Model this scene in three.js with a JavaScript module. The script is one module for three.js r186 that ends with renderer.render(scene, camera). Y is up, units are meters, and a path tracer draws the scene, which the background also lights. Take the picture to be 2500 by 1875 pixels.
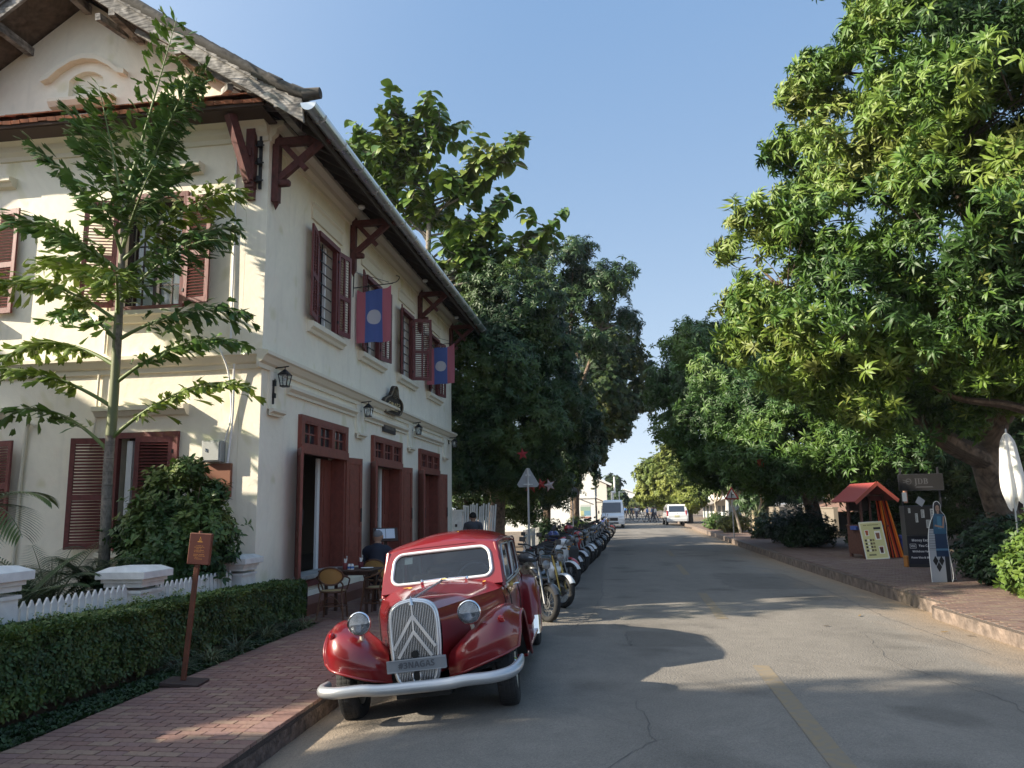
import * as THREE from 'three';
import { mergeGeometries, mergeVertices } from 'three/addons/utils/BufferGeometryUtils.js';
import { RoundedBoxGeometry } from 'three/addons/geometries/RoundedBoxGeometry.js';
import { ImprovedNoise } from 'three/addons/math/ImprovedNoise.js';
import { FontLoader } from 'three/addons/loaders/FontLoader.js';
import { TextGeometry } from 'three/addons/geometries/TextGeometry.js';

// ---------------------------------------------------------------- camera, sky, sun, exposure
const D2R = Math.PI / 180;
const scene = new THREE.Scene();
const camera = new THREE.PerspectiveCamera(53.08, 1024 / 768, 0.1, 3000);
camera.rotation.order = 'YXZ';
camera.position.set(0, 1.8, 0);
camera.rotation.set(9.15 * D2R, 6.75 * D2R, -1.0 * D2R);
scene.add(camera);

const SUN_EL = 27.8 * D2R, SUN_AZ = 70 * D2R;               // azimuth measured from +z towards -x
const sunDir = new THREE.Vector3(-Math.cos(SUN_EL) * Math.sin(SUN_AZ), Math.sin(SUN_EL), Math.cos(SUN_EL) * Math.cos(SUN_AZ));
const SKY_GAIN = 0.575, SUN_I = 5.0, EXPOSURE = 2.2;
{ // clear late-afternoon sky: blue overhead, pale towards the horizon, a broad pale glow round the sun
  const W = 512, H = 256, data = new Float32Array(W * H * 4), d = new THREE.Vector3();
  const sm = (a, b, x) => { const t = Math.min(1, Math.max(0, (x - a) / (b - a))); return t * t * (3 - 2 * t); };
  for (let j = 0; j < H; j++) for (let i = 0; i < W; i++) {
    const v = (j + 0.5) / H, u = (i + 0.5) / W, el = (v - 0.5) * Math.PI, az = (u - 0.5) * 2 * Math.PI;
    d.set(Math.cos(el) * Math.cos(az), Math.sin(el), Math.cos(el) * Math.sin(az));
    const y = Math.max(d.y, 0), k = Math.pow(1 - y, 3.2), c = Math.max(0, d.dot(sunDir));
    let r = 0.175 + (0.60 - 0.175) * k, g = 0.312 + (0.74 - 0.312) * k, b = 0.545 + (0.86 - 0.545) * k;
    const haze = Math.exp(-y * 14);
    r += (0.72 - r) * haze * 0.75; g += (0.78 - g) * haze * 0.75; b += (0.86 - b) * haze * 0.75;
    const glow = 1.0 * Math.pow(c, 2.2) + 1.8 * Math.pow(c, 20);
    r += glow * 1.02; g += glow * 0.98; b += glow * 0.90;
    if (d.y < 0) { const t = sm(0, -0.25, d.y); r += (0.16 - r) * t; g += (0.15 - g) * t; b += (0.13 - b) * t; }
    const o = (j * W + i) * 4; data[o] = r * SKY_GAIN; data[o + 1] = g * SKY_GAIN; data[o + 2] = b * SKY_GAIN; data[o + 3] = 1;
  }
  const t = new THREE.DataTexture(data, W, H, THREE.RGBAFormat, THREE.FloatType);
  t.mapping = THREE.EquirectangularReflectionMapping; t.magFilter = t.minFilter = THREE.LinearFilter; t.wrapS = THREE.RepeatWrapping; t.needsUpdate = true;
  scene.background = t; scene.environment = t;
}
const sun = new THREE.DirectionalLight(new THREE.Color(1, 0.89, 0.72), SUN_I);
sun.target.position.set(0, 0, -20); sun.position.copy(sunDir).multiplyScalar(80).add(sun.target.position);
sun.castShadow = true; sun.shadow.radius = 1.3; sun.shadow.mapSize.set(4096, 4096);
Object.assign(sun.shadow.camera, { left: -60, right: 60, top: 60, bottom: -60, near: 1, far: 220 });
scene.add(sun, sun.target);
scene.fog = new THREE.FogExp2(new THREE.Color(0.78, 0.84, 0.92), 0.00022);

// ---------------------------------------------------------------- helpers
const V = (x, y, z) => new THREE.Vector3(x, y, z);
let seed = 12345;
const rng = (s) => { let a = s >>> 0; return () => { a = (a + 0x6D2B79F5) | 0; let t = Math.imul(a ^ (a >>> 15), 1 | a); t = (t + Math.imul(t ^ (t >>> 7), 61 | t)) ^ t; return ((t ^ (t >>> 14)) >>> 0) / 4294967296; }; };
const R0 = rng(77), rr = (a, b, f = R0) => a + (b - a) * f();
const PN = new ImprovedNoise();
const noise = (x, y, z = 0) => PN.noise(x, y, z);
const fbm = (x, y, z = 0, o = 4) => { let s = 0, a = 0.5, f = 1; for (let i = 0; i < o; i++) { s += a * PN.noise(x * f, y * f, z + i * 7.3); f *= 2.03; a *= 0.5; } return s; };
const clamp = (x, a = 0, b = 1) => Math.min(b, Math.max(a, x));
const lerp = (a, b, t) => a + (b - a) * t;
const used = {};
function numbered(n) { if (!(n in used)) { used[n] = 0; return n; } used[n]++; return n + '_' + String(used[n]).padStart(3, '0'); }
function tag(o, label, category, group) { o.userData.label = label; o.userData.category = category; if (group) o.userData.group = group; return o; }
function thing(name, label, category, pos = [0, 0, 0], turn = 0, group) {
  const o = new THREE.Group(); o.name = numbered(name); scene.add(o); o.position.set(...pos); o.rotation.y = turn;
  return tag(o, label, category, group);
}
// geometry normalising: non-indexed, with normals and box-projected uv in metres
function boxUV(g) {
  const p = g.attributes.position, n = g.attributes.normal, uv = new Float32Array(p.count * 2);
  for (let i = 0; i < p.count; i++) {
    const ax = Math.abs(n.getX(i)), ay = Math.abs(n.getY(i)), az = Math.abs(n.getZ(i));
    if (ay >= ax && ay >= az) { uv[2 * i] = p.getX(i); uv[2 * i + 1] = -p.getZ(i); }
    else if (ax >= az) { uv[2 * i] = -p.getZ(i); uv[2 * i + 1] = p.getY(i); }
    else { uv[2 * i] = p.getX(i); uv[2 * i + 1] = p.getY(i); }
  }
  g.setAttribute('uv', new THREE.BufferAttribute(uv, 2)); return g;
}
function norm(g, keepUV) {
  let h = g.index ? g.toNonIndexed() : g.clone();
  if (!h.attributes.normal) h.computeVertexNormals();
  for (const k of Object.keys(h.attributes)) if (!['position', 'normal', 'uv', 'color'].includes(k)) h.deleteAttribute(k);
  if (!keepUV || !h.attributes.uv) boxUV(h);
  return h;
}
function join(gs, keepUV) {
  gs = (Array.isArray(gs) ? gs : [gs]).flat(9).filter(Boolean).map((g) => norm(g, keepUV));
  if (gs.some((g) => g.attributes.color) && !gs.every((g) => g.attributes.color)) for (const g of gs) if (!g.attributes.color) g.setAttribute('color', new THREE.BufferAttribute(new Float32Array(g.attributes.position.count * 3).fill(1), 3));
  return gs.length === 1 ? gs[0] : mergeGeometries(gs);
}
function mk(name, gs, mat, parent, keepUV) {
  const isReady = gs.isBufferGeometry && gs.userData.ready;
  const m = new THREE.Mesh(isReady ? gs : join(gs, keepUV), mat);
  m.castShadow = m.receiveShadow = true;
  if (!parent) { m.name = numbered(name); scene.add(m); } else { m.name = name; parent.add(m); }
  return m;
}
const ready = (gs, keepUV) => { const g = join(gs, keepUV); g.userData.ready = true; return g; };
const struct = (m) => { m.userData.kind = 'structure'; return m; };
const stuff = (m) => { m.userData.kind = 'stuff'; return m; };
const T = (g, x = 0, y = 0, z = 0, rx = 0, ry = 0, rz = 0) => { g.applyMatrix4(new THREE.Matrix4().compose(V(x, y, z), new THREE.Quaternion().setFromEuler(new THREE.Euler(rx, ry, rz)), V(1, 1, 1))); return g; };
const box = (w, h, d, x = 0, y = 0, z = 0, rx = 0, ry = 0, rz = 0) => T(new THREE.BoxGeometry(w, h, d), x, y, z, rx, ry, rz);
const rbox = (w, h, d, r, x = 0, y = 0, z = 0, rx = 0, ry = 0, rz = 0, s = 2) => T(new RoundedBoxGeometry(w, h, d, s, Math.min(r, w / 2.01, h / 2.01, d / 2.01)), x, y, z, rx, ry, rz);
function alongMatrix(a, b, up = V(0, 1, 0)) {
  const z = b.clone().sub(a).normalize(); let x = up.clone().cross(z); if (x.lengthSq() < 1e-6) x = V(1, 0, 0).cross(z); x.normalize(); const y = z.clone().cross(x);
  return new THREE.Matrix4().makeBasis(x, y, z).setPosition(a.clone().add(b).multiplyScalar(0.5));
}
const bar = (a, b, w, h, up) => { a = V(...a); b = V(...b); return new THREE.BoxGeometry(w, h, a.distanceTo(b)).applyMatrix4(alongMatrix(a, b, up)); };
const rod = (a, b, r0, r1 = r0, seg = 8) => { a = V(...a); b = V(...b); const g = new THREE.CylinderGeometry(r1, r0, a.distanceTo(b), seg); g.rotateX(Math.PI / 2); return g.applyMatrix4(alongMatrix(a, b)); };
const tube = (pts, r, seg = 8, n = 0, closed = false) => new THREE.TubeGeometry(new THREE.CatmullRomCurve3(pts.map((p) => V(...p)), closed, 'centripetal'), n || pts.length * 6, r, seg, closed);
const lathe = (pts, seg = 24) => new THREE.LatheGeometry(pts.map((p) => new THREE.Vector2(...p)), seg);
const sph = (r, x, y, z, sx = 1, sy = 1, sz = 1, a = 16, b = 12) => { const g = new THREE.SphereGeometry(r, a, b); g.scale(sx, sy, sz); g.translate(x, y, z); return g; };
function taperTube(pts, radii, seg = 10, n = 0) { // tube with a radius along its length
  const c = new THREE.CatmullRomCurve3(pts.map((p) => V(...p)), false, 'centripetal'); n = n || pts.length * 5;
  const g = new THREE.TubeGeometry(c, n, 1, seg, false), p = g.attributes.position;
  for (let i = 0; i <= n; i++) {
    const o = c.getPointAt(i / n), t = (i / n) * (radii.length - 1), k = Math.min(radii.length - 2, Math.floor(t)), r = lerp(radii[k], radii[k + 1], t - k);
    for (let j = 0; j <= seg; j++) { const q = i * (seg + 1) + j; p.setXYZ(q, o.x + (p.getX(q) - o.x) * r, o.y + (p.getY(q) - o.y) * r, o.z + (p.getZ(q) - o.z) * r); }
  }
  return g;
}
const poly = (pts, holes = []) => { const s = new THREE.Shape(pts.map((p) => new THREE.Vector2(...p))); for (const h of holes) s.holes.push(h.isPath || h.curves ? h : new THREE.Path(h.map((p) => new THREE.Vector2(...p)))); return s; };
const ext = (shape, depth, bevel = 0, cs = 12) => new THREE.ExtrudeGeometry(shape, bevel ? { depth: depth - 2 * bevel, bevelEnabled: true, bevelSize: bevel, bevelThickness: bevel, bevelOffset: -bevel, bevelSegments: 2, curveSegments: cs } : { depth, bevelEnabled: false, curveSegments: cs });
const rectPts = (x0, y0, x1, y1) => [[x0, y0], [x1, y0], [x1, y1], [x0, y1]];
function rrPts(x0, y0, x1, y1, r, n = 5) { const o = []; for (const [cx, cy, a] of [[x1 - r, y0 + r, -90], [x1 - r, y1 - r, 0], [x0 + r, y1 - r, 90], [x0 + r, y0 + r, 180]]) for (let i = 0; i <= n; i++) { const t = (a + 90 * i / n) * D2R; o.push([cx + r * Math.cos(t), cy + r * Math.sin(t)]); } return o; }
// a smooth sheet through a grid of control points (Catmull-Rom both ways)
function sheet(grid, nu, nv, flip = false) {
  const R = grid.length, C = grid[0].length, cr = (a, b, c, d, t) => 0.5 * (2 * b + (c - a) * t + (2 * a - 5 * b + 4 * c - d) * t * t + (3 * b - a - 3 * c + d) * t * t * t);
  const ex = (arr, i) => i < 0 ? arr[0].map((v, k) => 2 * v - arr[1][k]) : i >= arr.length ? arr[arr.length - 1].map((v, k) => 2 * v - arr[arr.length - 2][k]) : arr[i];
  const ip = (arr, t) => { const i = Math.min(arr.length - 2, Math.floor(t)), f = t - i, a = ex(arr, i - 1), b = ex(arr, i), c = ex(arr, i + 1), d = ex(arr, i + 2); return [0, 1, 2].map((k) => cr(a[k], b[k], c[k], d[k], f)); };
  const pos = [], uv = [], idx = [];
  for (let i = 0; i <= nu; i++) { for (let j = 0; j <= nv; j++) { const u = (i / nu) * (R - 1), v = (j / nv) * (C - 1); const p = ip(grid.map((row) => ip(row, v)), u); pos.push(...p); uv.push(i / nu, j / nv); } }
  for (let i = 0; i < nu; i++) for (let j = 0; j < nv; j++) { const a = i * (nv + 1) + j, b = a + 1, c = a + nv + 1, d = c + 1; flip ? idx.push(a, c, b, b, c, d) : idx.push(a, b, c, b, d, c); }
  const g = new THREE.BufferGeometry(); g.setAttribute('position', new THREE.Float32BufferAttribute(pos, 3)); g.setAttribute('uv', new THREE.Float32BufferAttribute(uv, 2)); g.setIndex(idx); g.computeVertexNormals(); return g;
}
function mirrorX(g) { const h = g.clone(); h.scale(-1, 1, 1); if (h.index) { const a = h.index.array; for (let i = 0; i < a.length; i += 3) { const t = a[i]; a[i] = a[i + 2]; a[i + 2] = t; } } else { const hh = mergeVertices(h); return mirrorFlip(hh); } h.computeVertexNormals(); return h; }
function mirrorFlip(h) { const a = h.index.array; for (let i = 0; i < a.length; i += 3) { const t = a[i]; a[i] = a[i + 2]; a[i + 2] = t; } return h; }

// ---------------------------------------------------------------- textures and materials
function dataTex(w, h, fn, srgb = false, rep = 1) {
  const d = new Uint8Array(w * h * 4);
  for (let j = 0; j < h; j++) for (let i = 0; i < w; i++) { const c = fn(i / w, j / h, i, j), o = (j * w + i) * 4; d[o] = clamp(c[0]) * 255; d[o + 1] = clamp(c[1]) * 255; d[o + 2] = clamp(c[2]) * 255; d[o + 3] = 255; }
  const t = new THREE.DataTexture(d, w, h); t.wrapS = t.wrapT = THREE.RepeatWrapping; t.magFilter = THREE.LinearFilter; t.minFilter = THREE.LinearMipmapLinearFilter; t.generateMipmaps = true;
  if (srgb) t.colorSpace = THREE.SRGBColorSpace; t.repeat.set(rep, rep); t.needsUpdate = true; return t;
}
// tileable fractal noise
const tn = (u, v, f, s = 0) => { // periodic in u,v with integer frequency f
  const a = u * 2 * Math.PI, b = v * 2 * Math.PI, k = f / (2 * Math.PI);
  return PN.noise(Math.cos(a) * k + s, Math.sin(a) * k + Math.cos(b) * k * 0.73, Math.sin(b) * k + s * 1.7);
};
const tf = (u, v, f, s = 0, o = 4) => { let r = 0, a = 0.55; for (let i = 0; i < o; i++) { r += a * tn(u, v, f, s + i * 3.1); f *= 2; a *= 0.5; } return r; };
const grain = rng(5);
const C = (r, g, b) => new THREE.Color().setRGB(r, g, b);
const std = (c, rough = 0.8, o = {}) => new THREE.MeshStandardMaterial({ color: c, roughness: rough, ...o });
const phys = (c, rough = 0.5, o = {}) => new THREE.MeshPhysicalMaterial({ color: c, roughness: rough, ...o });
const grey = (fn, w = 256, rep = 1) => dataTex(w, w, (u, v) => { const k = fn(u, v); return [k, k, k]; }, false, rep);
function mottled(c, amp, f, seed2, size = 256, rep = 1, warm = 0) { // colour map in sRGB of a linear base colour
  return dataTex(size, size, (u, v) => { const k = 1 + amp * tf(u, v, f, seed2, 5), w = warm * tf(u, v, 3, seed2 + 9, 3); const e = (x) => Math.pow(clamp(x), 1 / 2.2); return [e(c[0] * k * (1 + w)), e(c[1] * k), e(c[2] * k * (1 - w))]; }, true, rep);
}
const M = {};
const enc = (x) => Math.pow(clamp(x), 1 / 2.2);
M.plaster = std(C(1, 1, 1), 0.9, {
  map: dataTex(1024, 1024, (u, v) => { // cream limewash with faint blotches, repaired patches and drips
    let k = 1 + 0.10 * tf(u, v, 6, 1, 5) + 0.06 * tf(u, v, 40, 2, 2); const p = tf(u, v, 9, 4, 3); const st = clamp((tf(u * 1, v * 1, 14, 8, 2) - 0.20) * 4) * 0.13; const drip = clamp((tn(u, v * 0.12, 34, 3) - 0.26) * 2) * 0.09;
    k *= 1 - st - drip; const w = p > 0.2 ? 0.985 : 1; return [enc(0.89 * k), enc(0.83 * k * w), enc(0.69 * k * w * (1 - st))];
  }, true, 0.22), bumpMap: grey((u, v) => 0.5 + 0.5 * tf(u, v, 10, 3, 5) + 0.12 * tf(u, v, 70, 5, 2), 512, 0.5), bumpScale: 0.009,
});
M.trim = std(C(0.77, 0.71, 0.57), 0.85, { bumpMap: grey((u, v) => 0.5 + 0.4 * tf(u, v, 20, 6, 4), 256, 1), bumpScale: 0.006 });
M.maroon = std(C(1, 1, 1), 0.55, { map: mottled([0.155, 0.034, 0.03], 0.5, 12, 11, 256, 1.3, 0.05), bumpMap: grey((u, v) => 0.5 + 0.4 * tn(u * 1, v * 0.2, 60, 2), 256, 1), bumpScale: 0.002 });
M.maroonDark = std(C(0.06, 0.014, 0.014), 0.6);
M.redDoor = std(C(1, 1, 1), 0.5, { map: mottled([0.21, 0.05, 0.032], 0.45, 10, 13, 256, 1.1, 0.05), bumpMap: M.maroon.bumpMap, bumpScale: 0.002 });
M.bracket = std(C(1, 1, 1), 0.75, { map: mottled([0.10, 0.028, 0.024], 0.9, 9, 14, 256, 1.5, 0.06) });
M.oldWood = std(C(1, 1, 1), 0.95, { map: dataTex(512, 512, (u, v) => { const gr = tn(u * 0.15, v, 40, 3) * 0.6 + tf(u, v, 12, 5, 4) * 0.9; const wh = clamp((tf(u, v, 5, 21, 5) - 0.02) * 5); const k = 0.16 * (1 + gr), q = lerp(k, 0.42, wh * 0.75); return [enc(q), enc(q * 0.95), enc(q * 0.88)]; }, true, 0.7), bumpMap: grey((u, v) => 0.5 + 0.5 * tn(u * 0.15, v, 50, 3) + 0.3 * tf(u, v, 16, 5, 3), 256, 0.7), bumpScale: 0.012 });
M.mossTile = std(C(1, 1, 1), 0.95, { map: mottled([0.075, 0.07, 0.062], 1.4, 8, 31, 256, 1.2, 0.1) });
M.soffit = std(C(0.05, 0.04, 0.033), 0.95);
M.soffitBoard = std(C(1, 1, 1), 0.95, { map: mottled([0.10, 0.075, 0.055], 1.0, 10, 33, 256, 1, 0.08) });
M.terracotta = std(C(1, 1, 1), 0.9, { map: mottled([0.30, 0.11, 0.055], 1.1, 8, 35, 256, 1, 0.1) });
M.zinc = std(C(0.62, 0.65, 0.66), 0.42, { metalness: 0.85, roughnessMap: grey((u, v) => 0.75 + 0.4 * tf(u, v, 8, 7, 4), 256, 0.8) });
M.blackIron = std(C(0.018, 0.018, 0.02), 0.5, { metalness: 0.3 });
M.glassDark = phys(C(0.02, 0.022, 0.03), 0.06, { specularIntensity: 1 });
M.pane = phys(C(0.92, 0.95, 0.96), 0.03, { transmission: 1, thickness: 0, ior: 1.5, side: THREE.DoubleSide });
M.curtain = std(C(0.7, 0.72, 0.74), 0.95);
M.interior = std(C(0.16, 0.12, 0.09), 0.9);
M.white = std(C(0.78, 0.78, 0.76), 0.6);
M.whitePaint = std(C(1, 1, 1), 0.65, { map: mottled([0.72, 0.71, 0.68], 0.25, 10, 41, 256, 0.8, 0.02) });
M.concrete = std(C(1, 1, 1), 0.9, { map: mottled([0.38, 0.36, 0.33], 0.5, 9, 43, 256, 0.6, 0.03) });
M.steel = std(C(0.55, 0.56, 0.57), 0.45, { metalness: 0.7 });
M.chrome = std(C(0.86, 0.87, 0.88), 0.13, { metalness: 1 });
M.rubber = std(C(0.017, 0.017, 0.017), 0.85);
M.blackPlastic = std(C(0.022, 0.022, 0.024), 0.45);
M.blackLeather = std(C(0.02, 0.02, 0.022), 0.55);
M.rattan = std(C(0.10, 0.045, 0.022), 0.5);
M.cane = std(C(0.42, 0.30, 0.14), 0.7);
M.bark = std(C(1, 1, 1), 0.95, { map: mottled([0.14, 0.10, 0.07], 1.5, 9, 51, 256, 0.9, 0.1), bumpMap: grey((u, v) => 0.5 + 0.8 * tf(u, v, 14, 52, 4), 256, 0.9), bumpScale: 0.03 });
M.palmBark = std(C(1, 1, 1), 0.9, { map: mottled([0.20, 0.175, 0.145], 1.1, 9, 53, 256, 1.5, 0.05), bumpMap: grey((u, v) => 0.5 + 0.6 * tf(u, v, 14, 54, 4), 256, 2), bumpScale: 0.01 });
const leafMat = (c, rough = 0.5, tr = 0.3, o = {}) => phys(C(...c), rough, { side: THREE.DoubleSide, transmission: tr, thickness: 0, specularIntensity: 0.7, ...o });

// ================================================================ GROUND, ROAD, PAVEMENTS
const bend = (z) => (z > -25 ? 0 : (-z - 25) * 0.03);
const xl = (z) => -2.76 + bend(z) * 0.9;
const xr = (z) => 5.34 + Math.max(0, -z - 14) * 0.012 + bend(z) * 0.6;
function roadY(x, z) {
  const L = xl(z), Rr = xr(z), mid = (L + Rr) / 2;
  let y = 0.03 - 0.0016 * (x - mid) * (x - mid);
  y -= 0.155 * Math.pow(clamp(1 - (x - L) / 1.75), 1.25);
  y -= 0.06 * Math.pow(clamp(1 - (Rr - x) / 1.2), 1.5);
  return y;
}
function gridSheet(xs, zs, yf, colf) { // xs: function(z) -> array of x
  const pos = [], col = [], idx = []; let n = 0;
  for (const z of zs) { const X = xs(z); n = X.length; for (const x of X) { pos.push(x, yf(x, z), z); if (colf) col.push(...colf(x, z)); } }
  for (let i = 0; i < zs.length - 1; i++) for (let j = 0; j < n - 1; j++) { const a = i * n + j, b = a + 1, c = a + n, d = c + 1; idx.push(a, b, c, b, d, c); }
  const g = new THREE.BufferGeometry(); g.setAttribute('position', new THREE.Float32BufferAttribute(pos, 3)); if (colf) g.setAttribute('color', new THREE.Float32BufferAttribute(col, 3));
  g.setIndex(idx); g.computeVertexNormals(); return g;
}
const span = (a, b, n) => Array.from({ length: n + 1 }, (_, i) => lerp(a, b, i / n));
{
  const zs = [...span(9, -40, 392), ...span(-41, -120, 40), ...span(-130, -420, 20)];
  const asph = std(C(1, 1, 1), 0.93, {
    vertexColors: true,
    map: dataTex(1024, 1024, (u, v) => { const sp = grain(); let k = 1 + 0.16 * tf(u, v, 12, 61, 5) + 0.30 * tf(u, v, 130, 62, 2) + (sp > 0.94 ? 0.55 : sp < 0.10 ? -0.42 : (sp - 0.5) * 0.28); const oil = clamp((tf(u, v, 5, 68, 3) - 0.30) * 6) * 0.16; k *= 1 - oil; return [enc(0.20 * k), enc(0.181 * k), enc(0.157 * k)]; }, true, 0.4),
    bumpMap: grey((u, v) => 0.5 + 0.5 * tf(u, v, 120, 63, 2) + 0.3 * (grain() - 0.5), 512, 0.5), bumpScale: 0.014,
  });
  const col = (x, z) => {
    let k = 1 + 0.22 * fbm(x * 0.35, z * 0.18, 3) + 0.12 * fbm(x * 1.7, z * 1.1, 9);
    const wheel = Math.exp(-Math.pow((x - 3.4 - bend(z)) / 0.45, 2)) + Math.exp(-Math.pow((x - 0.3 - bend(z)) / 0.45, 2)); k *= 1 - 0.11 * wheel;
    const dl = x - xl(z), dr = xr(z) - x, n = 0.5 + fbm(x * 2.1, z * 0.9, 4);
    const dust = clamp(Math.max(1 - dr / (1.0 + 0.8 * n), (1 - dl / (0.7 + 0.7 * n)) * 0.55)); // earth washed against the kerbs
    const pe = 0.12 * noise(x * 3, z * 3, 8), patch = (x > -0.75 + pe && x < -0.15 + bend(z) + pe && z < -11 && z > -30) || (x > 2.6 + pe && x < 4.5 + pe && z < -17.2 + pe && z > -21 + pe) || (x > 0.2 + pe && x < 1.3 + pe && z < -10.3 + pe && z > -11.6 + pe) ? 0.78 : 1; k *= patch; k *= 1 - 0.30 * clamp((fbm(x * 0.9 + 5, z * 0.8, 12, 3) - 0.17) * 6);
    return [lerp(k, 1.55, dust), lerp(k, 1.22, dust), lerp(k * 0.99, 0.88, dust)];
  };
  const road = struct(mk('road', gridSheet((z) => span(xl(z) - 0.02, xr(z) + 0.02, 64), zs, roadY, col), asph)); road.userData.label = 'grey asphalt street running straight away from the camera'; road.userData.category = 'road';
  // faded centre line dashes
  const paint = std(C(1, 1, 1), 0.9, { map: dataTex(256, 256, (u, v) => { const w = clamp(0.72 + 1.5 * tf(u, v, 14, 66, 4)); return [enc(lerp(0.19, 0.235, w)), enc(lerp(0.17, 0.185, w)), enc(lerp(0.145, 0.115, w))]; }, true, 0.9) });
  for (const [z0, z1, x0, x1] of [[-5.5, -9.15, 1.52, 1.63], [-12.75, -16.4, 1.74, 1.86], [-20.5, -24, 1.97, 2.07], [-28, -31.5, 2.25, 2.35]]) {
    const m = struct(mk('lane_marking', gridSheet((z) => { const xc = lerp(x0, x1, (z - z0) / (z1 - z0)); return [xc - 0.085, xc + 0.085]; }, span(z0, z1, 16), (x, z) => roadY(x, z) + 0.005), paint));
    m.userData.label = 'faded yellow-brown dash painted on the middle of the road';
  }
  // tarred cracks
  const tar = std(C(0.10, 0.095, 0.09), 0.9), cg = [];
  const crack = (pts, w, s) => { const f = rng(s), P = []; for (let i = 0; i < pts.length - 1; i++) for (let k = 0; k < 14; k++) { const t = k / 14; P.push([lerp(pts[i][0], pts[i + 1][0], t) + rr(-0.03, 0.03, f), lerp(pts[i][1], pts[i + 1][1], t)]); }
    const pos = [], idx = []; P.forEach(([x, z], i) => { const ww = w * (0.4 + f()); pos.push(x - ww, roadY(x, z) + 0.004, z, x + ww, roadY(x, z) + 0.004, z); if (i) { const a = 2 * i - 2; idx.push(a, a + 1, a + 2, a + 1, a + 3, a + 2); } });
    const g = new THREE.BufferGeometry(); g.setAttribute('position', new THREE.Float32BufferAttribute(pos, 3)); g.setIndex(idx); g.computeVertexNormals(); cg.push(g); };
  crack([[-0.35, -12.4], [-0.15, -16], [-0.2, -22], [0.0, -30]], 0.006, 3);
  crack([[-0.55, -11.6], [-0.35, -13.2]], 0.005, 6); crack([[4.4, -10], [4.25, -13], [4.45, -16], [4.3, -22]], 0.006, 5);
  crack([[1.15, -10.25], [0.25, -10.35], [0.2, -11.55]], 0.006, 21); crack([[2.62, -17.2], [4.5, -17.3]], 0.008, 22); crack([[2.6, -17.2], [2.66, -21]], 0.007, 23); crack([[3.2, -6.2], [3.5, -7.6], [3.1, -9.4], [3.45, -11.5]], 0.004, 24); crack([[-0.4, -5.0], [0.3, -6.3], [0.2, -7.6]], 0.004, 25); struct(mk('road_crack', cg, tar)).userData.label = 'thin dark cracks running along the asphalt';
  // wide ground to the horizon
  const soil = std(C(1, 1, 1), 0.95, { map: mottled([0.16, 0.12, 0.085], 0.9, 12, 71, 512, 0.25, 0.1), bumpMap: grey((u, v) => 0.5 + 0.7 * tf(u, v, 24, 72, 4), 256, 0.8), bumpScale: 0.02 });
  const gp = new THREE.PlaneGeometry(3200, 3200); gp.rotateX(-Math.PI / 2); gp.translate(0, -0.34, -900); struct(mk('ground', gp, soil));
  M.soil = soil;
  // side plots (solid slabs up to the kerbs)
  const slab = (side, x0f, x1, y, zs2) => { const xs = (z) => side < 0 ? [x1, x0f(z)] : [x0f(z), x1]; return gridSheet(xs, zs2, () => y); };
  struct(mk('plot_ground', slab(-1, (z) => xl(z) - 0.1, -70, -0.012, [12, -25, -120, -420]), soil)); struct(mk('plot_ground', slab(1, (z) => xr(z) + 0.1, 70, 0.135, [12, -14, -25, -120, -420]), soil));
  // kerbs
  const kerbMat = std(C(1, 1, 1), 0.95, { map: mottled([0.12, 0.085, 0.07], 1.2, 10, 75, 256, 0.8, 0.1), bumpMap: soil.bumpMap, bumpScale: 0.03 });
  const kerb = (xf, w, yb, yt, zs2, s) => { const pos = [], idx = []; const f = rng(s); zs2.forEach((z, i) => { const x = xf(z), j = () => rr(-0.008, 0.008, f), a = [[x, yb], [x + j(), yt - 0.03], [x + w * 0.12, yt + j() * 0.4], [x + w, yt]]; a.forEach((p) => pos.push(p[0], p[1], z)); if (i) for (let k = 0; k < 3; k++) { const q = (i - 1) * 4 + k; idx.push(q, q + 4, q + 1, q + 1, q + 4, q + 5); } }); const g = new THREE.BufferGeometry(); g.setAttribute('position', new THREE.Float32BufferAttribute(pos, 3)); if (w < 0) for (let i = 0; i < idx.length; i += 3) { const t = idx[i]; idx[i] = idx[i + 2]; idx[i + 2] = t; } g.setIndex(idx); g.computeVertexNormals(); return g; };
  const kz = [...span(9, -40, 240), ...span(-41, -120, 40), ...span(-130, -420, 10)];
  struct(mk('left_kerb', kerb(xl, -0.14, -0.34, 0.012, kz, 11), kerbMat)).userData.label = 'dark stained kerb face along the left brick pavement';
  const kerbR = std(C(1, 1, 1), 0.95, { map: mottled([0.185, 0.145, 0.118], 0.9, 9, 77, 256, 0.7, 0.08), bumpMap: soil.bumpMap, bumpScale: 0.02 });
  struct(mk('right_kerb', kerb((z) => xr(z) - (z > -13.4 ? 0.3 : 0), 0.16, -0.34, 0.172, kz, 12), kerbR)).userData.label = 'high red-brown kerb along the right pavement';
  // brick pavement on the left: nearest bricks singly, the rest as one part
  const BT = mottled([1, 1, 1], 0.5, 10, 81, 256, 3, 0.06);
  const tones = [[0.225, 0.128, 0.103], [0.24, 0.145, 0.115], [0.208, 0.122, 0.102], [0.25, 0.155, 0.12], [0.23, 0.14, 0.12], [0.275, 0.185, 0.135]];
  const bmats = tones.map((c) => std(C(...c), 0.9, { map: BT, bumpMap: soil.bumpMap, bumpScale: 0.004 }));
  const bf = rng(21);
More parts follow.
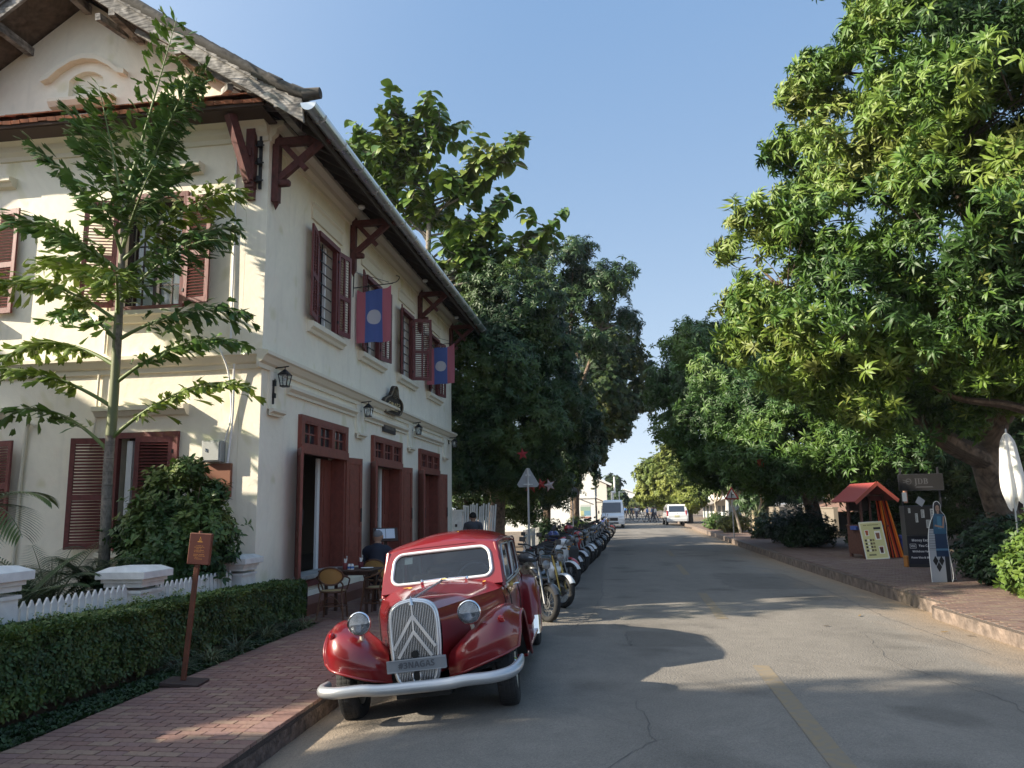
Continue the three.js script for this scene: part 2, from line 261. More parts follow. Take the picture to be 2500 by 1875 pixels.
  const brickG = [0, 1, 2].map(() => { const g = new THREE.BoxGeometry(0.212, 0.05, 0.1); const p = g.attributes.position; for (let i = 0; i < p.count; i++) if (p.getY(i) > 0) p.setXYZ(i, p.getX(i) * 0.985, p.getY(i) + rr(-0.0015, 0.0015, bf), p.getZ(i) * 0.97); g.computeVertexNormals(); return ready(g); });
  const pave = new THREE.Group(); pave.name = 'left_pavement'; scene.add(pave); struct(pave); pave.userData.label = 'red-brown brick pavement left of the road';
  const base = mk('mortar_bed', gridSheet((z) => [-4.62, xl(z) - 0.12], [6, -12.2], () => 0.0), std(C(0.13, 0.088, 0.072), 0.95), pave);
  const singles = [], far = [];
  const put = (x, z, w = 1) => singles.push([x, 0.015 + rr(-0.002, 0.002, bf), z, rr(-0.012, 0.012, bf), Math.floor(bf() * 3), Math.floor(Math.pow(bf(), 1.2) * 6), w]);
  for (let r = 0; r < 78; r++) { const z = -4.2 - r * 0.108; // rows across the pavement
    put(-2.885, z); put(-4.51, z);
    for (let k = 0; k < 7; k++) { const x = -4.29 + k * 0.22 - (r % 2 ? 0 : 0.11); if (x < -4.31) { put(-4.345, z, 0.5); continue; } if (x > -3.03) { continue; } put(x, z); } if (r % 2) put(-3.05, z, 0.46); else put(-3.07, z, 0.75);
  }
  singles.sort((a, b) => b[2] - a[2]);
  singles.forEach((s, i) => { if (i < 300) { const m = new THREE.Mesh(brickG[s[4]], bmats[s[5]]); m.name = 'brick'; m.position.set(s[0], s[1], s[2]); m.rotation.y = s[3]; m.scale.x = s[6]; m.castShadow = m.receiveShadow = true; pave.add(m); } else far.push(s); });
  const tinted = (list, w, d, tone) => list.map((s) => { const g = norm(brickG[s[4]].clone()); g.scale(w * (s[6] || 1), 1, d); T(g, s[0], s[1], s[2], 0, s[3], 0); const c = tone[s[5]]; g.setAttribute('color', new THREE.Float32BufferAttribute(Array.from({ length: g.attributes.position.count }, () => c).flat(), 3)); return g; });
  const bvc = std(C(1, 1, 1), 0.9, { vertexColors: true, map: BT });
  // the terrace with the café tables, same bricks
  const terr = []; for (let z = -12.65; z > -27; z -= 0.108) { let r = Math.round(-z / 0.108); for (let x = -5.6 + (r % 2) * 0.11; x < xl(z) - 0.1; x += 0.22) { if (z < -17 && bf() < 0) continue; terr.push([x, 0.015 + rr(-0.002, 0.002, bf), z, rr(-0.012, 0.012, bf), Math.floor(bf() * 3), Math.floor(bf() * 6)]); } }
  stuff(mk('brick_field', tinted([...far, ...terr], 1, 1, tones), bvc, pave));
  mk('mortar_bed', gridSheet((z) => [-5.75, xl(z) - 0.12], [-12.2, -28], () => 0.0), base.material, pave);
  // right pavement
  const rp = new THREE.Group(); rp.name = 'right_pavement'; scene.add(rp); struct(rp); rp.userData.label = 'red-brown brick pavement right of the road';
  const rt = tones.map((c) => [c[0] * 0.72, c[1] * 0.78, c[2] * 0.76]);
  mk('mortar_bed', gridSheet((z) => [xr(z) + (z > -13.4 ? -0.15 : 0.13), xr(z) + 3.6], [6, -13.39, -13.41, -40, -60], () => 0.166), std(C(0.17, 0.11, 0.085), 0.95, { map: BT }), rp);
  const rb = []; for (let z = -8; z > -27; z -= 0.108) { const r = Math.round(-z / 0.108), x0 = xr(z) + (z > -13.4 ? -0.16 : 0.13); for (let x = x0 + (r % 2) * 0.11; x < x0 + 3.3; x += 0.22) rb.push([x, 0.182 - 0.025 + rr(-0.002, 0.002, bf), z, rr(-0.01, 0.01, bf), Math.floor(bf() * 3), Math.floor(bf() * 6)]); }
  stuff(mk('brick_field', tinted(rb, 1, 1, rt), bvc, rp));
}

// ================================================================ THE CORNER HOUSE
const house = thing('corner_house', 'two-storey cream house with maroon shutters and weathered gable roof, left of the road', 'building', [-5.75, 0, -12.3], -0.016);
{
  const LEN = 15.2, TOP = 8.75;
  // ---- street wall with four upper windows and three doors (s = distance from the corner)
  const wins = [2.8, 5.85, 9.05, 12.4], doors = [2.85, 7.2, 11.72];
  const holes = [];
  for (const s of wins) holes.push(rectPts(s - 0.56, 5.56, s + 0.56, 7.45));
  for (const s of doors) holes.push(rectPts(s - 1.28, 0.56, s + 1.28, 3.62));
  const street = ext(poly(rectPts(0, -0.1, LEN, TOP), holes), 0.38); street.rotateY(Math.PI / 2); street.translate(-0.38, 0, 0);
  mk('wall', street, M.plaster, house);
  // ---- gable wall
  const GL = -7.5, up = [[-7.5, 8.9], [-6.95, 9.3], [-5.2, 10.5], [-3.75, 11.52], [-2.3, 10.5], [-0.52, 9.3], [-0.385, 9.2]];
  const gh = [rectPts(-2.72, 5.42, -1.55, 7.42), rectPts(-6.5, 5.42, -5.33, 7.42), rectPts(-2.62, 1.22, -1.43, 3.16), rectPts(-6.3, 1.6, -5.05, 3.1)];
  const niche = new THREE.Path(); niche.moveTo(-4.05, 9.5); niche.lineTo(-3.35, 9.5); niche.lineTo(-3.35, 9.92); niche.absarc(-3.7, 9.92 - 0.3, 0.46, 0.71, Math.PI - 0.71, false); niche.lineTo(-4.05, 9.5); gh.push(niche);
  const gab = ext(poly([[GL, -0.1], [-0.385, -0.1], ...up.slice().reverse()], gh), 0.38); gab.translate(0, 0, -0.38);
  mk('wall', gab, M.plaster, house);
  mk('wall', [box(0.9, 0.8, 0.05, -3.7, 9.7, -0.14)], M.plaster, house).userData.label = 'blind back of the gable niche';
  mk('wall', [box(0.3, 9, LEN - 0.8, -7.35, 4.4, -LEN / 2 - 0.1), box(7.1, 9, 0.3, -3.95, 4.4, -LEN + 0.15)], M.plaster, house);
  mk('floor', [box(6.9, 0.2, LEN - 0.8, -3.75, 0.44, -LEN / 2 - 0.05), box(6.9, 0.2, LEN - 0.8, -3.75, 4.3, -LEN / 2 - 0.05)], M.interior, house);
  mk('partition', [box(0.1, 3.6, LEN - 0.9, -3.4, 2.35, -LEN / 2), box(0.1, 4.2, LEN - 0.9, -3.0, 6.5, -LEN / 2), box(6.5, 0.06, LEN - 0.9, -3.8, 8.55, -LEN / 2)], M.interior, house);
  // ---- mouldings: profile strips
  const strip = (z0, z1, prof) => { const g = ext(poly(prof), z0 - z1); g.translate(0, 0, z1); return g; };      // along the street wall, profile in (x, y)
  const stripG = (x0, x1, prof) => { const g = ext(poly(prof), x1 - x0); g.rotateY(Math.PI / 2); g.scale(1, 1, 1); g.applyMatrix4(new THREE.Matrix4().set(1, 0, 0, x0, 0, 1, 0, 0, 0, 0, -1, 0, 0, 0, 0, 1)); return g; };
  const band = [[0, 4.22], [0.05, 4.22], [0.05, 4.3], [0.1, 4.33], [0.16, 4.42], [0.2, 4.44], [0.2, 4.5], [0, 4.54]];
  const flipG = (g) => mirrorFlip(mergeVertices(norm(g)));
  mk('cornice', [strip(0.2, -LEN - 0.1, band), flipG(stripG(GL, 0.0, band))], M.trim, house);
  const crown = [[0, 8.36], [0.04, 8.36], [0.05, 8.44], [0.12, 8.5], [0.14, 8.6], [0.26, 8.66], [0.26, 8.74], [0, 8.75]];
  mk('cornice', [strip(0.003, -LEN, crown), flipG(stripG(GL, -0.003, crown))], M.trim, house);
  const hoodProf = (y) => [[0, y], [0.05, y], [0.05, y + 0.05], [0.11, y + 0.1], [0.11, y + 0.16], [0, y + 0.18]];
  const capProf = (y) => [[0.045, y], [0.07, y], [0.07, y + 0.04], [0.13, y + 0.07], [0.13, y + 0.12], [0.045, y + 0.12]];
  for (const s of doors) mk('door_hood', strip(-s + 1.85, -s - 1.85, hoodProf(3.92)), M.trim, house);
  for (const s of [0.5, 5.02, 9.47, 13.95]) { mk('pilaster', [box(0.045, 0.68, 0.5, 0.0225, 3.9, -s)], M.plaster, house); mk('capital', strip(-s + 0.27, -s - 0.27, capProf(3.45)), M.trim, house); }
  for (const s of wins) { // window sills and raised panels over the windows
    const sp = [[0, 5.3], [0.07, 5.3], [0.09, 5.36], [0.15, 5.4], [0.15, 5.5], [0, 5.53]];
    mk('sill', strip(-s + 0.95, -s - 0.95, sp), M.trim, house);
    mk('relief_panel', [strip(-s + 0.85, -s - 0.85, [[0, 7.66], [0.05, 7.66], [0.05, 7.7], [0.03, 7.72], [0.03, 7.92], [0.08, 7.96], [0.08, 8.0], [0, 8.02]])], M.trim, house);
  }
  mk('plinth', [box(0.06, 0.42, LEN, 0.03, 0.11, -LEN / 2)], M.plaster, house);
  for (const s of doors) { mk('threshold', [box(0.5, 0.07, 2.7, -0.1, 0.585, -s)], M.concrete, house); mk('threshold_band', [box(0.03, 0.12, 2.7, 0.075, 0.46, -s)], M.maroon, house); }
  // ---- shutters: two frames of reference (gable wall faces +z, street wall faces +x)
  const G = { o: [0, 0, 0], ry: 0 }, S = { o: [0, 0, 0], ry: Math.PI / 2 };
  const place = (m, f, x, y, z, ry = 0) => { const c = Math.cos(f.ry), s = Math.sin(f.ry); m.position.set(x * c + z * s, y, -x * s + z * c); m.rotation.y = f.ry + ry; return m; };
  const shFrame = (w, h, dir, cols) => { // hinge at x = 0, leaf towards dir * x
    const g = [], st = 0.075, t = 0.04; g.push(box(st, h, t, dir * st / 2, h / 2, 0), box(st, h, t, dir * (w - st / 2), h / 2, 0));
    for (const y of [0.05, h * 0.46, h - 0.05]) g.push(box(w - 2 * st, 0.1, t * 0.95, dir * w / 2, y, 0));
    if (cols > 1) g.push(box(0.05, h - 0.2, t * 0.9, dir * w / 2, h / 2, 0));
    return ready(g);
  };
  const slatG = {};
  const slats = (w, h, dir, cols, n) => { const st = 0.075, out = []; const cw = cols > 1 ? (w - 2 * st - 0.05) / 2 : w - 2 * st;
    const rows = [[0.1, h * 0.46 - 0.05], [h * 0.46 + 0.05, h - 0.1]];
    for (const [y0, y1] of rows) { const k = Math.round(n * (y1 - y0) / (h - 0.3)); for (let i = 0; i < k; i++) { const y = lerp(y0, y1, (i + 0.5) / k); if (cols > 1) { out.push([dir * (st + cw / 2), y, cw], [dir * (w - st - cw / 2), y, cw]); } else out.push([dir * w / 2, y, cw]); } }
    return out; };
  function shutter(f, x, y, z, w, h, dir, ang, cols, n, mat, single) {
    const m = mk('shutter', shFrame(w, h, dir, cols), mat, house); place(m, f, x, y, z, ang);
    const list = slats(w, h, dir, cols, n);
    const key = list[0][2].toFixed(3); slatG[key] = slatG[key] || ready(box(list[0][2] + 0.004, 0.009, 0.05, 0, 0, 0, 0.62, 0, 0));
    if (single) for (const [sx, sy] of list) { const q = new THREE.Mesh(slatG[key], mat); q.name = 'slat'; q.position.set(sx, sy, 0); q.castShadow = q.receiveShadow = true; m.add(q); }
    else stuff(mk('slats', list.map(([sx, sy, cw]) => box(cw + 0.004, 0.009, 0.05, sx, sy, 0, 0.62, 0, 0)), mat, m));
    for (const hy of [0.25, h - 0.25]) mk('hinge', box(0.03, 0.06, 0.06, 0, hy, 0), M.blackIron, m);
    return m;
  }
  function casement(f, x0, x1, y0, y1, mat, glassMat, cols, rows, dy = 0.2, curtain = true) { // window frame with panes set back in the wall
    const w = x1 - x0, h = y1 - y0, t = 0.07, g = [];
    g.push(box(t, h, 0.08, x0 + t / 2, y0 + h / 2, -dy), box(t, h, 0.08, x1 - t / 2, y0 + h / 2, -dy), box(w - 2 * t, t, 0.08, (x0 + x1) / 2, y0 + t / 2, -dy), box(w - 2 * t, t, 0.08, (x0 + x1) / 2, y1 - t / 2, -dy), box(0.12, h - 2 * t, 0.07, (x0 + x1) / 2, y0 + h / 2, -dy + 0.002));
    const fr = mk('window', g.map((q) => q), mat, house); place(fr, f, 0, 0, 0);
    const half = (w - 2 * t - 0.12) / 2;
    for (const k of [0, 1]) { const a = k ? x1 - t - half : x0 + t, pw = half / cols, ph = (h - 2 * t) / rows;
      for (let i = 0; i < cols; i++) for (let j = 0; j < rows; j++) mk('pane', box(pw - 0.022, ph - 0.022, 0.006, a + pw * (i + 0.5), y0 + t + ph * (j + 0.5), -dy), glassMat, fr);
      const mg = []; for (let i = 1; i < cols; i++) mg.push(box(0.022, h - 2 * t, 0.03, a + pw * i, y0 + h / 2, -dy)); for (let j = 1; j < rows; j++) mg.push(box(half, 0.022, 0.028, a + half / 2, y0 + t + ph * j, -dy)); mk('muntin', mg, mat, fr); }
    if (curtain) { const cg = sheet(span(0, 1, 1).map((v) => span(0, 1, 24).map((u) => [lerp(x0 + 0.1, x1 - 0.1, u), lerp(y0 + 0.1, y1 - 0.1, v), -dy - 0.14 + 0.02 * Math.sin(u * 60)])), 2, 60); mk('curtain', cg, M.curtain, fr); }
    return fr;
  }
  const dk = std(C(0.028, 0.018, 0.018), 0.6);
  // gable wall, upper
  casement(G, -2.72, -1.55, 5.42, 7.42, dk, M.pane, 2, 5); mk('window_frame', [box(1.33, 0.09, 0.07, -2.135, 7.46, 0.03), box(0.08, 2.0, 0.07, -2.76, 6.42, 0.03), box(0.08, 2.0, 0.07, -1.51, 6.42, 0.03), box(1.33, 0.08, 0.09, -2.135, 5.38, 0.04)], M.maroon, house);
  shutter(G, -2.8, 5.42, 0.05, 0.57, 1.98, -1, 0.3, 1, 30, M.maroon, true); shutter(G, -1.48, 5.42, 0.05, 0.5, 1.98, 1, -0.12, 1, 30, M.maroon, true);
  casement(G, -6.5, -5.33, 5.42, 7.42, dk, M.pane, 2, 5); shutter(G, -5.3, 5.42, 0.05, 0.55, 1.98, 1, -0.1, 1, 30, M.maroon, true);
  // gable wall, lower
  mk('window_frame', [box(0.1, 1.98, 0.1, -2.57, 2.18, 0.02), box(0.1, 1.98, 0.1, -1.48, 2.18, 0.02), box(1.2, 0.1, 0.1, -2.025, 3.14, 0.021), box(1.2, 0.09, 0.12, -2.025, 1.2, 0.022)], M.maroon, house);
  mk('post', box(0.1, 1.8, 0.08, -2.35, 2.15, -0.05), M.curtain, house);
  shutter(G, -2.63, 1.24, 0.07, 0.66, 1.86, -1, 0.28, 1, 30, M.maroon, true); shutter(G, -1.52, 1.24, 0.05, 0.6, 1.86, -1, 0.30, 1, 30, M.maroon, true);
  casement(G, -6.3, -5.05, 1.6, 3.1, dk, M.glassDark, 2, 4, 0.2, false); shutter(G, -5.02, 1.66, 0.06, 0.64, 1.44, 1, -0.25, 1, 24, M.maroon, true);
  for (const [x0, x1, y] of [[-2.96, -1.22, 7.82], [-6.7, -4.95, 7.82], [-2.98, -1.28, 3.46], [-6.6, -4.66, 3.5]]) mk('lintel', flipG(stripG(x0, x1, [[0, y], [0.1, y + 0.02], [0.15, y + 0.09], [0.2, y + 0.1], [0.2, y + 0.18], [0, y + 0.2]])), M.trim, house);
  for (const [x0, x1, y] of [[-3.0, -1.3, 5.12], [-6.8, -5.1, 5.12], [-2.75, -1.35, 0.98]]) mk('sill', flipG(stripG(x0, x1, [[0, y], [0.08, y], [0.15, y + 0.1], [0.2, y + 0.12], [0.2, y + 0.2], [0, y + 0.23]])), M.trim, house);
  // niche hood
  { const pts = [[-4.55, 9.98], [-4.4, 10.02], [-4.22, 10.18], [-3.95, 10.33], [-3.7, 10.37], [-3.45, 10.33], [-3.18, 10.18], [-3.0, 10.02], [-2.85, 9.98]]; const lo = pts.map(([x, y]) => [x, y - 0.1]).reverse(); const g = ext(poly([...pts, ...lo]), 0.14); mk('niche_hood', g, M.trim, house);
    mk('niche_sill', flipG(stripG(-4.35, -3.05, [[0, 9.34], [0.1, 9.36], [0.16, 9.44], [0.16, 9.5], [0, 9.5]])), M.trim, house); }
  // ---- street windows: frames, dark glazing behind an iron grille, double-row shutters
  wins.forEach((s, i) => {
    casement(S, -(0) + s - 0.5, s + 0.5, 5.62, 7.4, M.maroonDark, M.glassDark, 2, 5, 0.26, false);
    const wf = mk('window_frame', [box(0.09, 1.95, 0.1, s - 0.53, 6.5, 0), box(0.09, 1.95, 0.1, s + 0.53, 6.5, 0), box(1.15, 0.1, 0.14, s, 7.44, 0.03), box(0.05, 1.8, 0.05, s + 0.12, 6.5, -0.2)], M.maroon, house); place(wf, S, 0, 0, 0);
    const bars = []; for (let k = 0; k < 7; k++) bars.push(box(1.0, 0.018, 0.018, s, 5.8 + k * 0.24, -0.07)); for (const dx of [-0.3, -0.05]) bars.push(box(0.018, 1.78, 0.018, s + dx, 6.5, -0.07)); place(mk('window_grille', bars, M.blackIron, house), S, 0, 0, 0);
    place(mk('jamb', box(0.05, 1.78, 0.06, s + 0.2, 6.5, -0.12), M.white, house), S, 0, 0, 0);
    const a = [[0.2, 0.16], [0.22, 0.24], [0.26, 1.15], [0.3, 0.2]][i];
    shutter(S, s - 0.58, 5.58, 0.05, 0.56, 1.86, -1, a[0], 2, 26, M.maroon, false); shutter(S, s + 0.58, 5.58, 0.05, 0.56, 1.86, 1, -a[1], 2, 26, M.maroon, false);
  });
  // x in frame S runs away from the corner along -z: place() turns +x of the frame into -z
  // ---- doors
  doors.forEach((s, di) => {
    const tg = [box(2.56, 0.11, 0.12, s, 3.565, 0.02), box(2.56, 0.16, 0.14, s, 2.97, 0.025)]; for (const dx of [-1.2, 1.2]) tg.push(box(0.16, 0.48, 0.115, s + dx, 3.28, 0.02)); for (const dx of [-0.4, 0.4]) tg.push(box(0.16, 0.48, 0.112, s + dx, 3.28, 0.019));
    tg.push(box(2.24, 0.04, 0.11, s, 3.07, 0.018), box(2.24, 0.04, 0.11, s, 3.49, 0.018));
    const tr = mk('transom_window', tg, M.redDoor, house); place(tr, S, 0, 0, 0);
    for (const c of [-0.8, 0, 0.8]) { for (const a of [-1, 1]) for (const b of [-1, 1]) mk('pane', box(0.28, 0.165, 0.01, s + c + a * 0.15, 3.28 + b * 0.092, 0.0), M.glassDark, tr); mk('muntin', [box(0.03, 0.38, 0.05, s + c, 3.28, 0.01), box(0.62, 0.03, 0.048, s + c, 3.28, 0.01)], M.redDoor, tr); }
    for (const jx of [-1.2, 1.23]) place(mk('jamb', box(0.1, 2.32, 0.3, s + jx, 1.75, -0.12), M.redDoor, house), S, 0, 0, 0);
    place(mk('jamb', [box(0.14, 2.3, 0.05, s + 0.62, 1.75, -0.35)], M.white, house), S, 0, 0, 0);
    place(mk('folded_leaf', [box(0.55, 2.28, 0.05, s + 0.96, 1.75, -0.3), box(0.4, 0.7, 0.02, s + 0.96, 1.2, -0.27), box(0.4, 1.0, 0.02, s + 0.96, 2.2, -0.27)], M.redDoor, house), S, 0, 0, 0);
    const leaf = (dir, ang) => { const w = 0.66, h = 2.36, g = []; g.push(box(0.1, h, 0.045, dir * 0.05, h / 2, 0), box(0.1, h, 0.045, dir * (w - 0.05), h / 2, 0)); for (const [y, hh] of [[0.1, 0.2], [0.78, 0.12], [h - 0.07, 0.14]]) g.push(box(w - 0.2, hh, 0.043, dir * w / 2, y, 0));
      const m = mk('door', g, M.redDoor, house); mk('panel', [box(w - 0.2, h - 0.2, 0.018, dir * w / 2, h / 2, 0), box(w - 0.3, 0.36, 0.03, dir * w / 2, 0.46, 0), box(w - 0.3, 1.22, 0.03, dir * w / 2, 1.5, 0)], M.redDoor, m); mk('bolt', box(0.025, 0.3, 0.03, dir * (w - 0.05), 1.1, 0.03), M.blackIron, m); return place(m, S, s + dir * 1.27, 0.6, 0.03, -dir * ang); };
    leaf(-1, 0.5); leaf(1, 0.22);
  });
  // brick step in front of the doors
  mk('step', [box(0.55, 0.2, 4.4, 0.34, 0.12, -2.9), box(0.5, 0.2, 9.0, 0.32, 0.121, -10.2)], std(C(0.20, 0.085, 0.06), 0.9), house);
  // ---- roof
  const prof = [[1.12, 8.5], [0.98, 8.55], [0.2, 9.0], [-0.52, 9.48], [-2.3, 10.68], [-3.75, 11.72]], left = prof.map(([x, y]) => [-7.5 - x, y]).reverse();
  const th = 0.13, full = [...prof, ...left.slice(1)], low = full.map(([x, y]) => [x, y - th]).reverse();
  { const g = ext(poly([...full, ...low]), LEN + 1.9); g.translate(0, 0, -LEN - 1.05); mk('roof', g, [M.mossTile, M.soffitBoard][1], house); }
  { // ridge-to-eave tile skin on top of the boards
    const t2 = full.map(([x, y]) => [x, y + 0.05]); const g = ext(poly([...t2, ...full.map(([x, y]) => [x, y + 0.004]).reverse()]), LEN + 1.86); g.translate(0, 0, -LEN - 1.03); mk('roof_tile_layer', g, M.mossTile, house); }
  // bargeboards with upturned toe and a row of verge tiles
  const rake = [[1.3, 8.62], [1.1, 8.6], [0.9, 8.68], [0.2, 9.08], [-0.52, 9.55], [-2.3, 10.75], [-3.75, 11.8]];
  for (const sgn of [1, -1]) { const X = (x) => sgn > 0 ? x : -7.5 - x;
    const b = [[1.02, 8.16], [0.98, 8.62], ...rake.slice(3)].map(([x, y]) => [X(x), y]), bl = [...rake.slice(3)].map(([x, y]) => [X(x), y - 0.36]).reverse(); const pts = [...b, ...bl]; const g = ext(poly(sgn > 0 ? pts : pts.slice().reverse()), 0.06, 0.008); g.translate(0, 0, 0.86); mk('bargeboard', g, M.oldWood, house);
    const cap = new THREE.CatmullRomCurve3(rake.map(([x, y]) => V(X(x), y + 0.03, 0.9)), false, 'centripetal'), vf = rng(sgn + 9), NT = 24; for (let k = 0; k < NT; k++) { const a = cap.getPointAt(k / NT), b = cap.getPointAt(Math.min(1, (k + 1.18) / NT)); const j = rr(-0.008, 0.008, vf); mk('verge_tile', rod([a.x, a.y + j + 0.004, a.z], [b.x, b.y + j - 0.012, b.z], 0.088 + rr(-0.006, 0.006, vf), 0.108 + rr(-0.006, 0.006, vf), 9), M.mossTile, house); }
    const strip2 = rake.slice(3).map(([x, y]) => [X(x), y - 0.06]), s2 = rake.slice(3).map(([x, y]) => [X(x), y - 0.12]).reverse(); const g2 = ext(poly(sgn > 0 ? [...strip2, ...s2] : [...strip2, ...s2].reverse()), 0.03); g2.translate(0, 0, 0.92); mk('bargeboard_strip', g2, M.oldWood, house); }
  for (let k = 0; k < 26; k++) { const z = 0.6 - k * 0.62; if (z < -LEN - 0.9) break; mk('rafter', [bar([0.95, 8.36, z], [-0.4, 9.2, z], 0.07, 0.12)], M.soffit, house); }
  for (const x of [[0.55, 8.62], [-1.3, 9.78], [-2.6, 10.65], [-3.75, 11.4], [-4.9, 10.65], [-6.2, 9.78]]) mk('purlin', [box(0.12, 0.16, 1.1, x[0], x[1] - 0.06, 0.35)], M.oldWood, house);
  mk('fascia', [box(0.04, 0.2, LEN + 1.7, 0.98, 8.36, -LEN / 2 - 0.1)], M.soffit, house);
  for (const gb of [bar([-0.25, 9.05, 0.55], [-2.3, 10.35, 0.6], 0.08, 0.1), bar([-0.9, 9.35, 0.05], [-0.35, 8.98, 0.8], 0.09, 0.11), bar([-2.9, 10.7, 0.05], [-2.9, 10.55, 0.85], 0.1, 0.12), bar([-5.6, 9.95, 0.02], [-5.6, 9.85, 0.85], 0.14, 0.14)]) mk('gable_brace', gb, M.oldWood, house);
  const woodBrown = std(C(0.07, 0.045, 0.035), 0.9);
  // pent roof across the gable
  { const pg = ext(poly([[0, 9.12], [0.62, 8.78], [0.64, 8.82], [0, 9.2]]), 7.7); mk('pent_roof', flipG(stripG(-7.7, 0.05, [[0, 9.08], [0.66, 8.74], [0.68, 8.8], [0, 9.16]])), M.terracotta, house);
    const tl = [], f = rng(8); for (let x = -7.6; x < 0.05; x += 0.17) for (let k = 0; k < 3; k++) { const t = 0.1 + k * 0.24; tl.push(T(new THREE.BoxGeometry(0.16, 0.02, 0.3), x + rr(-0.01, 0.01, f), 9.2 - t * 0.5 + rr(0, 0.012, f), t + 0.06, 0.44, 0, rr(-0.03, 0.03, f))); }
    stuff(mk('pent_tiles', tl, M.terracotta, house));
    mk('pent_fascia', [box(7.9, 0.06, 0.05, -3.75, 8.70, 0.66), box(7.8, 0.03, 0.6, -3.75, 8.67, 0.34)], woodBrown, house); const te = []; for (let x = -7.6; x < 0.1; x += 0.175) te.push(box(0.165, 0.05 + rr(0, 0.02, f), 0.09, x, 8.76 + rr(-0.008, 0.012, f), 0.69, 0.4, 0, rr(-0.05, 0.05, f))); stuff(mk('tile_edge', te, M.terracotta, house));
    mk('eave_boards', [box(0.8, 0.04, 0.9, 0.35, 8.86, 0.35, 0.1, 0, -0.12), box(0.5, 0.03, 0.7, 0.2, 8.95, 0.42, 0.16, 0.2, -0.2)], M.oldWood, house); }
  // gutter
  { const gp = [[]], R = 0.13, pts = []; for (let i = 0; i <= 10; i++) { const a = Math.PI + i / 10 * Math.PI; pts.push([1.12 + R * Math.cos(a), 8.47 + R * Math.sin(a)]); } for (let i = 10; i >= 0; i--) { const a = Math.PI + i / 10 * Math.PI; pts.push([1.12 + (R - 0.012) * Math.cos(a), 8.47 + (R - 0.012) * Math.sin(a)]); }
    const g = ext(poly(pts), LEN + 1.95); g.translate(0, 0, -LEN - 1.0); const gm = mk('gutter', g, M.zinc, house);
    const cap = new THREE.Shape(); cap.absarc(1.12, 8.47, R + 0.004, Math.PI, 2 * Math.PI, false); mk('end_cap', T(ext(cap, 0.02), 0, 0, 0.95), M.zinc, gm);
    for (let k = 0; k < 17; k++) mk('gutter_ring', T(new THREE.TorusGeometry(R + 0.006, 0.01, 6, 14, Math.PI), 1.12, 8.47, 0.5 - k, 0, 0, Math.PI), M.steel, gm); }
  // wooden brackets
  const brk = (f, x) => { const g = [box(0.14, 1.42, 0.12, x, 7.98, 0.07), box(0.13, 0.14, 1.0, x, 8.4, 0.55), bar([x, 7.7, 0.12], [x, 8.42, 0.98], 0.1, 0.12), bar([x, 8.36, 0.18], [x, 7.86, 0.62], 0.09, 0.1), rbox(0.13, 0.12, 0.26, 0.04, x, 7.62, 0.2), T(new THREE.ConeGeometry(0.075, 0.16, 4), x, 7.2, 0.07, Math.PI, 0.785, 0)]; place(mk('bracket', g, M.bracket, house), f, 0, 0, 0); };
  for (const s of [0.18, 4.28, 10.4, 14.9]) brk(S, s);
  mk('bracket', [box(0.16, 1.1, 0.14, -0.29, 8.0, 0.08), box(0.22, 0.14, 0.2, -0.36, 8.1, 0.1), bar([-0.29, 7.55, 0.1], [-0.5, 8.65, 0.5], 0.14, 0.16), box(0.14, 0.34, 0.12, -0.29, 7.42, 0.07), box(0.18, 0.1, 0.18, -0.29, 7.62, 0.1)], M.bracket, house);
  { const g = [box(0.05, 1.0, 0.04, -0.14, 7.95, 0.03)]; for (let k = 0; k < 3; k++) { g.push(T(new THREE.CylinderGeometry(0.05, 0.05, 0.1, 10), -0.13, 7.6 + k * 0.33, 0.1), bar([-0.14, 7.6 + k * 0.33, 0.02], [-0.13, 7.6 + k * 0.33, 0.16], 0.03, 0.03), box(0.16, 0.02, 0.02, -0.12, 7.57 + k * 0.33, 0.12)); } mk('insulator_rack', g, M.blackIron, house); }
  // soffit lamps
  for (const s of [3.4, 9.1, 13.6]) mk('soffit_lamp', T(lathe([[0.02, 0.06], [0.07, 0.04], [0.08, 0], [0.05, -0.03], [0, -0.035]], 14), 0.55, 8.42, -s), M.white, house);
  // cables, pipes and boxes on the gable wall
  mk('cable', [tube([[-0.6, 8.3, 0.02], [-0.58, 6.5, 0.02], [-0.57, 4.65, 0.03]], 0.018, 6, 8), tube([[-0.72, 4.7, 0.2], [-0.66, 4.55, 0.22], [-0.55, 4.2, 0.12], [-0.5, 3.4, 0.04], [-0.62, 2.9, 0.04], [-0.66, 2.6, 0.04]], 0.016, 6, 30), tube([[-0.45, 4.3, 0.1], [-0.47, 3.4, 0.04], [-0.53, 2.6, 0.04]], 0.022, 6, 14)], M.white, house);
  for (const pp of [tube([[-4.12, 3.36, 0.05], [-4.2, 3.42, 0.09], [-4.28, 3.34, 0.05], [-4.32, 2.8, 0.05], [-4.34, 0.4, 0.05]], 0.035, 8, 30), tube([[-2.98, 4.3, 0.04], [-3.0, 3.4, 0.04], [-3.05, 2.9, 0.04]], 0.022, 6, 10), tube([[-2.9, 6.0, 0.03], [-2.92, 4.6, 0.03]], 0.022, 6, 6)]) mk('pipe', pp, M.trim, house);
  { const e = mk('electric_box', [rbox(0.34, 0.36, 0.17, 0.012, -0.76, 2.82, 0.087)], std(C(0.36, 0.38, 0.37), 0.5, { metalness: 0.3 }), house); mk('box_door', [rbox(0.29, 0.31, 0.015, 0.006, -0.76, 2.82, 0.178)], std(C(0.40, 0.42, 0.41), 0.5, { metalness: 0.3 }), e); mk('lock', [box(0.025, 0.05, 0.02, -0.84, 2.84, 0.19)], M.chrome, e); mk('meter_panel', [rbox(0.5, 0.56, 0.07, 0.008, -0.7, 2.34, 0.036)], std(C(0.22, 0.085, 0.045), 0.6), house); }
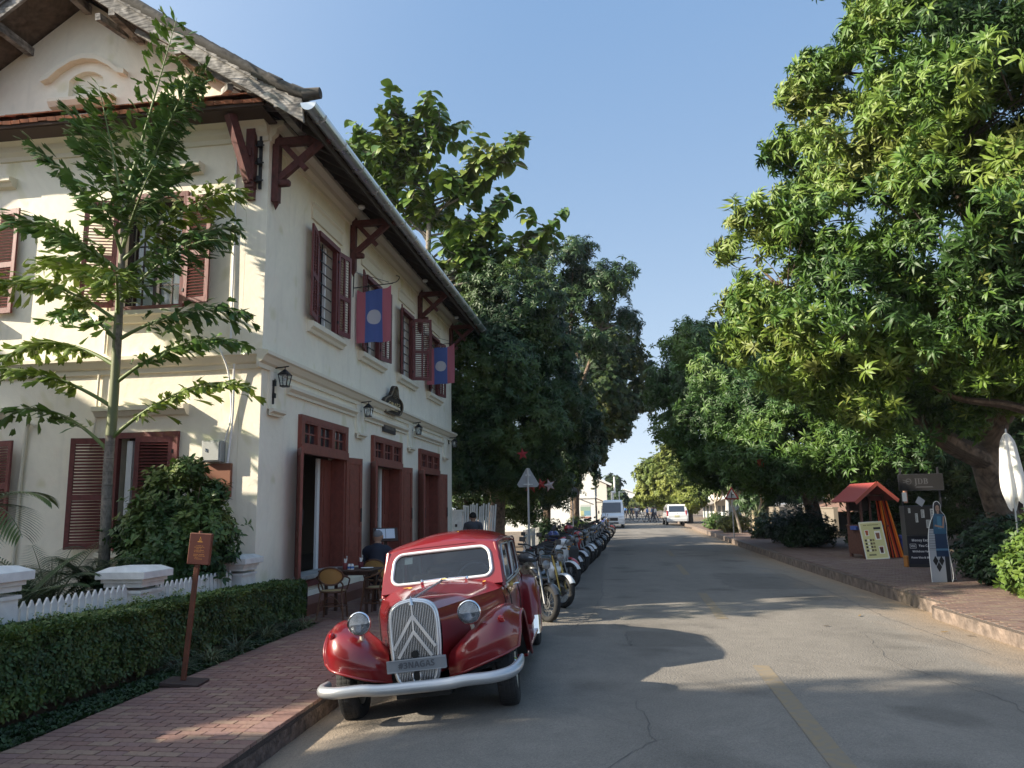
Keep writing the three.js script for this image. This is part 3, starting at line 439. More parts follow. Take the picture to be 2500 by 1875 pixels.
  // fuse holder on the street wall
  place(mk('wall_fitting', [box(0.03, 0.4, 0.03, 0.35, 3.85, 0.06), box(0.06, 0.1, 0.05, 0.36, 4.02, 0.07), box(0.06, 0.08, 0.05, 0.36, 3.8, 0.07)], M.blackIron, house), S, 0, 0, 0);
  // picture by the door
  place(mk('menu_frame', [box(0.32, 0.55, 0.03, 4.62, 2.02, 0.02)], M.blackPlastic, house), S, 0, 0, 0);

  // ---- things that hang on the house (world position from the house frame)
  house.updateMatrixWorld(true);
  const W = (x, y, z) => V(x, y, z).applyMatrix4(house.matrixWorld);
  // lanterns
  const lampMat = phys(C(0.8, 0.84, 0.85), 0.08, { transmission: 0.85, thickness: 0, side: THREE.DoubleSide });
  const names = ['black wall lantern nearest the house corner, above the first door', 'black wall lantern between the first and second doors', 'black wall lantern between the second and third doors', 'black wall lantern at the far end of the street wall'];
  let lp; [0.55, 5.15, 9.75, 14.75].forEach((s, i) => {
    let t; if (!i) { t = lp = thing('wall_lantern', names[0], 'lantern', [0, 0, 0], 0, 'wall lanterns along the street wall');
      mk('wall_arm', [box(0.03, 0.42, 0.05, 0.015, 0, 0), rod([0.02, 0.02, 0], [0.34, 0.05, 0], 0.014), sph(0.03, 0.03, 0.22, 0), sph(0.025, 0.03, -0.22, 0), rod([0.26, 0.05, 0], [0.26, -0.02, 0], 0.01)], M.blackIron, t);
      mk('lantern_roof', T(new THREE.CylinderGeometry(0.02, 0.17, 0.12, 4), 0.26, -0.07, 0, 0, 0.785, 0), M.blackIron, t);
      const fr = []; for (let k = 0; k < 4; k++) { const a = k * Math.PI / 2 + 0.785; fr.push(bar([0.26 + 0.145 * Math.cos(a), -0.13, 0.145 * Math.sin(a)], [0.26 + 0.095 * Math.cos(a), -0.36, 0.095 * Math.sin(a)], 0.018, 0.018)); } fr.push(T(new THREE.CylinderGeometry(0.11, 0.11, 0.025, 4), 0.26, -0.37, 0, 0, 0.785, 0)); mk('lantern_frame', fr, M.blackIron, t);
      for (let k = 0; k < 4; k++) { const g = new THREE.PlaneGeometry(0.19, 0.22); const p = g.attributes.position; for (let q = 0; q < 4; q++) if (p.getY(q) < 0) p.setX(q, p.getX(q) * 0.66); mk('pane', T(g, 0.26 + 0.085 * Math.cos(k * Math.PI / 2), -0.245, -0.085 * Math.sin(k * Math.PI / 2), 0, k * Math.PI / 2 + Math.PI / 2, 0), lampMat, t); }
      mk('bulb', [sph(0.035, 0.26, -0.23, 0), box(0.03, 0.07, 0.03, 0.26, -0.16, 0)], M.white, t);
    } else { t = lp.clone(); t.name = numbered('wall_lantern'); scene.add(t); t.userData = { ...t.userData, label: names[i] }; }
    t.position.copy(W(0.01, 4.28, -s + 0.12)); t.rotation.y = house.rotation.y; t.scale.setScalar(0.84);
  });
  // carved name board
  const textTex = (w, h, draw) => { const c = document.createElement('canvas'); c.width = w; c.height = h; const x = c.getContext('2d'); draw(x, w, h); const t = new THREE.CanvasTexture(c); t.colorSpace = THREE.SRGBColorSpace; t.anisotropy = 4; return t; };
  M.textTex = textTex;
  { const t = thing('name_board', 'dark teardrop wooden board with gold script above the middle door', 'sign'); t.position.copy(W(0.06, 4.3, -7.3)); t.rotation.y = house.rotation.y + Math.PI / 2 - 0.1; t.rotation.order = 'YXZ'; t.rotation.x = 0.12; t.scale.set(1.15, 0.68, 1);
    const o = [[-0.42, 0], [-0.56, 0.28], [-0.5, 0.5], [-0.36, 0.62], [-0.24, 0.68], [-0.16, 0.85], [-0.1, 1.03], [0, 1.1], [0.1, 1.03], [0.16, 0.85], [0.24, 0.68], [0.36, 0.62], [0.5, 0.5], [0.56, 0.28], [0.42, 0]];
    const sh = new THREE.Shape(); sh.moveTo(...o[0]); sh.splineThru(o.slice(1).map((p) => new THREE.Vector2(...p))); sh.lineTo(...o[0]);
    mk('board', T(ext(sh, 0.09, 0.02, 30), 0, 0, 0), std(C(0.025, 0.017, 0.012), 0.6), t);
    const rim = tube([...o, o[0]].map(([x, y]) => [x * 0.97, y * 0.97 + 0.015, 0.09]), 0.022, 6, 120); mk('rim', rim, std(C(0.17, 0.13, 0.08), 0.6), t);
    const gold = std(C(0.62, 0.5, 0.26), 0.4), gl = []; // looping script and a leaf spray above it
    const gs = (pts) => gl.push(tube(pts.map(([x, y]) => [x, y, 0.095]), 0.014, 5, pts.length * 6));
    gs([[-0.33, 0.36], [-0.28, 0.44], [-0.2, 0.4], [-0.24, 0.3], [-0.33, 0.26], [-0.22, 0.22], [-0.13, 0.3], [-0.13, 0.45]]); gs([[-0.08, 0.43], [-0.07, 0.25], [0.0, 0.23], [0.04, 0.32], [0.05, 0.44], [0.06, 0.24], [0.13, 0.23], [0.16, 0.45]]); gs([[0.22, 0.42], [0.3, 0.44], [0.33, 0.36], [0.24, 0.33], [0.24, 0.24], [0.34, 0.23]]); gs([[-0.22, 0.14], [0.22, 0.14]]);
    mk('lettering', gl, gold, t); const lv = []; for (let k = 0; k < 5; k++) for (const s of [-1, 1]) lv.push(bar([0, 0.6 + k * 0.07, 0.094], [s * (0.12 - k * 0.018), 0.68 + k * 0.075, 0.094], 0.012, 0.012)); mk('carving', lv, std(C(0.2, 0.16, 0.09), 0.5), t); }
  { const t = thing('restaurant_plate', 'small rectangular dark wooden plate over the middle door', 'sign'); t.position.copy(W(0.01, 3.93, -7.35)); t.rotation.y = house.rotation.y + Math.PI / 2;
    mk('plate', rbox(1.1, 0.27, 0.04, 0.006, 0, 0, 0.02), std(C(0.055, 0.042, 0.035), 0.7), t);
    const tex = textTex(512, 128, (x, w, h) => { x.fillStyle = '#35302c'; x.fillRect(0, 0, w, h); x.fillStyle = '#8b8172'; x.font = 'bold 74px serif'; x.textAlign = 'center'; x.textBaseline = 'middle'; x.fillText('Restaurant', w / 2, h / 2); });
    const pl = new THREE.PlaneGeometry(1.02, 0.22); mk('lettering', T(pl, 0, 0, 0.043), std(C(1, 1, 1), 0.7, { map: tex }), t, true); }
  // flags on bent iron poles
  const flagTex = textTex(256, 384, (x, w, h) => { x.fillStyle = '#cf7482'; x.fillRect(0, 0, w, h); x.fillStyle = '#5c74ba'; x.fillRect(w * 0.25, 0, w * 0.5, h); x.fillStyle = '#dedce2'; x.beginPath(); x.arc(w / 2, h * 0.53, w * 0.205, 0, 7); x.fill(); });
  const flagMat = phys(C(1, 1, 1), 0.85, { map: flagTex, side: THREE.DoubleSide, transmission: 0.5, thickness: 0 });
  [['red and blue flag with white disc, the larger one hanging nearer the corner', 4.6, 7.0, 0.82, 1.28, 0], ['red and blue flag with white disc, the farther one at the end of the house', 11.2, 6.98, 0.88, 1.2, 1]].forEach(([lab, s, y, w, h, k]) => {
    const t = thing('flag', lab, 'flag', [0, 0, 0], 0, 'flags hanging from the upper windows'); t.position.copy(W(0, y, -s));
    const x0 = 0.06 + k * 0.03, yaw = 0.02;
    const cg = sheet(span(0, 1, 4).map((v) => span(0, 1, 8).map((u) => [x0 + u * w, -0.1 - (1 - v) * h - 0.03 * Math.sin(u * 9 + k) * (v > 0.9 ? 1 : 0.3) + (v > 0.9 ? 0.10 * u - 0.08 * Math.sin(u * 3.14) : 0.03 * u), 0.04 * Math.sin(u * 7 + k * 2 + v * 2) * (1.15 - v) + 0.02 * Math.sin(u * 16 + v * 3)])), 30, 40);
    // sheet's own uv: u = vertical, v = horizontal
    const uv = cg.attributes.uv; for (let i = 0; i < uv.count; i++) uv.setXY(i, uv.getY(i), uv.getX(i)); mk('cloth', cg, flagMat, t, true);
    mk('pole', [tube([[0, -0.3, 0.12], [0.02, 0.35, 0.12], [0.02, 0.6, 0.12]], 0.012, 6, 8), rod([0, -0.08, 0.12], [x0 + w + 0.05, 0.02, 0.02], 0.012), rod([0.0, 0.32, 0.1], [x0 + w - 0.05, 0.05, 0.02], 0.006), tube([[x0 + w, 0.02, 0.02], [x0 + w + 0.14, 0.06, 0.02], [x0 + w + 0.2, 0.16, 0.02], [x0 + w + 0.12, 0.2, 0.02]], 0.01, 6, 20)], M.blackIron, t);
  });
}

// ================================================================ THE RED VINTAGE CAR
const font = await new FontLoader().loadAsync('fonts/droid/droid_sans_bold.typeface.json');
const car = thing('vintage_car', 'glossy red vintage saloon with chevron grille and silver bumper parked at the kerb', 'car', [-1.67, -0.08, -7.45]);
car.rotation.set(0, 0.024, 0.098);
{
  const paint = phys(C(0.19, 0.007, 0.010), 0.42, { clearcoat: 0.85, clearcoatRoughness: 0.03, roughnessMap: grey((u, v) => 0.8 + 0.3 * tf(u, v, 5, 91, 3), 128, 0.7), side: THREE.DoubleSide });
  const silver = std(C(0.47, 0.49, 0.51), 0.34, { metalness: 0.6 });
  const bright = std(C(0.68, 0.69, 0.70), 0.26, { metalness: 0.7 });
  const cream = std(C(0.66, 0.62, 0.52), 0.5);
  const dark = std(C(0.012, 0.012, 0.012), 0.8);
  const both = (g) => [g, mirrorX(g)];
  const one = (g, s) => s > 0 ? g : mirrorX(g);
  // body sides (sill -> belt) and bonnet top (belt -> centre line), as control grids along z
  const st = [ // z, x/y of six side points, then four top points
    [0.47, [.10, .39], [.19, .46], [.232, .60], [.245, .75], [.24, .88], [.205, .985], [.15, 1.035], [.09, 1.06], [.04, 1.075], [0, 1.08]],
    [0.20, [.14, .38], [.27, .44], [.315, .60], [.33, .75], [.325, .88], [.285, .985], [.20, 1.04], [.12, 1.068], [.05, 1.085], [0, 1.092]],
    [-0.35, [.32, .34], [.45, .41], [.50, .60], [.515, .75], [.505, .88], [.45, .985], [.33, 1.045], [.20, 1.08], [.08, 1.1], [0, 1.106]],
    [-0.80, [.5, .30], [.62, .37], [.655, .58], [.665, .75], [.66, .89], [.62, .99], [.47, 1.055], [.28, 1.09], [.12, 1.108], [0, 1.114]],
    [-1.02, [.56, .29], [.66, .35], [.695, .57], [.70, .75], [.692, .90], [.66, 1.0], [.52, 1.07], [.33, 1.10], [.14, 1.12], [0, 1.124]]];
  const bonnetG = sheet(st.map((r) => r.slice(6).concat([]).map(([x, y]) => [x, y, r[0]])).map((row, i) => [[st[i][6][0], st[i][6][1], st[i][0]], ...row]), 26, 14);
  const sideRows = [...st.map((r) => r.slice(1, 7).map(([x, y]) => [x, y, r[0]])),
    ...[[-1.6, 1.01], [-2.3, 1.0], [-3.0, 0.96], [-3.6, 0.86], [-4.0, 0.7], [-4.2, 0.45]].map(([z, k]) => [[.56, .28], [.665, .33], [.71, .56], [.718, .75], [.705, .90], [.67, 1.0]].map(([x, y]) => [x * k, y, z]))];
  const sideG = sheet(sideRows, 60, 16);
  const roofRows = [[-1.158, 1.44, 1.484, 0.59], [-1.22, 1.475, 1.53, 0.62], [-1.5, 1.49, 1.585, 0.655], [-2.1, 1.47, 1.60, 0.665], [-2.8, 1.43, 1.575, 0.65], [-3.3, 1.29, 1.47, 0.61], [-3.7, 1.10, 1.27, 0.55], [-4.05, 0.9, 1.02, 0.46], [-4.22, 0.5, 0.62, 0.3]];
  const roofG = sheet(roofRows.map(([z, ye, yc, w], i) => { const k = i === 0 ? 0 : i === 1 ? 0.5 : 1; return [[0, yc + 0.02 * k, z], [w * 0.28, yc + 0.012 * k, z], [w * 0.55, yc - 0.022 * k, z], [w * 0.76, lerp(yc, ye, 0.5), z], [w * 0.92, lerp(yc, ye, 0.85), z], [w, ye - 0.03 * k, z]]; }), 44, 24);
  const tail = sheet(span(0, 1, 5).map((t) => span(-1, 1, 6).map((u) => [u * lerp(0.42, 0.6, Math.sin(t * 2.6)), lerp(0.35, 1.0, t), -4.2 + 0.12 * u * u - 0.06 * Math.sin(t * 3)])), 10, 12);
  mk('body', [both(bonnetG), both(sideG), both(roofG), tail], paint, car, true);
  // upper sides with the door windows
  const sidePoly = (y0) => [[-1.0, y0], [-1.16, 1.46], [-1.4, 1.475], [-2.8, 1.46], [-3.3, 1.30], [-3.75, y0]];
  const rw = (pts) => { const s = new THREE.Path(); s.moveTo(...pts[0]); s.splineThru(pts.slice(1).concat([pts[0]]).map((p) => new THREE.Vector2(...p))); return s; };
  const w1 = rrPts(-2.0, 1.035, -1.2, 1.415, 0.06).map(([z, y]) => [z - (z > -1.6 ? (y - 1.035) * 0.22 : 0), y]), w2 = rrPts(-2.93, 1.035, -2.1, 1.405, 0.1).map(([z, y]) => [z + (z < -2.5 ? (y - 1.035) * 0.45 : 0), y]);
  const lean = (g, off = 0) => { const p = g.attributes.position; for (let i = 0; i < p.count; i++) { const z = p.getX(i), y = p.getY(i), d = p.getZ(i); p.setXYZ(i, 0.672 + off - d - (y - 1.0) * 0.075 - 0.035 * Math.pow(Math.max(0, -z - 2.2), 1.6), y, z); } g.computeVertexNormals(); return g; };
  const up = lean(ext(poly(sidePoly(0.985), [w1, w2]), 0.03));
  for (const s of [1, -1]) {
    mk('door_pillar', one(up, s), paint, car);
    const gl = lean(ext(poly(w1), 0.006), -0.012), gl2 = lean(ext(poly(w2), 0.006), -0.012);
    const gm = phys(C(0.5, 0.55, 0.56), 0.03, { transmission: 1, thickness: 0, side: THREE.DoubleSide });
    mk('side_window', one(gl, s), gm, car); mk('side_window', one(gl2, s), gm, car);
    const fr = (w) => lean(tube(w.map(([z, y]) => [z, y, 0]), 0.011, 6, 80, true), 0.004); mk('window_trim', [one(fr(w1), s), one(fr(w2), s)], s > 0 ? silver : silver, car);
    mk('pillar', one(taperTube([[0.662, 0.99, -1.0], [0.635, 1.25, -1.09], [0.6, 1.455, -1.17]], [0.03, 0.028, 0.03], 8, 12), s), paint, car);
    mk('drip_rail', one(tube([[0.625, 1.45, -1.16], [0.652, 1.482, -1.5], [0.662, 1.475, -2.1], [0.645, 1.44, -2.8], [0.60, 1.29, -3.3]], 0.011, 6, 40), s), paint, car);
    // belt strip, door seams, hinges, handle
    mk('belt_strip', one(tube([[0.672, 1.0, -1.1], [0.683, 1.005, -1.6], [0.678, 1.003, -2.3], [0.65, 1.0, -3.0]], 0.012, 6, 40), s), silver, car);
    const seam = (z) => tube([[.664, .98, z], [.708, .9, z - 0.0], [.722, .75, z], [.716, .56, z], [.67, .335, z]].map(([x, y, zz]) => [x * (z < -2.3 ? 0.98 : 1.003), y, zz]), 0.006, 5, 24); mk('door_seam', [one(seam(-1.08), s), one(seam(-2.04), s), one(seam(-0.86).translate(-0.035, 0, 0), s)], dark, car);
    mk('hinge', one(rod([0.69, 0.985, -0.99], [0.69, 0.985, -1.09], 0.016), s), M.chrome, car);
    mk('door_handle', one(tube([[0.70, 0.93, -1.88], [0.735, 0.93, -1.9], [0.735, 0.93, -2.0]], 0.011, 6, 12), s), M.chrome, car);
    // front wing
    const F = [
      [[.265, .385, .40], [.42, .43, .50], [.60, .49, .53], [.78, .54, .47], [.895, .57, .30]],
      [[.262, .48, .42], [.42, .56, .53], [.60, .64, .56], [.79, .70, .49], [.918, .69, .26]],
      [[.275, .57, .40], [.44, .69, .48], [.62, .80, .47], [.79, .865, .37], [.922, .80, .12]],
      [[.31, .62, .26], [.47, .75, .28], [.63, .875, .25], [.79, .92, .12], [.922, .835, -.10]],
      [[.40, .63, -.05], [.53, .745, -.06], [.66, .85, -.09], [.80, .875, -.16], [.918, .775, -.28]],
      [[.53, .54, -.48], [.61, .60, -.50], [.71, .64, -.53], [.82, .62, -.56], [.915, .52, -.58]],
      [[.63, .30, -.86], [.68, .32, -.88], [.75, .33, -.9], [.84, .32, -.92], [.895, .29, -.92]]];
    const fw = sheet(F, 60, 32); const wing = mk('front_fender', one(fw, s), paint, car, true);
    mk('fender_edge', one(tube(F.map((r) => r[4]), 0.014, 6, 60), s), paint, wing); mk('fender_edge', one(tube(F[0], 0.012, 6, 30), s), paint, wing);
    mk('inner_fender', one(sheet([[[.25, .36, .36], [.5, .4, .42], [.86, .52, .26]], [[.26, .52, .3], [.5, .66, .3], [.86, .76, .06]], [[.4, .5, -.2], [.55, .6, -.2], [.86, .7, -.25]], [[.58, .28, -.8], [.66, .3, -.8], [.86, .3, -.85]]], 16, 12), s), dark, car);
    mk('running_board', one(rbox(0.2, 0.04, 1.7, 0.015, 0.76, 0.285, -1.7), s), paint, car);
    // rear wing
    const Rr = [
      [[.70, .25, -2.52], [.80, .24, -2.50], [.865, .24, -2.54], [.885, .25, -2.66]], [[.70, .55, -2.58], [.81, .55, -2.54], [.88, .54, -2.60], [.897, .52, -2.72]],
      [[.70, .82, -2.75], [.80, .81, -2.72], [.868, .78, -2.78], [.887, .70, -2.86]], [[.68, .93, -3.1], [.79, .91, -3.1], [.86, .86, -3.1], [.88, .76, -3.1]],
      [[.64, .86, -3.5], [.75, .84, -3.5], [.82, .78, -3.48], [.86, .68, -3.4]], [[.58, .60, -3.88], [.70, .58, -3.88], [.79, .54, -3.80], [.83, .5, -3.6]], [[.54, .32, -4.0], [.68, .31, -3.98], [.77, .30, -3.92], [.81, .28, -3.75]]];
    const rwg = mk('rear_fender', one(sheet(Rr, 40, 18), s), paint, car, true); mk('fender_edge', one(tube(Rr.map((r) => r[3]), 0.013, 6, 50), s), paint, rwg);
    const gd = Rr.slice(0, 2).map((r) => r.map(([x, y, z]) => [x + 0.008, y, z + 0.008])); gd[1] = gd[0].map((p, i) => p.map((v, k) => lerp(v, gd[1][i][k], 0.72)));
    mk('stone_guard', one(sheet(gd, 8, 14), s), M.chrome, rwg);
    // headlamp on its stalk
    const hl = mk('headlight', one(T(lathe([[0.0, -0.15], [0.035, -0.145], [0.075, -0.10], [0.1, -0.03], [0.107, 0.0], [0.107, 0.012], [0.098, 0.018]], 32), 0.503, 0.925, 0.47, Math.PI / 2, 0, 0), s), M.chrome, car);
    const refl = lathe([[0.002, -0.055], [0.03, -0.05], [0.07, -0.025], [0.094, 0.006]], 28); mk('reflector', one(T(refl, 0.503, 0.925, 0.47, Math.PI / 2, 0, 0), s), std(C(0.30, 0.31, 0.33), 0.15, { metalness: 1, side: THREE.DoubleSide }), hl);
    const lens = lathe([[0, 0.034], [0.04, 0.031], [0.075, 0.022], [0.097, 0.012]], 32); mk('lens', one(T(lens, 0.503, 0.925, 0.47, Math.PI / 2, 0, 0), s), phys(C(0.86, 0.88, 0.9), 0.06, { transmission: 0.92, thickness: 0, side: THREE.DoubleSide }), hl);
    const fl = []; for (let k = -8; k <= 8; k++) { const x = k * 0.0105, h = Math.sqrt(Math.max(0, 0.088 * 0.088 - x * x)); fl.push(bar([0.503 + x, 0.925 - h * 0.05, 0.497 - x * x * 2], [0.503 + x, 0.925 + h, 0.485 - x * x], 0.004, 0.004)); } mk('lens_flute', fl.map((g) => one(g, s)), std(C(0.55, 0.57, 0.6), 0.2, { metalness: 0.6 }), hl);
    mk('lamp_stalk', [one(rod([0.503, 0.83, 0.42], [0.52, 0.735, 0.37], 0.016, 0.022), s), one(sph(0.045, 0.525, 0.735, 0.365, 1.3, 0.5, 1), s)], cream, hl);
    mk('side_lamp', [one(T(lathe([[0.034, 0], [0.03, 0.03], [0.027, 0.055], [0.012, 0.072], [0, 0.075]], 16), 0.775, 0.815, 0.405, 0.9, 0, 0), s)], phys(C(0.42, 0.01, 0.015), 0.1, { clearcoat: 1 }), car);
  }
  // windscreen panel
  { const a = V(0, 1.06, -0.965), b = V(0, 1.48, -1.175), h = a.distanceTo(b), tilt = -Math.atan2(b.z - a.z, b.y - a.y);
    const out = [[-0.665, -0.03], [0.665, -0.03], [0.645, 0.2], [0.615, 0.34], [0.59, 0.42], [0.54, h - 0.015], [0.46, h], [-0.46, h], [-0.54, h - 0.015], [-0.59, 0.42], [-0.615, 0.34], [-0.645, 0.2]];
    const hole = []; { const P = rrPts(-0.56, 0.055, 0.56, 0.405, 0.1, 8); for (const [x, y] of P) hole.push([x * (1 - 0.06 * Math.max(0, (y - 0.055) / 0.35)), y + 0.012 * (1 - x * x * 3)]); }
    const put = (g) => T(g, a.x, a.y, a.z, -tilt, 0, 0);
    mk('windscreen_surround', put(T(ext(poly(out, [hole]), 0.03), 0, 0, -0.02)), paint, car);
    const fr = mk('windscreen', put(T(ext(poly(hole), 0.006), 0, 0, -0.008)), phys(C(0.55, 0.6, 0.64), 0.02, { transmission: 1, thickness: 0, ior: 1.6, specularIntensity: 1, side: THREE.DoubleSide }), car);
    mk('windscreen_frame', put(tube(hole.map(([x, y]) => [x, y, 0.012]), 0.018, 8, 160, true)), std(C(0.72, 0.73, 0.74), 0.35, { metalness: 0.25 }), fr);
    mk('wiper', [rod([-0.2, 1.118, -0.90], [-0.21, 1.14, -0.93], 0.02), rod([-0.2, 1.14, -0.925], [0.05, 1.145, -0.94], 0.006), rod([0.28, 1.108, -0.9], [0.29, 1.13, -0.93], 0.018), rod([0.29, 1.135, -0.925], [0.08, 1.14, -0.94], 0.006)], M.chrome, car);
    mk('sticker', put(T(new THREE.PlaneGeometry(0.09, 0.08), -0.38, 0.34, -0.012)), std(C(0.5, 0.55, 0.5), 0.8), fr); }
  // cabin
  const lea = std(C(0.06, 0.035, 0.03), 0.6);
  mk('seat', [rbox(0.5, 0.5, 0.14, 0.06, -0.3, 0.9, -1.95), rbox(0.5, 0.5, 0.14, 0.06, 0.3, 0.9, -1.95), rbox(1.1, 0.16, 0.5, 0.06, 0, 0.6, -1.7)], lea, car); mk('seat', [rbox(1.15, 0.55, 0.16, 0.07, 0, 0.92, -2.95), rbox(1.15, 0.18, 0.5, 0.07, 0, 0.6, -2.7)], lea, car);
  mk('dashboard', rbox(1.2, 0.16, 0.14, 0.04, 0, 0.99, -1.12), dark, car); mk('cabin_floor', box(1.2, 0.03, 2.8, 0, 0.42, -2.3), dark, car);
  mk('steering_wheel', [T(new THREE.TorusGeometry(0.19, 0.012, 8, 40), 0.3, 1.08, -1.36, -0.5, 0, 0), rod([0.3, 1.08, -1.36], [0.3, 0.95, -1.1], 0.015), bar([0.12, 1.08, -1.36], [0.48, 1.08, -1.36], 0.02, 0.01)], std(C(0.4, 0.4, 0.38), 0.4), car);
  // grille
  { const zg = (y) => 0.515 + (0.72 - y) * 0.05;
    const half = [[0, 1.075], [0.03, 1.07], [0.12, 1.05], [0.18, 1.005], [0.204, 0.93], [0.21, 0.8], [0.203, 0.62], [0.185, 0.48], [0.155, 0.4], [0.10, 0.36], [0, 0.35]];
    const cv = new THREE.CatmullRomCurve3(half.map(([x, y]) => V(x, y, zg(y))), false, 'centripetal').getPoints(60), loop = [...cv, ...cv.slice(1, -1).reverse().map((p) => V(-p.x, p.y, p.z))];
    const gr = mk('grille', taperTube(loop.concat([loop[0]]).map((p) => [p.x, p.y, p.z]), [0.013, 0.013], 8, 200), bright, car);
    const back = poly(loop.map((p) => [p.x * 0.98, p.y])); mk('grille_back', T(ext(back, 0.02), 0, 0, 0.47), dark, gr);
    mk('grille_shell', [tube(loop.map((p) => [p.x * 1.05, 0.715 + (p.y - 0.715) * 1.03, p.z - 0.03]), 0.017, 8, 160, true)], bright, gr);
    const barM = std(C(0.5, 0.51, 0.52), 0.25, { metalness: 0.9 });
    const wAt = (x) => { let t = 0, b = 0; for (let i = 0; i < cv.length - 1; i++) { const p = cv[i], q = cv[i + 1]; if ((p.x - x) * (q.x - x) <= 0 && p.x !== q.x) { const y = lerp(p.y, q.y, (x - p.x) / (q.x - p.x)); if (y > 0.7) t = y; else b = y; } } return [t || 0.9, b || 0.5]; };
    for (let k = -13; k <= 13; k++) { const x = k * 0.0148; const [t, b] = wAt(Math.abs(x) + 1e-4); mk('grille_bar', rbox(0.0085, t - b, 0.016, 0.003, x, (t + b) / 2, zg((t + b) / 2) - 0.004, -0.05, 0, 0, 1), barM, gr); }
    const chev = (y0, y1, hw) => [1, -1].map((s) => bar([0, y0, zg(y0) + 0.016], [s * hw, y1, zg(y1) + 0.016], 0.026, 0.012, V(0, 0, 1)));
    mk('chevron', chev(0.95, 0.675, 0.188), bright, gr); mk('chevron', chev(0.815, 0.60, 0.15), bright, gr);
    mk('spine', [bar([0, 1.07, zg(1.06) + 0.012], [0, 0.8, zg(0.8) + 0.012], 0.012, 0.012), T(new THREE.ConeGeometry(0.028, 0.08, 4), 0, 1.085, 0.52, 0, 0.785, 0)], bright, gr);
    mk('crank_hole', [T(new THREE.TorusGeometry(0.034, 0.009, 8, 24, Math.PI), 0, 0.425, zg(0.42) + 0.014, 0, 0, Math.PI), rod([-0.034, 0.425, zg(0.42) + 0.014], [-0.034, 0.47, zg(0.45) + 0.014], 0.009), rod([0.034, 0.425, zg(0.42) + 0.014], [0.034, 0.47, zg(0.45) + 0.014], 0.009)], M.chrome, gr);
    mk('crank_recess', rbox(0.058, 0.075, 0.02, 0.02, 0, 0.445, zg(0.44) + 0.004), dark, gr);
    mk('badge', T(new THREE.CylinderGeometry(0.032, 0.032, 0.02, 20), 0, 0.625, zg(0.62) + 0.018, Math.PI / 2, 0, 0), dark, gr);
    mk('bonnet_strip', tube(st.slice().map((r) => [0, r[10][1] + 0.004, r[0] + 0.02]), 0.009, 6, 40), silver, car); }
  // number plate
  { const p = mk('number_plate', rbox(0.535, 0.108, 0.014, 0.006, 0.015, 0.545, 0.585, -0.04, 0, 0.02), std(C(0.20, 0.22, 0.245), 0.45, { metalness: 0.3 }), car);
    mk('plate_rim', [box(0.52, 0.005, 0.004, 0.015, 0.593, 0.594), box(0.52, 0.005, 0.004, 0.015, 0.498, 0.594)], std(C(0.32, 0.34, 0.36), 0.4), p);
    const g = new TextGeometry('#3NAGAS', { font, size: 0.052, depth: 0.006, curveSegments: 4, bevelEnabled: false }); g.computeBoundingBox(); const w = g.boundingBox.max.x; T(g, 0.015 - w / 2, 0.520, 0.592, 0, 0, 0.02); mk('lettering', g, std(C(0.075, 0.082, 0.095), 0.45), p); }
  // bumper
  { const pts = [[-0.83, 0.425, 0.46], [-0.85, 0.415, 0.55], [-0.815, 0.405, 0.65], [-0.70, 0.398, 0.70], [-0.45, 0.40, 0.715], [-0.30, 0.388, 0.725], [0, 0.388, 0.73], [0.30, 0.390, 0.725], [0.45, 0.40, 0.715], [0.70, 0.403, 0.70], [0.84, 0.42, 0.64], [0.90, 0.45, 0.52], [0.92, 0.49, 0.36]];
    const g = taperTube(pts, [0.034, 0.048, 0.05, 0.05, 0.05, 0.05, 0.05, 0.05, 0.05, 0.05, 0.05, 0.046, 0.02], 14, 110);
    mk('bumper', g, silver, car);
    mk('bumper_bracket', [bar([-0.35, 0.38, 0.7], [-0.35, 0.36, 0.2], 0.05, 0.02), bar([0.35, 0.38, 0.7], [0.35, 0.36, 0.2], 0.05, 0.02)], dark, car); }
  // underside
  mk('chassis', [box(0.9, 0.16, 3.6, 0, 0.3, -1.9), box(0.5, 0.14, 0.5, 0, 0.29, 0.1), rod([-0.65, 0.3, 0], [0.65, 0.3, 0], 0.03), rod([-0.6, 0.34, 0.1], [0.6, 0.34, 0.1], 0.025), bar([-0.55, 0.4, 0.0], [-0.25, 0.46, 0.3], 0.04, 0.06), bar([0.55, 0.4, 0.0], [0.25, 0.46, 0.3], 0.04, 0.06), rod([-0.65, 0.36, -3.1], [0.65, 0.36, -3.1], 0.04)], dark, car);
  // wheels
  const tread = grey((u, v) => (Math.abs(((u * 60) % 1) - 0.5) < 0.36 ? 0.8 : 0.2) * (Math.abs(((v * 9) % 1) - 0.5) < 0.4 ? 1 : 0.3), 256, 1);
  const tyreM = std(C(0.02, 0.02, 0.021), 0.85, { bumpMap: tread, bumpScale: 0.006 });
  const tyreG = ready(lathe([[0.215, -0.07], [0.25, -0.088], [0.315, -0.09], [0.348, -0.072], [0.358, -0.04], [0.36, 0], [0.358, 0.04], [0.348, 0.072], [0.315, 0.09], [0.25, 0.088], [0.215, 0.07]], 48), true);
  const rimG = ready([lathe([[0.225, 0.05], [0.222, 0.078], [0.205, 0.07], [0.19, 0.03], [0.15, 0.02], [0.12, 0.045], [0.06, 0.06], [0, 0.065]], 40), lathe([[0.222, -0.07], [0.2, -0.06], [0.2, 0.03]], 32)]);
  const capG = ready(lathe([[0.075, 0.055], [0.07, 0.085], [0.03, 0.1], [0, 0.102]], 24));
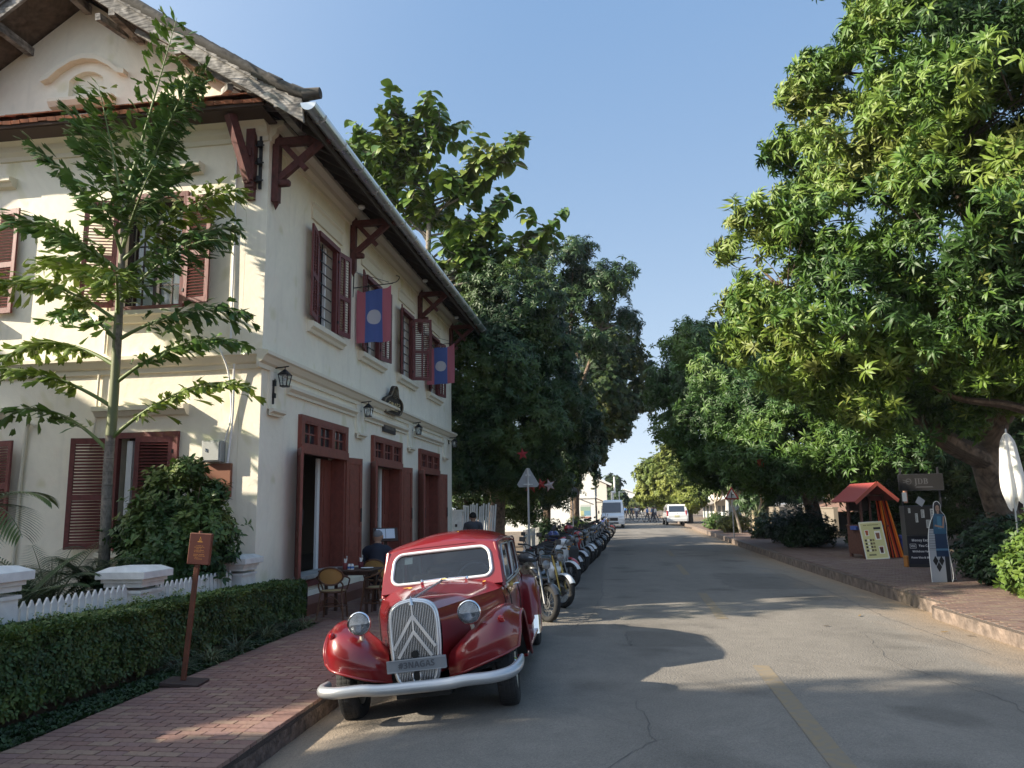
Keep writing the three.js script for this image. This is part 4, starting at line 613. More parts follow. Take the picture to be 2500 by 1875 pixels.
  for (const [x, z, s, yaw] of [[0.735, 0, 1, 0.06], [-0.735, 0, -1, 0.06], [0.74, -3.1, 1, 0], [-0.74, -3.1, -1, 0]]) {
    const w = new THREE.Group(); w.name = 'wheel'; car.add(w); w.position.set(x, 0.36, z); w.rotation.set(0, yaw, -s * Math.PI / 2);
    mk('tyre', tyreG, tyreM, w); mk('rim', rimG, std(C(0.5, 0.47, 0.4), 0.45, { metalness: 0.2 }), w); mk('hub_cap', capG, M.chrome, w);
  }
}
{ // small yellow leaves lying on the roof and bonnet
  const f = rng(31), g = []; car.updateMatrixWorld(true);
  const leaf = (x, y, z, s) => { const q = new THREE.CircleGeometry(0.03 * s, 8); q.scale(1.5, 0.6, 1); q.rotateX(-Math.PI / 2 + rr(-0.3, 0.3, f)); q.rotateY(rr(0, 6.3, f)); q.translate(x, y, z); g.push(q.applyMatrix4(car.matrixWorld)); };
  for (const [x, y, z] of [[-0.28, 1.575, -1.5], [-0.05, 1.60, -1.55], [0.12, 1.61, -1.62], [-0.15, 1.605, -1.75], [0.35, 1.575, -1.9], [-0.4, 1.54, -1.45], [-0.25, 1.10, -0.62], [-0.3, 1.095, -0.75], [0.0, 1.125, -0.72], [0.15, 1.115, -0.85], [0.48, 1.075, -0.85], [-0.36, 1.09, -0.88], [0.03, 1.14, -0.93]]) leaf(x, y, z, rr(0.7, 1.3, f));
  const m = stuff(mk('fallen_leaves', g, std(C(0.62, 0.38, 0.05), 0.8, { side: THREE.DoubleSide }))); m.userData.label = 'small yellow fallen leaves lying on the red car';
}

// ================================================================ MOTORBIKES
{
  const P = (c, r = 0.25) => phys(C(...c), r, { clearcoat: 0.8, clearcoatRoughness: 0.05, side: THREE.DoubleSide });
  const white = P([0.62, 0.63, 0.64]), black = P([0.015, 0.015, 0.017]), red = P([0.34, 0.015, 0.018]), blue = P([0.02, 0.04, 0.18]), silver = P([0.42, 0.43, 0.45]), grey2 = P([0.12, 0.125, 0.135]);
  const gold = std(C(0.36, 0.26, 0.08), 0.35, { metalness: 0.8 }), lampG = phys(C(0.16, 0.17, 0.18), 0.08, { clearcoat: 1 });
  const R = 0.285, tyre = ready(lathe([[R - 0.085, -0.035], [R - 0.055, -0.055], [R - 0.018, -0.045], [R, 0], [R - 0.018, 0.045], [R - 0.055, 0.055], [R - 0.085, 0.035]], 36));
  const rimR = ready([lathe([[R - 0.08, -0.026], [R - 0.095, -0.018], [R - 0.095, 0.018], [R - 0.08, 0.026]], 36), T(new THREE.CylinderGeometry(0.045, 0.045, 0.1, 14)), T(new THREE.CylinderGeometry(0.085, 0.085, 0.008, 18), 0, 0.03, 0)]);
  const spokesG = ready(Array.from({ length: 24 }, (_, k) => { const a = k / 24 * 6.283, s = k % 2 ? 1 : -1; return rod([0.04 * Math.cos(a + 0.5 * s), 0.03 * s, 0.04 * Math.sin(a + 0.5 * s)], [(R - 0.08) * Math.cos(a), 0, (R - 0.08) * Math.sin(a)], 0.0028, 0.0028, 4); }));
  const rimM = std(C(0.15, 0.155, 0.16), 0.45, { metalness: 0.8 }), stD = std(C(0.20, 0.205, 0.21), 0.4, { metalness: 0.8 });
  const arcFender = (r, w, a0, a1, n = 16) => { const rows = span(a0, a1, n).map((a) => span(-1, 1, 6).map((u) => { const rad = r - 0.035 * u * u; return [rad * Math.cos(a), rad * Math.sin(a), u * w]; })); return sheet(rows, n, 8); };
  const wheel = (t, x) => { const w = new THREE.Group(); w.name = 'wheel'; w.position.set(x, R, 0); w.rotation.x = Math.PI / 2; t.add(w); mk('tyre', tyre, M.rubber, w); mk('rim', rimR, rimM, w); mk('spokes', spokesG, rimM, w); return w; };
  const fork = (t, m, x0, top, xa = 0.62) => { for (const s of [-1, 1]) { mk('fork', [rod([xa, R, s * 0.075], [lerp(xa, x0, 0.5), lerp(R, top, 0.5), s * 0.075], 0.021, 0.021)], stD, t); mk('fork', [rod([lerp(xa, x0, 0.42), lerp(R, top, 0.42), s * 0.075], [x0, top, s * 0.075], 0.027, 0.027)], m, t); } };
  const bars = (t, x, y, w = 0.34) => { mk('handlebar', [tube([[x - 0.14, y + 0.05, -w], [x - 0.04, y + 0.05, -w * 0.55], [x, y, -0.08], [x, y, 0.08], [x - 0.04, y + 0.05, w * 0.55], [x - 0.14, y + 0.05, w]], 0.012, 6, 30), rod([x - 0.08, y + 0.05, -w * 0.72], [x - 0.15, y + 0.05, -w], 0.018), rod([x - 0.08, y + 0.05, w * 0.72], [x - 0.15, y + 0.05, w], 0.018)], M.blackPlastic, t);
    for (const s of [-1, 1]) mk('mirror', [rod([x - 0.06, y + 0.05, s * w * 0.6], [x - 0.04, y + 0.22, s * w * 0.85], 0.006), T(rbox(0.02, 0.075, 0.12, 0.02), x - 0.04, y + 0.26, s * w * 0.92)], M.blackPlastic, t); };
  const rear = (t, body) => { mk('seat', [rbox(0.68, 0.11, 0.25, 0.05, -0.28, 0.77, 0, 0, 0, -0.07)], M.blackLeather, t); mk('rear_fender', T(arcFender(R + 0.05, 0.075, 1.4, 3.4), -0.62, R, 0), M.blackPlastic, t);
    mk('tail', [rbox(0.62, 0.24, 0.24, 0.09, -0.46, 0.65, 0, 0, 0, -0.2)], body, t); mk('tail_lamp', [rbox(0.05, 0.08, 0.16, 0.02, -0.78, 0.71, 0)], red, t); mk('exhaust', [rod([0.1, 0.25, 0.14], [-0.35, 0.27, 0.16], 0.02), rod([-0.3, 0.27, 0.16], [-0.8, 0.36, 0.17], 0.045, 0.055, 12)], stD, t);
    mk('shock', [rod([-0.6, R, -0.12], [-0.45, 0.68, -0.12], 0.025), rod([-0.6, R, 0.12], [-0.45, 0.68, 0.12], 0.025)], stD, t); mk('swing_arm', [bar([-0.62, R, -0.09], [-0.1, 0.32, -0.09], 0.03, 0.05), bar([-0.62, R, 0.09], [-0.1, 0.32, 0.09], 0.03, 0.05)], M.blackIron, t);
    mk('engine', [rbox(0.34, 0.2, 0.22, 0.05, 0.02, 0.34, 0), T(new THREE.CylinderGeometry(0.075, 0.085, 0.2, 14), 0.18, 0.38, 0, 0, 0, -1.2), rbox(0.2, 0.16, 0.28, 0.06, -0.05, 0.33, 0)], stD, t); mk('frame', [bar([0.42, 0.72, 0], [0.05, 0.45, 0], 0.05, 0.06), bar([0.05, 0.45, 0], [-0.45, 0.68, 0], 0.05, 0.05)], M.blackIron, t); };
  function naked(label, tank, side, fend, fk, group) {
    const t = thing('motorbike', label, 'motorbike', [0, 0, 0], 0, group); wheel(t, 0.64); wheel(t, -0.62); fork(t, fk, 0.36, 0.92, 0.64);
    mk('front_fender', T(arcFender(R + 0.045, 0.07, 0.55, 2.55), 0.64, R, 0), fend, t);
    mk('fuel_tank', [sph(0.2, 0.1, 0.78, 0, 1.35, 0.72, 0.72)], tank, t); mk('side_panel', [rbox(0.34, 0.26, 0.3, 0.08, 0.3, 0.66, 0, 0, 0, -0.5)], side, t); mk('side_panel', [rbox(0.3, 0.14, 0.24, 0.05, -0.2, 0.62, 0)], side, t);
    mk('headlight', T(lathe([[0, -0.1], [0.055, -0.09], [0.075, 0], [0.07, 0.02], [0, 0.035]], 20), 0.5, 0.88, 0, 0, 0, -Math.PI / 2 + 0.1), lampG, t); mk('lamp_cowl', [rbox(0.1, 0.2, 0.22, 0.05, 0.44, 0.93, 0)], black, t);
    bars(t, 0.33, 1.0, 0.38); rear(t, side); return t;
  }
  function stepThrough(label, body, leg, group, scoot) {
    const t = thing(scoot ? 'scooter' : 'motorbike', label, scoot ? 'scooter' : 'motorbike', [0, 0, 0], 0, group); wheel(t, 0.62); wheel(t, -0.60); fork(t, scoot ? stD : stD, 0.42, 0.78, 0.62);
    mk('front_fender', T(arcFender(R + 0.04, 0.065, 0.5, 2.7), 0.62, R, 0), body, t);
    // leg shield: a curved sheet falling from the handlebar to the footboard
    const w = scoot ? 0.26 : 0.19, rows = [[0.47, 0.93, w * 0.55], [0.49, 0.83, w * 0.95], [0.46, 0.68, w * 1.1], [0.40, 0.52, w * 1.05], [0.30, 0.38, w * 0.9], [0.16, 0.27, w * 0.75]];
    const sh = rows.map(([x, y, ww]) => span(-1, 1, 6).map((u) => [x - 0.11 * u * u, y + 0.015 * u * u, u * ww])); mk('leg_shield', sheet(sh, 24, 20), leg, t);
    const sh2 = rows.map(([x, y, ww]) => span(-1, 1, 6).map((u) => [x - 0.09 - 0.05 * u * u, y - 0.01, u * ww * 0.98])); mk('inner_shield', sheet(sh2, 16, 12), scoot ? leg : M.blackPlastic, t);
    mk('lamp_cowl', [sph(0.13, 0.42, 1.0, 0, 0.95, 0.7, 1.1)], body, t); mk('headlight', [sph(0.085, 0.50, 1.0, 0, 0.6, 0.7, 1.1)], lampG, t); mk('turn_lamp', [sph(0.035, 0.47, 0.86, 0.12, 0.6, 0.6, 1.2), sph(0.035, 0.47, 0.86, -0.12, 0.6, 0.6, 1.2)], std(C(0.6, 0.25, 0.03), 0.2), t);
    if (scoot) { mk('footboard', [rbox(0.45, 0.06, 0.34, 0.02, 0.05, 0.29, 0)], M.blackPlastic, t); mk('body', [sph(0.26, -0.38, 0.56, 0, 1.5, 0.72, 0.75)], body, t); } else mk('centre_cover', [bar([0.36, 0.66, 0], [-0.1, 0.52, 0], 0.16, 0.16)], body, t);
    bars(t, 0.38, 1.01, 0.33); rear(t, body); return t;
  }
  const G = 'motorbikes parked in a row along the left kerb';
  const at = (t, x, z, deg, lean = 0.1) => { const a = deg * D2R; t.rotation.set(0, 0, 0); t.rotation.order = 'YXZ'; t.rotation.y = -a; t.rotation.x = -lean; // +x of the bike points towards the road
    t.position.set(x - 0.64 * Math.cos(a), roadY(Math.max(xl(z) + 0.1, x - 0.2), z) - 0.005, z - 0.64 * Math.sin(a)); return t; };
  const dup = (src, label, mats = {}) => { const c = src.clone(); c.name = numbered(src.name.replace(/_\d+$/, '')); scene.add(c); c.userData = { ...src.userData, label }; c.traverse((o) => { if (o.isMesh && mats[o.name]) o.material = mats[o.name]; }); return c; };
  const A = naked('black motorbike half hidden behind the red car, nearest of the parked row', black, black, black, stD, G); at(A, -0.98, -12.5, 52);
  const B = dup(A, 'black motorbike with gold fork and white front mudguard, second of the row', { front_fender: white, side_panel: white, fork: gold, fuel_tank: black }); at(B, -0.84, -14.2, 47);
  const A2 = dup(A, 'motorbike with white side panels standing between the gold-fork bike and the white scooter', { side_panel: white, fuel_tank: grey2, front_fender: black }); at(A2, -1.3, -15.9, 40);
  const S = stepThrough('white scooter with a large white leg shield in the row', white, white, G, true); at(S, -0.86, -17.5, 34);
  const U = stepThrough('dark red underbone motorbike just behind the white scooter', red, black, G); at(U, -0.92, -18.7, 40);
  const list = [['silver and black motorbike with a dark bag on its front, behind the white scooter', U, { leg_shield: grey2, front_fender: silver, lamp_cowl: blue, centre_cover: silver }, -0.86, -19.8, 40], ['black motorbike squeezed in right after the bag-carrying one', A, { front_fender: black }, -0.98, -20.6, 48], ['black motorbike with dull silver front mudguard, in the middle of the row', A, { front_fender: silver }, -0.78, -21.5, 37], ['bright red motorbike with red headlamp cowl in the middle of the row', U, { leg_shield: red, front_fender: black, lamp_cowl: red }, -0.74, -22.5, 42], ['dark step-through motorbike pressed against the bright red one', U, { leg_shield: black, front_fender: grey2, lamp_cowl: grey2, centre_cover: black }, -0.82, -23.3, 36],
    ['black step-through motorbike right after the bright red one', U, { leg_shield: black, front_fender: silver, lamp_cowl: black, centre_cover: black }, -0.64, -24.3, 45], ['motorbike with pale grey panels past the middle of the row', A, { side_panel: silver, front_fender: white, fuel_tank: silver }, -0.6, -25.3, 38], ['all-black motorbike farther down the row', A, {}, -0.62, -26.3, 46], ['motorbike with a grey tank and black panels farther down the row', A, { fuel_tank: grey2 }, -0.48, -27.3, 37], ['grey step-through motorbike farther down the row', U, { leg_shield: grey2, front_fender: grey2, lamp_cowl: grey2, centre_cover: grey2 }, -0.45, -28.5, 43],
    ['dark blue step-through motorbike farther down the row', U, { leg_shield: blue, front_fender: black, lamp_cowl: black }, -0.4, -30, 39], ['black motorbike with silver tank in the far half of the row', A, { fuel_tank: silver }, -0.3, -31.6, 34], ['small dark motorbike tilted over in the far half of the row', A, { front_fender: grey2 }, -0.28, -33.4, 44], ['black step-through motorbike in the far half of the row', U, { leg_shield: black, front_fender: black, lamp_cowl: black, centre_cover: black }, -0.2, -35.5, 36], ['black motorbike before the side-on ones at the far end', A, {}, -0.1, -38.6, 30], ['dark motorbike seen almost side-on near the end of the row', A, { front_fender: grey2 }, 0.1, -44, 12], ['dark motorbike side-on, last but one before the white van', U, { leg_shield: black, lamp_cowl: grey2 }, 0.25, -48.5, 10], ['dark motorbike at the end of the row, just before the white van', A, { fuel_tank: blue }, 0.3, -53, 14]];
  for (const [lab, src, mats, x, z, d] of list) at(dup(src, lab, mats), x, z, d);
  // helmet and bags on the bikes
  const hel = (lab, m, x, y, z) => { const t = thing('helmet', lab, 'helmet', [x, y, z]); mk('shell', [sph(0.135, 0, 0.06, 0, 1.1, 1, 1)], m, t); mk('visor', [sph(0.137, 0.012, 0.05, 0.01, 1.08, 0.5, 1.0)], M.blackPlastic, t); return t; };
  hel('dark blue helmet resting on a motorbike behind the white scooter', blue, -1.3, 1.06, -18.9); hel('red helmet on the bright red motorbike', red, -1.12, 1.1, -22.95);
  { const t = thing('bag', 'black bag hung on the front of a motorbike beside the white scooter', 'bag', [-0.95, 0.62, -19.75], 0.5); mk('sack', [rbox(0.42, 0.42, 0.3, 0.1, 0, 0, 0, 0, 0, 0, 4)], M.blackLeather, t); mk('strap', tube([[-0.15, 0.2, 0], [-0.1, 0.32, 0], [0.1, 0.32, 0], [0.15, 0.2, 0]], 0.015, 6), M.blackLeather, t); }
}

// ================================================================ PLANTS
// one leaf: a bent, folded blade along +x from the origin (x length, droop downwards)
function blade(L, W, droop, segs = 4, fold = 0.25, tip = 1) {
  const pos = [], idx = [], uv = [];
  for (let i = 0; i <= segs; i++) { const t = i / segs, a = droop * t, x = L * (t - 0.18 * droop * t * t), y = -L * droop * 0.5 * t * t, w = W * 0.5 * Math.pow(Math.sin(Math.PI * Math.min(1, 0.06 + t * 0.94)), tip) * (i === segs ? 0 : 1); pos.push(x, y + w * fold, -w, x, y, 0, x, y + w * fold, w); uv.push(t, 0, t, 0.5, t, 1); if (i) { const q = (i - 1) * 3; idx.push(q, q + 1, q + 3, q + 1, q + 4, q + 3, q + 1, q + 2, q + 4, q + 2, q + 5, q + 4); } }
  const g = new THREE.BufferGeometry(); g.setAttribute('position', new THREE.Float32BufferAttribute(pos, 3)); g.setAttribute('uv', new THREE.Float32BufferAttribute(uv, 2)); g.setIndex(idx); g.computeVertexNormals(); return norm(g);
}
// a tuft of leaves round a twig end, axis +y
function rosette(n, L, W, droop, tilt, s, segs = 3, stem = 0.25) {
  const f = rng(s), g = [];
  for (let k = 0; k < n; k++) { const l = L * rr(0.7, 1.15, f); const b = blade(l, W * rr(0.85, 1.1, f), droop * rr(0.6, 1.4, f), segs); T(b, 0.012, 0, 0); T(b, 0, 0, 0, rr(-0.4, 0.4, f), 0, 0); T(b, 0, 0, 0, 0, 0, tilt * rr(0.3, 1.2, f) + rr(-0.2, 0.2, f)); T(b, 0, -stem * f() * L, 0, 0, k / n * 6.283 * 1.618 + rr(-0.3, 0.3, f), 0); g.push(b); }
  return ready(g);
}
const UP = V(0, 1, 0);
function scatter(name, parent, geo, mat, list, cols) { // list: [pos, axis, scale, tone]
  const m = new THREE.InstancedMesh(geo, mat, list.length), q = new THREE.Quaternion(), q2 = new THREE.Quaternion(), mt = new THREE.Matrix4(), c = new THREE.Color();
  list.forEach(([p, ax, s, tone, spin], i) => { q.setFromUnitVectors(UP, ax); q2.setFromAxisAngle(UP, spin); q.multiply(q2); mt.compose(p, q, V(s, s, s)); m.setMatrixAt(i, mt); const k = clamp(tone) * (cols.length - 1), a = Math.min(cols.length - 2, Math.floor(k)); c.setRGB(lerp(cols[a][0], cols[a + 1][0], k - a), lerp(cols[a][1], cols[a + 1][1], k - a), lerp(cols[a][2], cols[a + 1][2], k - a)); m.setColorAt(i, c); });
  m.name = parent ? name : numbered(name); m.castShadow = m.receiveShadow = true; m.userData.kind = 'stuff'; (parent || scene).add(m); return m;
}
function crown(parent, blobs, count, geo, mat, cols, o = {}) {
  const { seed: s = 1, up = 0.5, out = 0.8, jit = 0.5, sc = [0.8, 1.25], gap = -0.12, gf = 0.9, depth = 0.55, sq = 0.85, toneF = 0.5 } = o;
  const f = rng(s), list = [], wsum = [], n = blobs.length; let acc = 0; for (const b of blobs) { acc += b[3] * b[3]; wsum.push(acc); }
  let tries = 0;
  while (list.length < count && tries++ < count * 12) {
    const r = f() * acc; let k = 0; while (wsum[k] < r) k++; const b = blobs[k];
    const u = f() * 2 - 1, a = f() * 6.283, h = Math.sqrt(1 - u * u), d = V(h * Math.cos(a), u, h * Math.sin(a));
    const wob = 1 + 0.34 * noise(d.x * 2 + k * 3.1, d.y * 2, d.z * 2 + s) + 0.22 * noise(d.x * 5.3 + k, d.y * 5.3 + s, d.z * 5.3), rad = b[3] * wob * (1 - depth * f() * f() + 0.3 * Math.pow(f(), 7));
    const p = V(b[0] + d.x * rad, b[1] + d.y * rad * sq, b[2] + d.z * rad);
    if (noise(p.x * gf, p.y * gf, p.z * gf + s) < gap) continue;
    let deep = false; for (let j = 0; j < n; j++) if (j !== k) { const c = blobs[j], dx = p.x - c[0], dy = p.y - c[1], dz = p.z - c[2]; if (dx * dx + dy * dy + dz * dz < c[3] * c[3] * 0.36) { deep = true; break; } }
    if (deep) continue;
    const ax = d.multiplyScalar(out).add(V(rr(-jit, jit, f), up + rr(-jit, jit, f), rr(-jit, jit, f))).normalize();
    const tone = 0.5 + 0.9 * noise(p.x * toneF, p.y * toneF, p.z * toneF + 31 + s) + rr(-0.22, 0.22, f);
    list.push([p, ax, rr(sc[0], sc[1], f), tone, f() * 6.283]);
  }
  return scatter('crown', parent, geo, mat, list, cols);
}
const MANGO = [[0.030, 0.075, 0.014], [0.055, 0.125, 0.019], [0.10, 0.185, 0.022], [0.155, 0.23, 0.03], [0.19, 0.22, 0.05]];
const DARKM = [[0.016, 0.045, 0.014], [0.028, 0.068, 0.017], [0.045, 0.095, 0.022], [0.075, 0.125, 0.027]];
const LM = leafMat([1, 1, 1], 0.5, 0.22), LS = leafMat([1, 1, 1], 0.55, 0.3);
const mangoG = rosette(11, 0.22, 0.048, 1.1, 0.2, 3, 3, 0.5), mangoG2 = rosette(8, 0.25, 0.056, 1.5, -0.1, 4, 3, 0.7), mangoG3 = rosette(6, 0.17, 0.042, 0.7, 0.6, 7, 3, 0.9), mangoFar = rosette(9, 0.34, 0.085, 1.0, 0.3, 5, 2);
{
  const TREES = {
    mangoNear: [[7.4, 11.16, -15, 2.04], [6.59, 12.01, -16, 0.97], [5.27, 11.23, -17, 0.89], [6.24, 10.1, -17, 1.29], [7.01, 8.83, -15, 1.76], [7.65, 8.91, -14, 1.79], [4.76, 9.33, -17, 0.97], [5.48, 7.91, -16, 1.62], [3.86, 7.94, -17, 0.87], [6.57, 6.77, -15, 1.65], [7.39, 6.59, -14, 1.45], [3.35, 7.79, -18, 0.53], [4.13, 6.69, -17, 1.27], [3.7, 5.6, -17, 1.03], [5.12, 5.64, -16, 1.51], [6.67, 5.23, -16, 1.48], [7.49, 5.12, -15, 1.3], [3.6, 6.62, -18, 0.72], [4.33, 4.75, -17, 1.11], [5.63, 4.17, -17, 1.22], [7.53, 4.25, -18, 1.01], [8.83, 4.5, -18, 0.91], [9.0, 5.0, -16, 1.2], [7.25, 14.4, -17, 1.52], [8.14, 12.99, -15, 2.07], [9.63, 9.4, -16, 2.19], [9.96, 12.15, -16, 2.24]],
    mangoMid: [[4.28, 8.52, -34, 1.54], [3.22, 6.91, -34, 1.26], [4.84, 6.46, -32, 1.85], [5.86, 5.33, -30, 1.79], [4.09, 4.8, -32, 1.67], [2.96, 5.2, -34, 0.8], [5.12, 3.57, -29, 1.42], [6.65, 3.9, -28, 1.73], [6.84, 2.95, -28, 1.0], [8.23, 3.56, -27, 1.37], [5.38, 8.39, -35, 1.85], [9.46, 3.53, -26, 1.18], [3.57, 3.42, -31, 0.64], [4.3, 3.3, -33, 1.0], [6.0, 2.75, -30, 0.8], [7.9, 2.7, -29.5, 0.8], [7.4, 7.2, -33, 2.2], [8.6, 5.8, -30, 2.0], [9.8, 5.2, -27, 1.8], [10.5, 6.6, -28, 2.0]],
    rain: [[5.02, 4.68, -76, 1.98], [4.15, 2.93, -76, 1.27], [6.55, 3.81, -74, 2.23], [6.67, 6.62, -76, 1.43], [7.77, 2.43, -72, 1.34], [5.49, 2.32, -76, 0.87], [7.6, 5.6, -75, 1.9]],
    teak: [[-8.57, 18.77, -30, 0.67], [-6.25, 18.3, -30, 1.05], [-7.76, 16.83, -30, 1.47], [-5.29, 15.46, -29, 1.58], [-2.68, 16.41, -29, 0.96], [-4.27, 14.57, -30, 1.61], [-7.11, 15.0, -31, 1.77], [-9.74, 17.08, -30, 0.97], [-1.92, 13.18, -30, 0.83], [-4.3, 12.62, -30, 1.1], [-8.93, 15.31, -31, 1.52], [-10.3, 17.97, -30, 0.62]],
    mangoDark: [[-5.5, 12.09, -32, 1.34], [-3.61, 10.08, -31, 2.14], [-5.88, 9.3, -31, 1.63], [-2.27, 8.66, -32, 1.39], [-4.7, 7.33, -30, 2.46], [-2.39, 6.69, -33, 1.87], [-5.21, 5.36, -30, 2.12], [-3.2, 5.08, -31, 1.92], [-5.72, 3.59, -30, 1.46], [-4.23, 3.44, -31, 1.41], [-2.82, 3.63, -32, 1.19], [-1.39, 5.73, -36, 1.35], [-3.6, 2.75, -33, 1.0], [-2.6, 2.9, -35, 1.1], [-1.9, 4.1, -37, 1.3]],
    airy: [[-1.34, 15.71, -42, 1.51], [0.45, 14.17, -42, 1.61], [-0.73, 13.05, -42, 1.72], [1.44, 12.25, -44, 1.07], [-2.07, 14.54, -42, 1.5], [-0.34, 11.15, -42, 1.37], [-3.2, 16.06, -42, 1.17], [1.99, 15.11, -43, 0.59]],
    fine: [[0.59, 11.12, -48, 2.07], [2.14, 9.82, -50, 1.65], [-0.26, 8.66, -47, 1.89], [0.43, 6.72, -48, 1.32], [2.6, 8.32, -50, 1.06], [-1.2, 5.58, -46, 1.22], [-1.91, 7.32, -44, 1.65], [1.69, 11.74, -50, 1.21], [-1.7, 4.6, -44, 1.35], [-0.7, 5.4, -46, 1.3], [-2.3, 3.9, -42, 1.3], [-1.2, 3.6, -45, 0.9], [0.9, 7.9, -48, 1.4], [-0.4, 12.3, -48, 1.6]],
  };
  // ---- the big mango tree on the right
  { const t = thing('mango_tree', 'huge sunlit mango tree overhanging the right pavement, nearest tree on the right', 'tree', [9.4, 0.15, -19.5]);
    const L = (p) => p.map(([x, y, z]) => [x - 9.4, y - 0.15, z + 19.5]);
    mk('trunk', [taperTube(L([[9.5, -0.2, -19.6], [9.35, 0.8, -19.5], [9.0, 1.9, -19.3], [8.75, 2.8, -19.1]]), [0.48, 0.36, 0.32, 0.3], 12, 16)], M.bark, t);
    const limb = (p, r) => mk('limb', taperTube(L(p), r, 9, 22), M.bark, t);
    limb([[8.8, 2.7, -19.1], [7.6, 3.2, -18.4], [6.7, 4.0, -17.8], [5.8, 5.4, -17.2], [5.0, 7.2, -17]], [0.28, 0.22, 0.17, 0.11, 0.04]); limb([[8.8, 2.7, -19.1], [9.0, 4.5, -18.3], [8.3, 6.6, -17], [7.4, 9, -16.3], [6.9, 11.2, -16.2]], [0.28, 0.24, 0.18, 0.13, 0.05]); limb([[9.0, 3.6, -18.6], [10.2, 5.8, -17.4], [10, 9, -16.6]], [0.2, 0.15, 0.06]); limb([[10.8, 3.2, -17.6], [9.4, 3.45, -17.2], [8.3, 3.75, -17.0], [7.3, 3.9, -16.8], [6.4, 4.4, -16.6]], [0.14, 0.12, 0.1, 0.07, 0.03]);
    limb([[6.7, 4.0, -17.8], [6.5, 5.8, -16.6], [6.4, 7.5, -16]], [0.13, 0.1, 0.04]); limb([[8.2, 6.8, -17], [9.2, 8.6, -15.8], [8.2, 11.6, -15.3]], [0.14, 0.1, 0.04]); limb([[7.4, 9, -16.3], [5.6, 9.6, -16.8], [4.7, 9.7, -17]], [0.1, 0.06, 0.025]); limb([[7.0, 10.6, -16.2], [5.9, 11.3, -16.8], [5.0, 11.6, -17]], [0.08, 0.05, 0.02]); limb([[5.8, 5.4, -17.2], [4.4, 6.2, -17.2], [3.6, 7.2, -17.5]], [0.09, 0.06, 0.02]);
    const B = L(TREES.mangoNear).map((p, i) => [...p, TREES.mangoNear[i][3]]);
    crown(t, B, 15000, mangoG, LM, MANGO, { seed: 11, up: 0.25, gap: -0.09, gf: 0.8, toneF: 0.42, jit: 0.8, sc: [0.45, 1.25] }); crown(t, B, 12000, mangoG2, LM, MANGO, { seed: 11, up: 0.1, gap: 0.02, gf: 0.8, depth: 0.35, toneF: 0.42, jit: 0.8, sc: [0.55, 1.3] }); crown(t, B, 6000, mangoG3, LM, MANGO, { seed: 11, up: 0.3, gap: 0.02, gf: 0.8, depth: 0.3, toneF: 0.9, jit: 1 }); { const f = rng(14), tw = []; for (let k = 0; k < 120; k++) { const b = B[Math.floor(f() * B.length)], a = f() * 6.3, u = f() * 1.6 - 0.8, h = Math.sqrt(1 - u * u), r = b[3]; const d = [h * Math.cos(a), u, h * Math.sin(a)]; tw.push(taperTube([[b[0] + d[0] * r * 0.2, b[1] + d[1] * r * 0.2 - 0.2, b[2] + d[2] * r * 0.2], [b[0] + d[0] * r * 0.7, b[1] + d[1] * r * 0.6, b[2] + d[2] * r * 0.7], [b[0] + d[0] * r * 1.12, b[1] + d[1] * r * 0.95 + 0.1, b[2] + d[2] * r * 1.12]], [0.022, 0.013, 0.004], 5, 6)); } stuff(mk('twigs', tw, M.bark, t)); }
    // withered flower heads and a cluster of dead leaves
    const dead = rosette(16, 0.22, 0.05, 1.6, -0.5, 6, 3); const dl = [[1725, 0]]; const brown = std(C(0.23, 0.09, 0.05), 0.8, { side: THREE.DoubleSide });
    for (const [x, y, z, s] of [[3.38, 6.75, -17.3, 1.3], [3.62, 8.35, -17.1, 0.9], [3.55, 7.2, -16.9, 0.7]]) { const m = mk('dry_cluster', T(dead.clone().scale(s, s, s), ...L([[x, y, z]])[0]), brown, t); m.userData.label = 'brown withered cluster among the green leaves'; } }
  // ---- second mango on the right
  { const t = thing('mango_tree', 'dark green mango tree over the right pavement, behind the big sunlit one', 'tree', [8.2, 0.15, -32]); const L = (p) => p.map(([x, y, z, r]) => r === undefined ? [x - 8.2, y - 0.15, z + 32] : [x - 8.2, y - 0.15, z + 32, r]);
    mk('trunk', taperTube(L([[8.3, -0.1, -32.2], [8.1, 1.5, -32], [7.6, 3.2, -31.8], [6.4, 5.2, -31.8], [5.2, 7.6, -32.8]]), [0.34, 0.28, 0.24, 0.15, 0.05], 10, 26), M.bark, t); mk('limb', taperTube(L([[7.6, 3.2, -31.8], [7.2, 4.4, -30], [6.6, 4.6, -28.6]]), [0.16, 0.1, 0.04], 8, 14), M.bark, t);
    crown(t, L(TREES.mangoMid), 13000, mangoG, LM, [[0.026, 0.068, 0.014], [0.045, 0.105, 0.018], [0.075, 0.15, 0.022], [0.12, 0.19, 0.028]], { seed: 21, up: 0.25, gap: -0.26, sc: [0.9, 1.5], jit: 0.8 });
    const red = rosette(14, 0.2, 0.07, 1.5, -0.6, 8, 3), rm = mk('red_leaves', T(red.clone().scale(1.6, 1.6, 1.6), ...L([[5.35, 3.35, -27.55]])[0]), std(C(0.42, 0.09, 0.04), 0.7, { side: THREE.DoubleSide }), t); rm.userData.label = 'orange-red dry leaf bunch hanging at the lower edge'; }
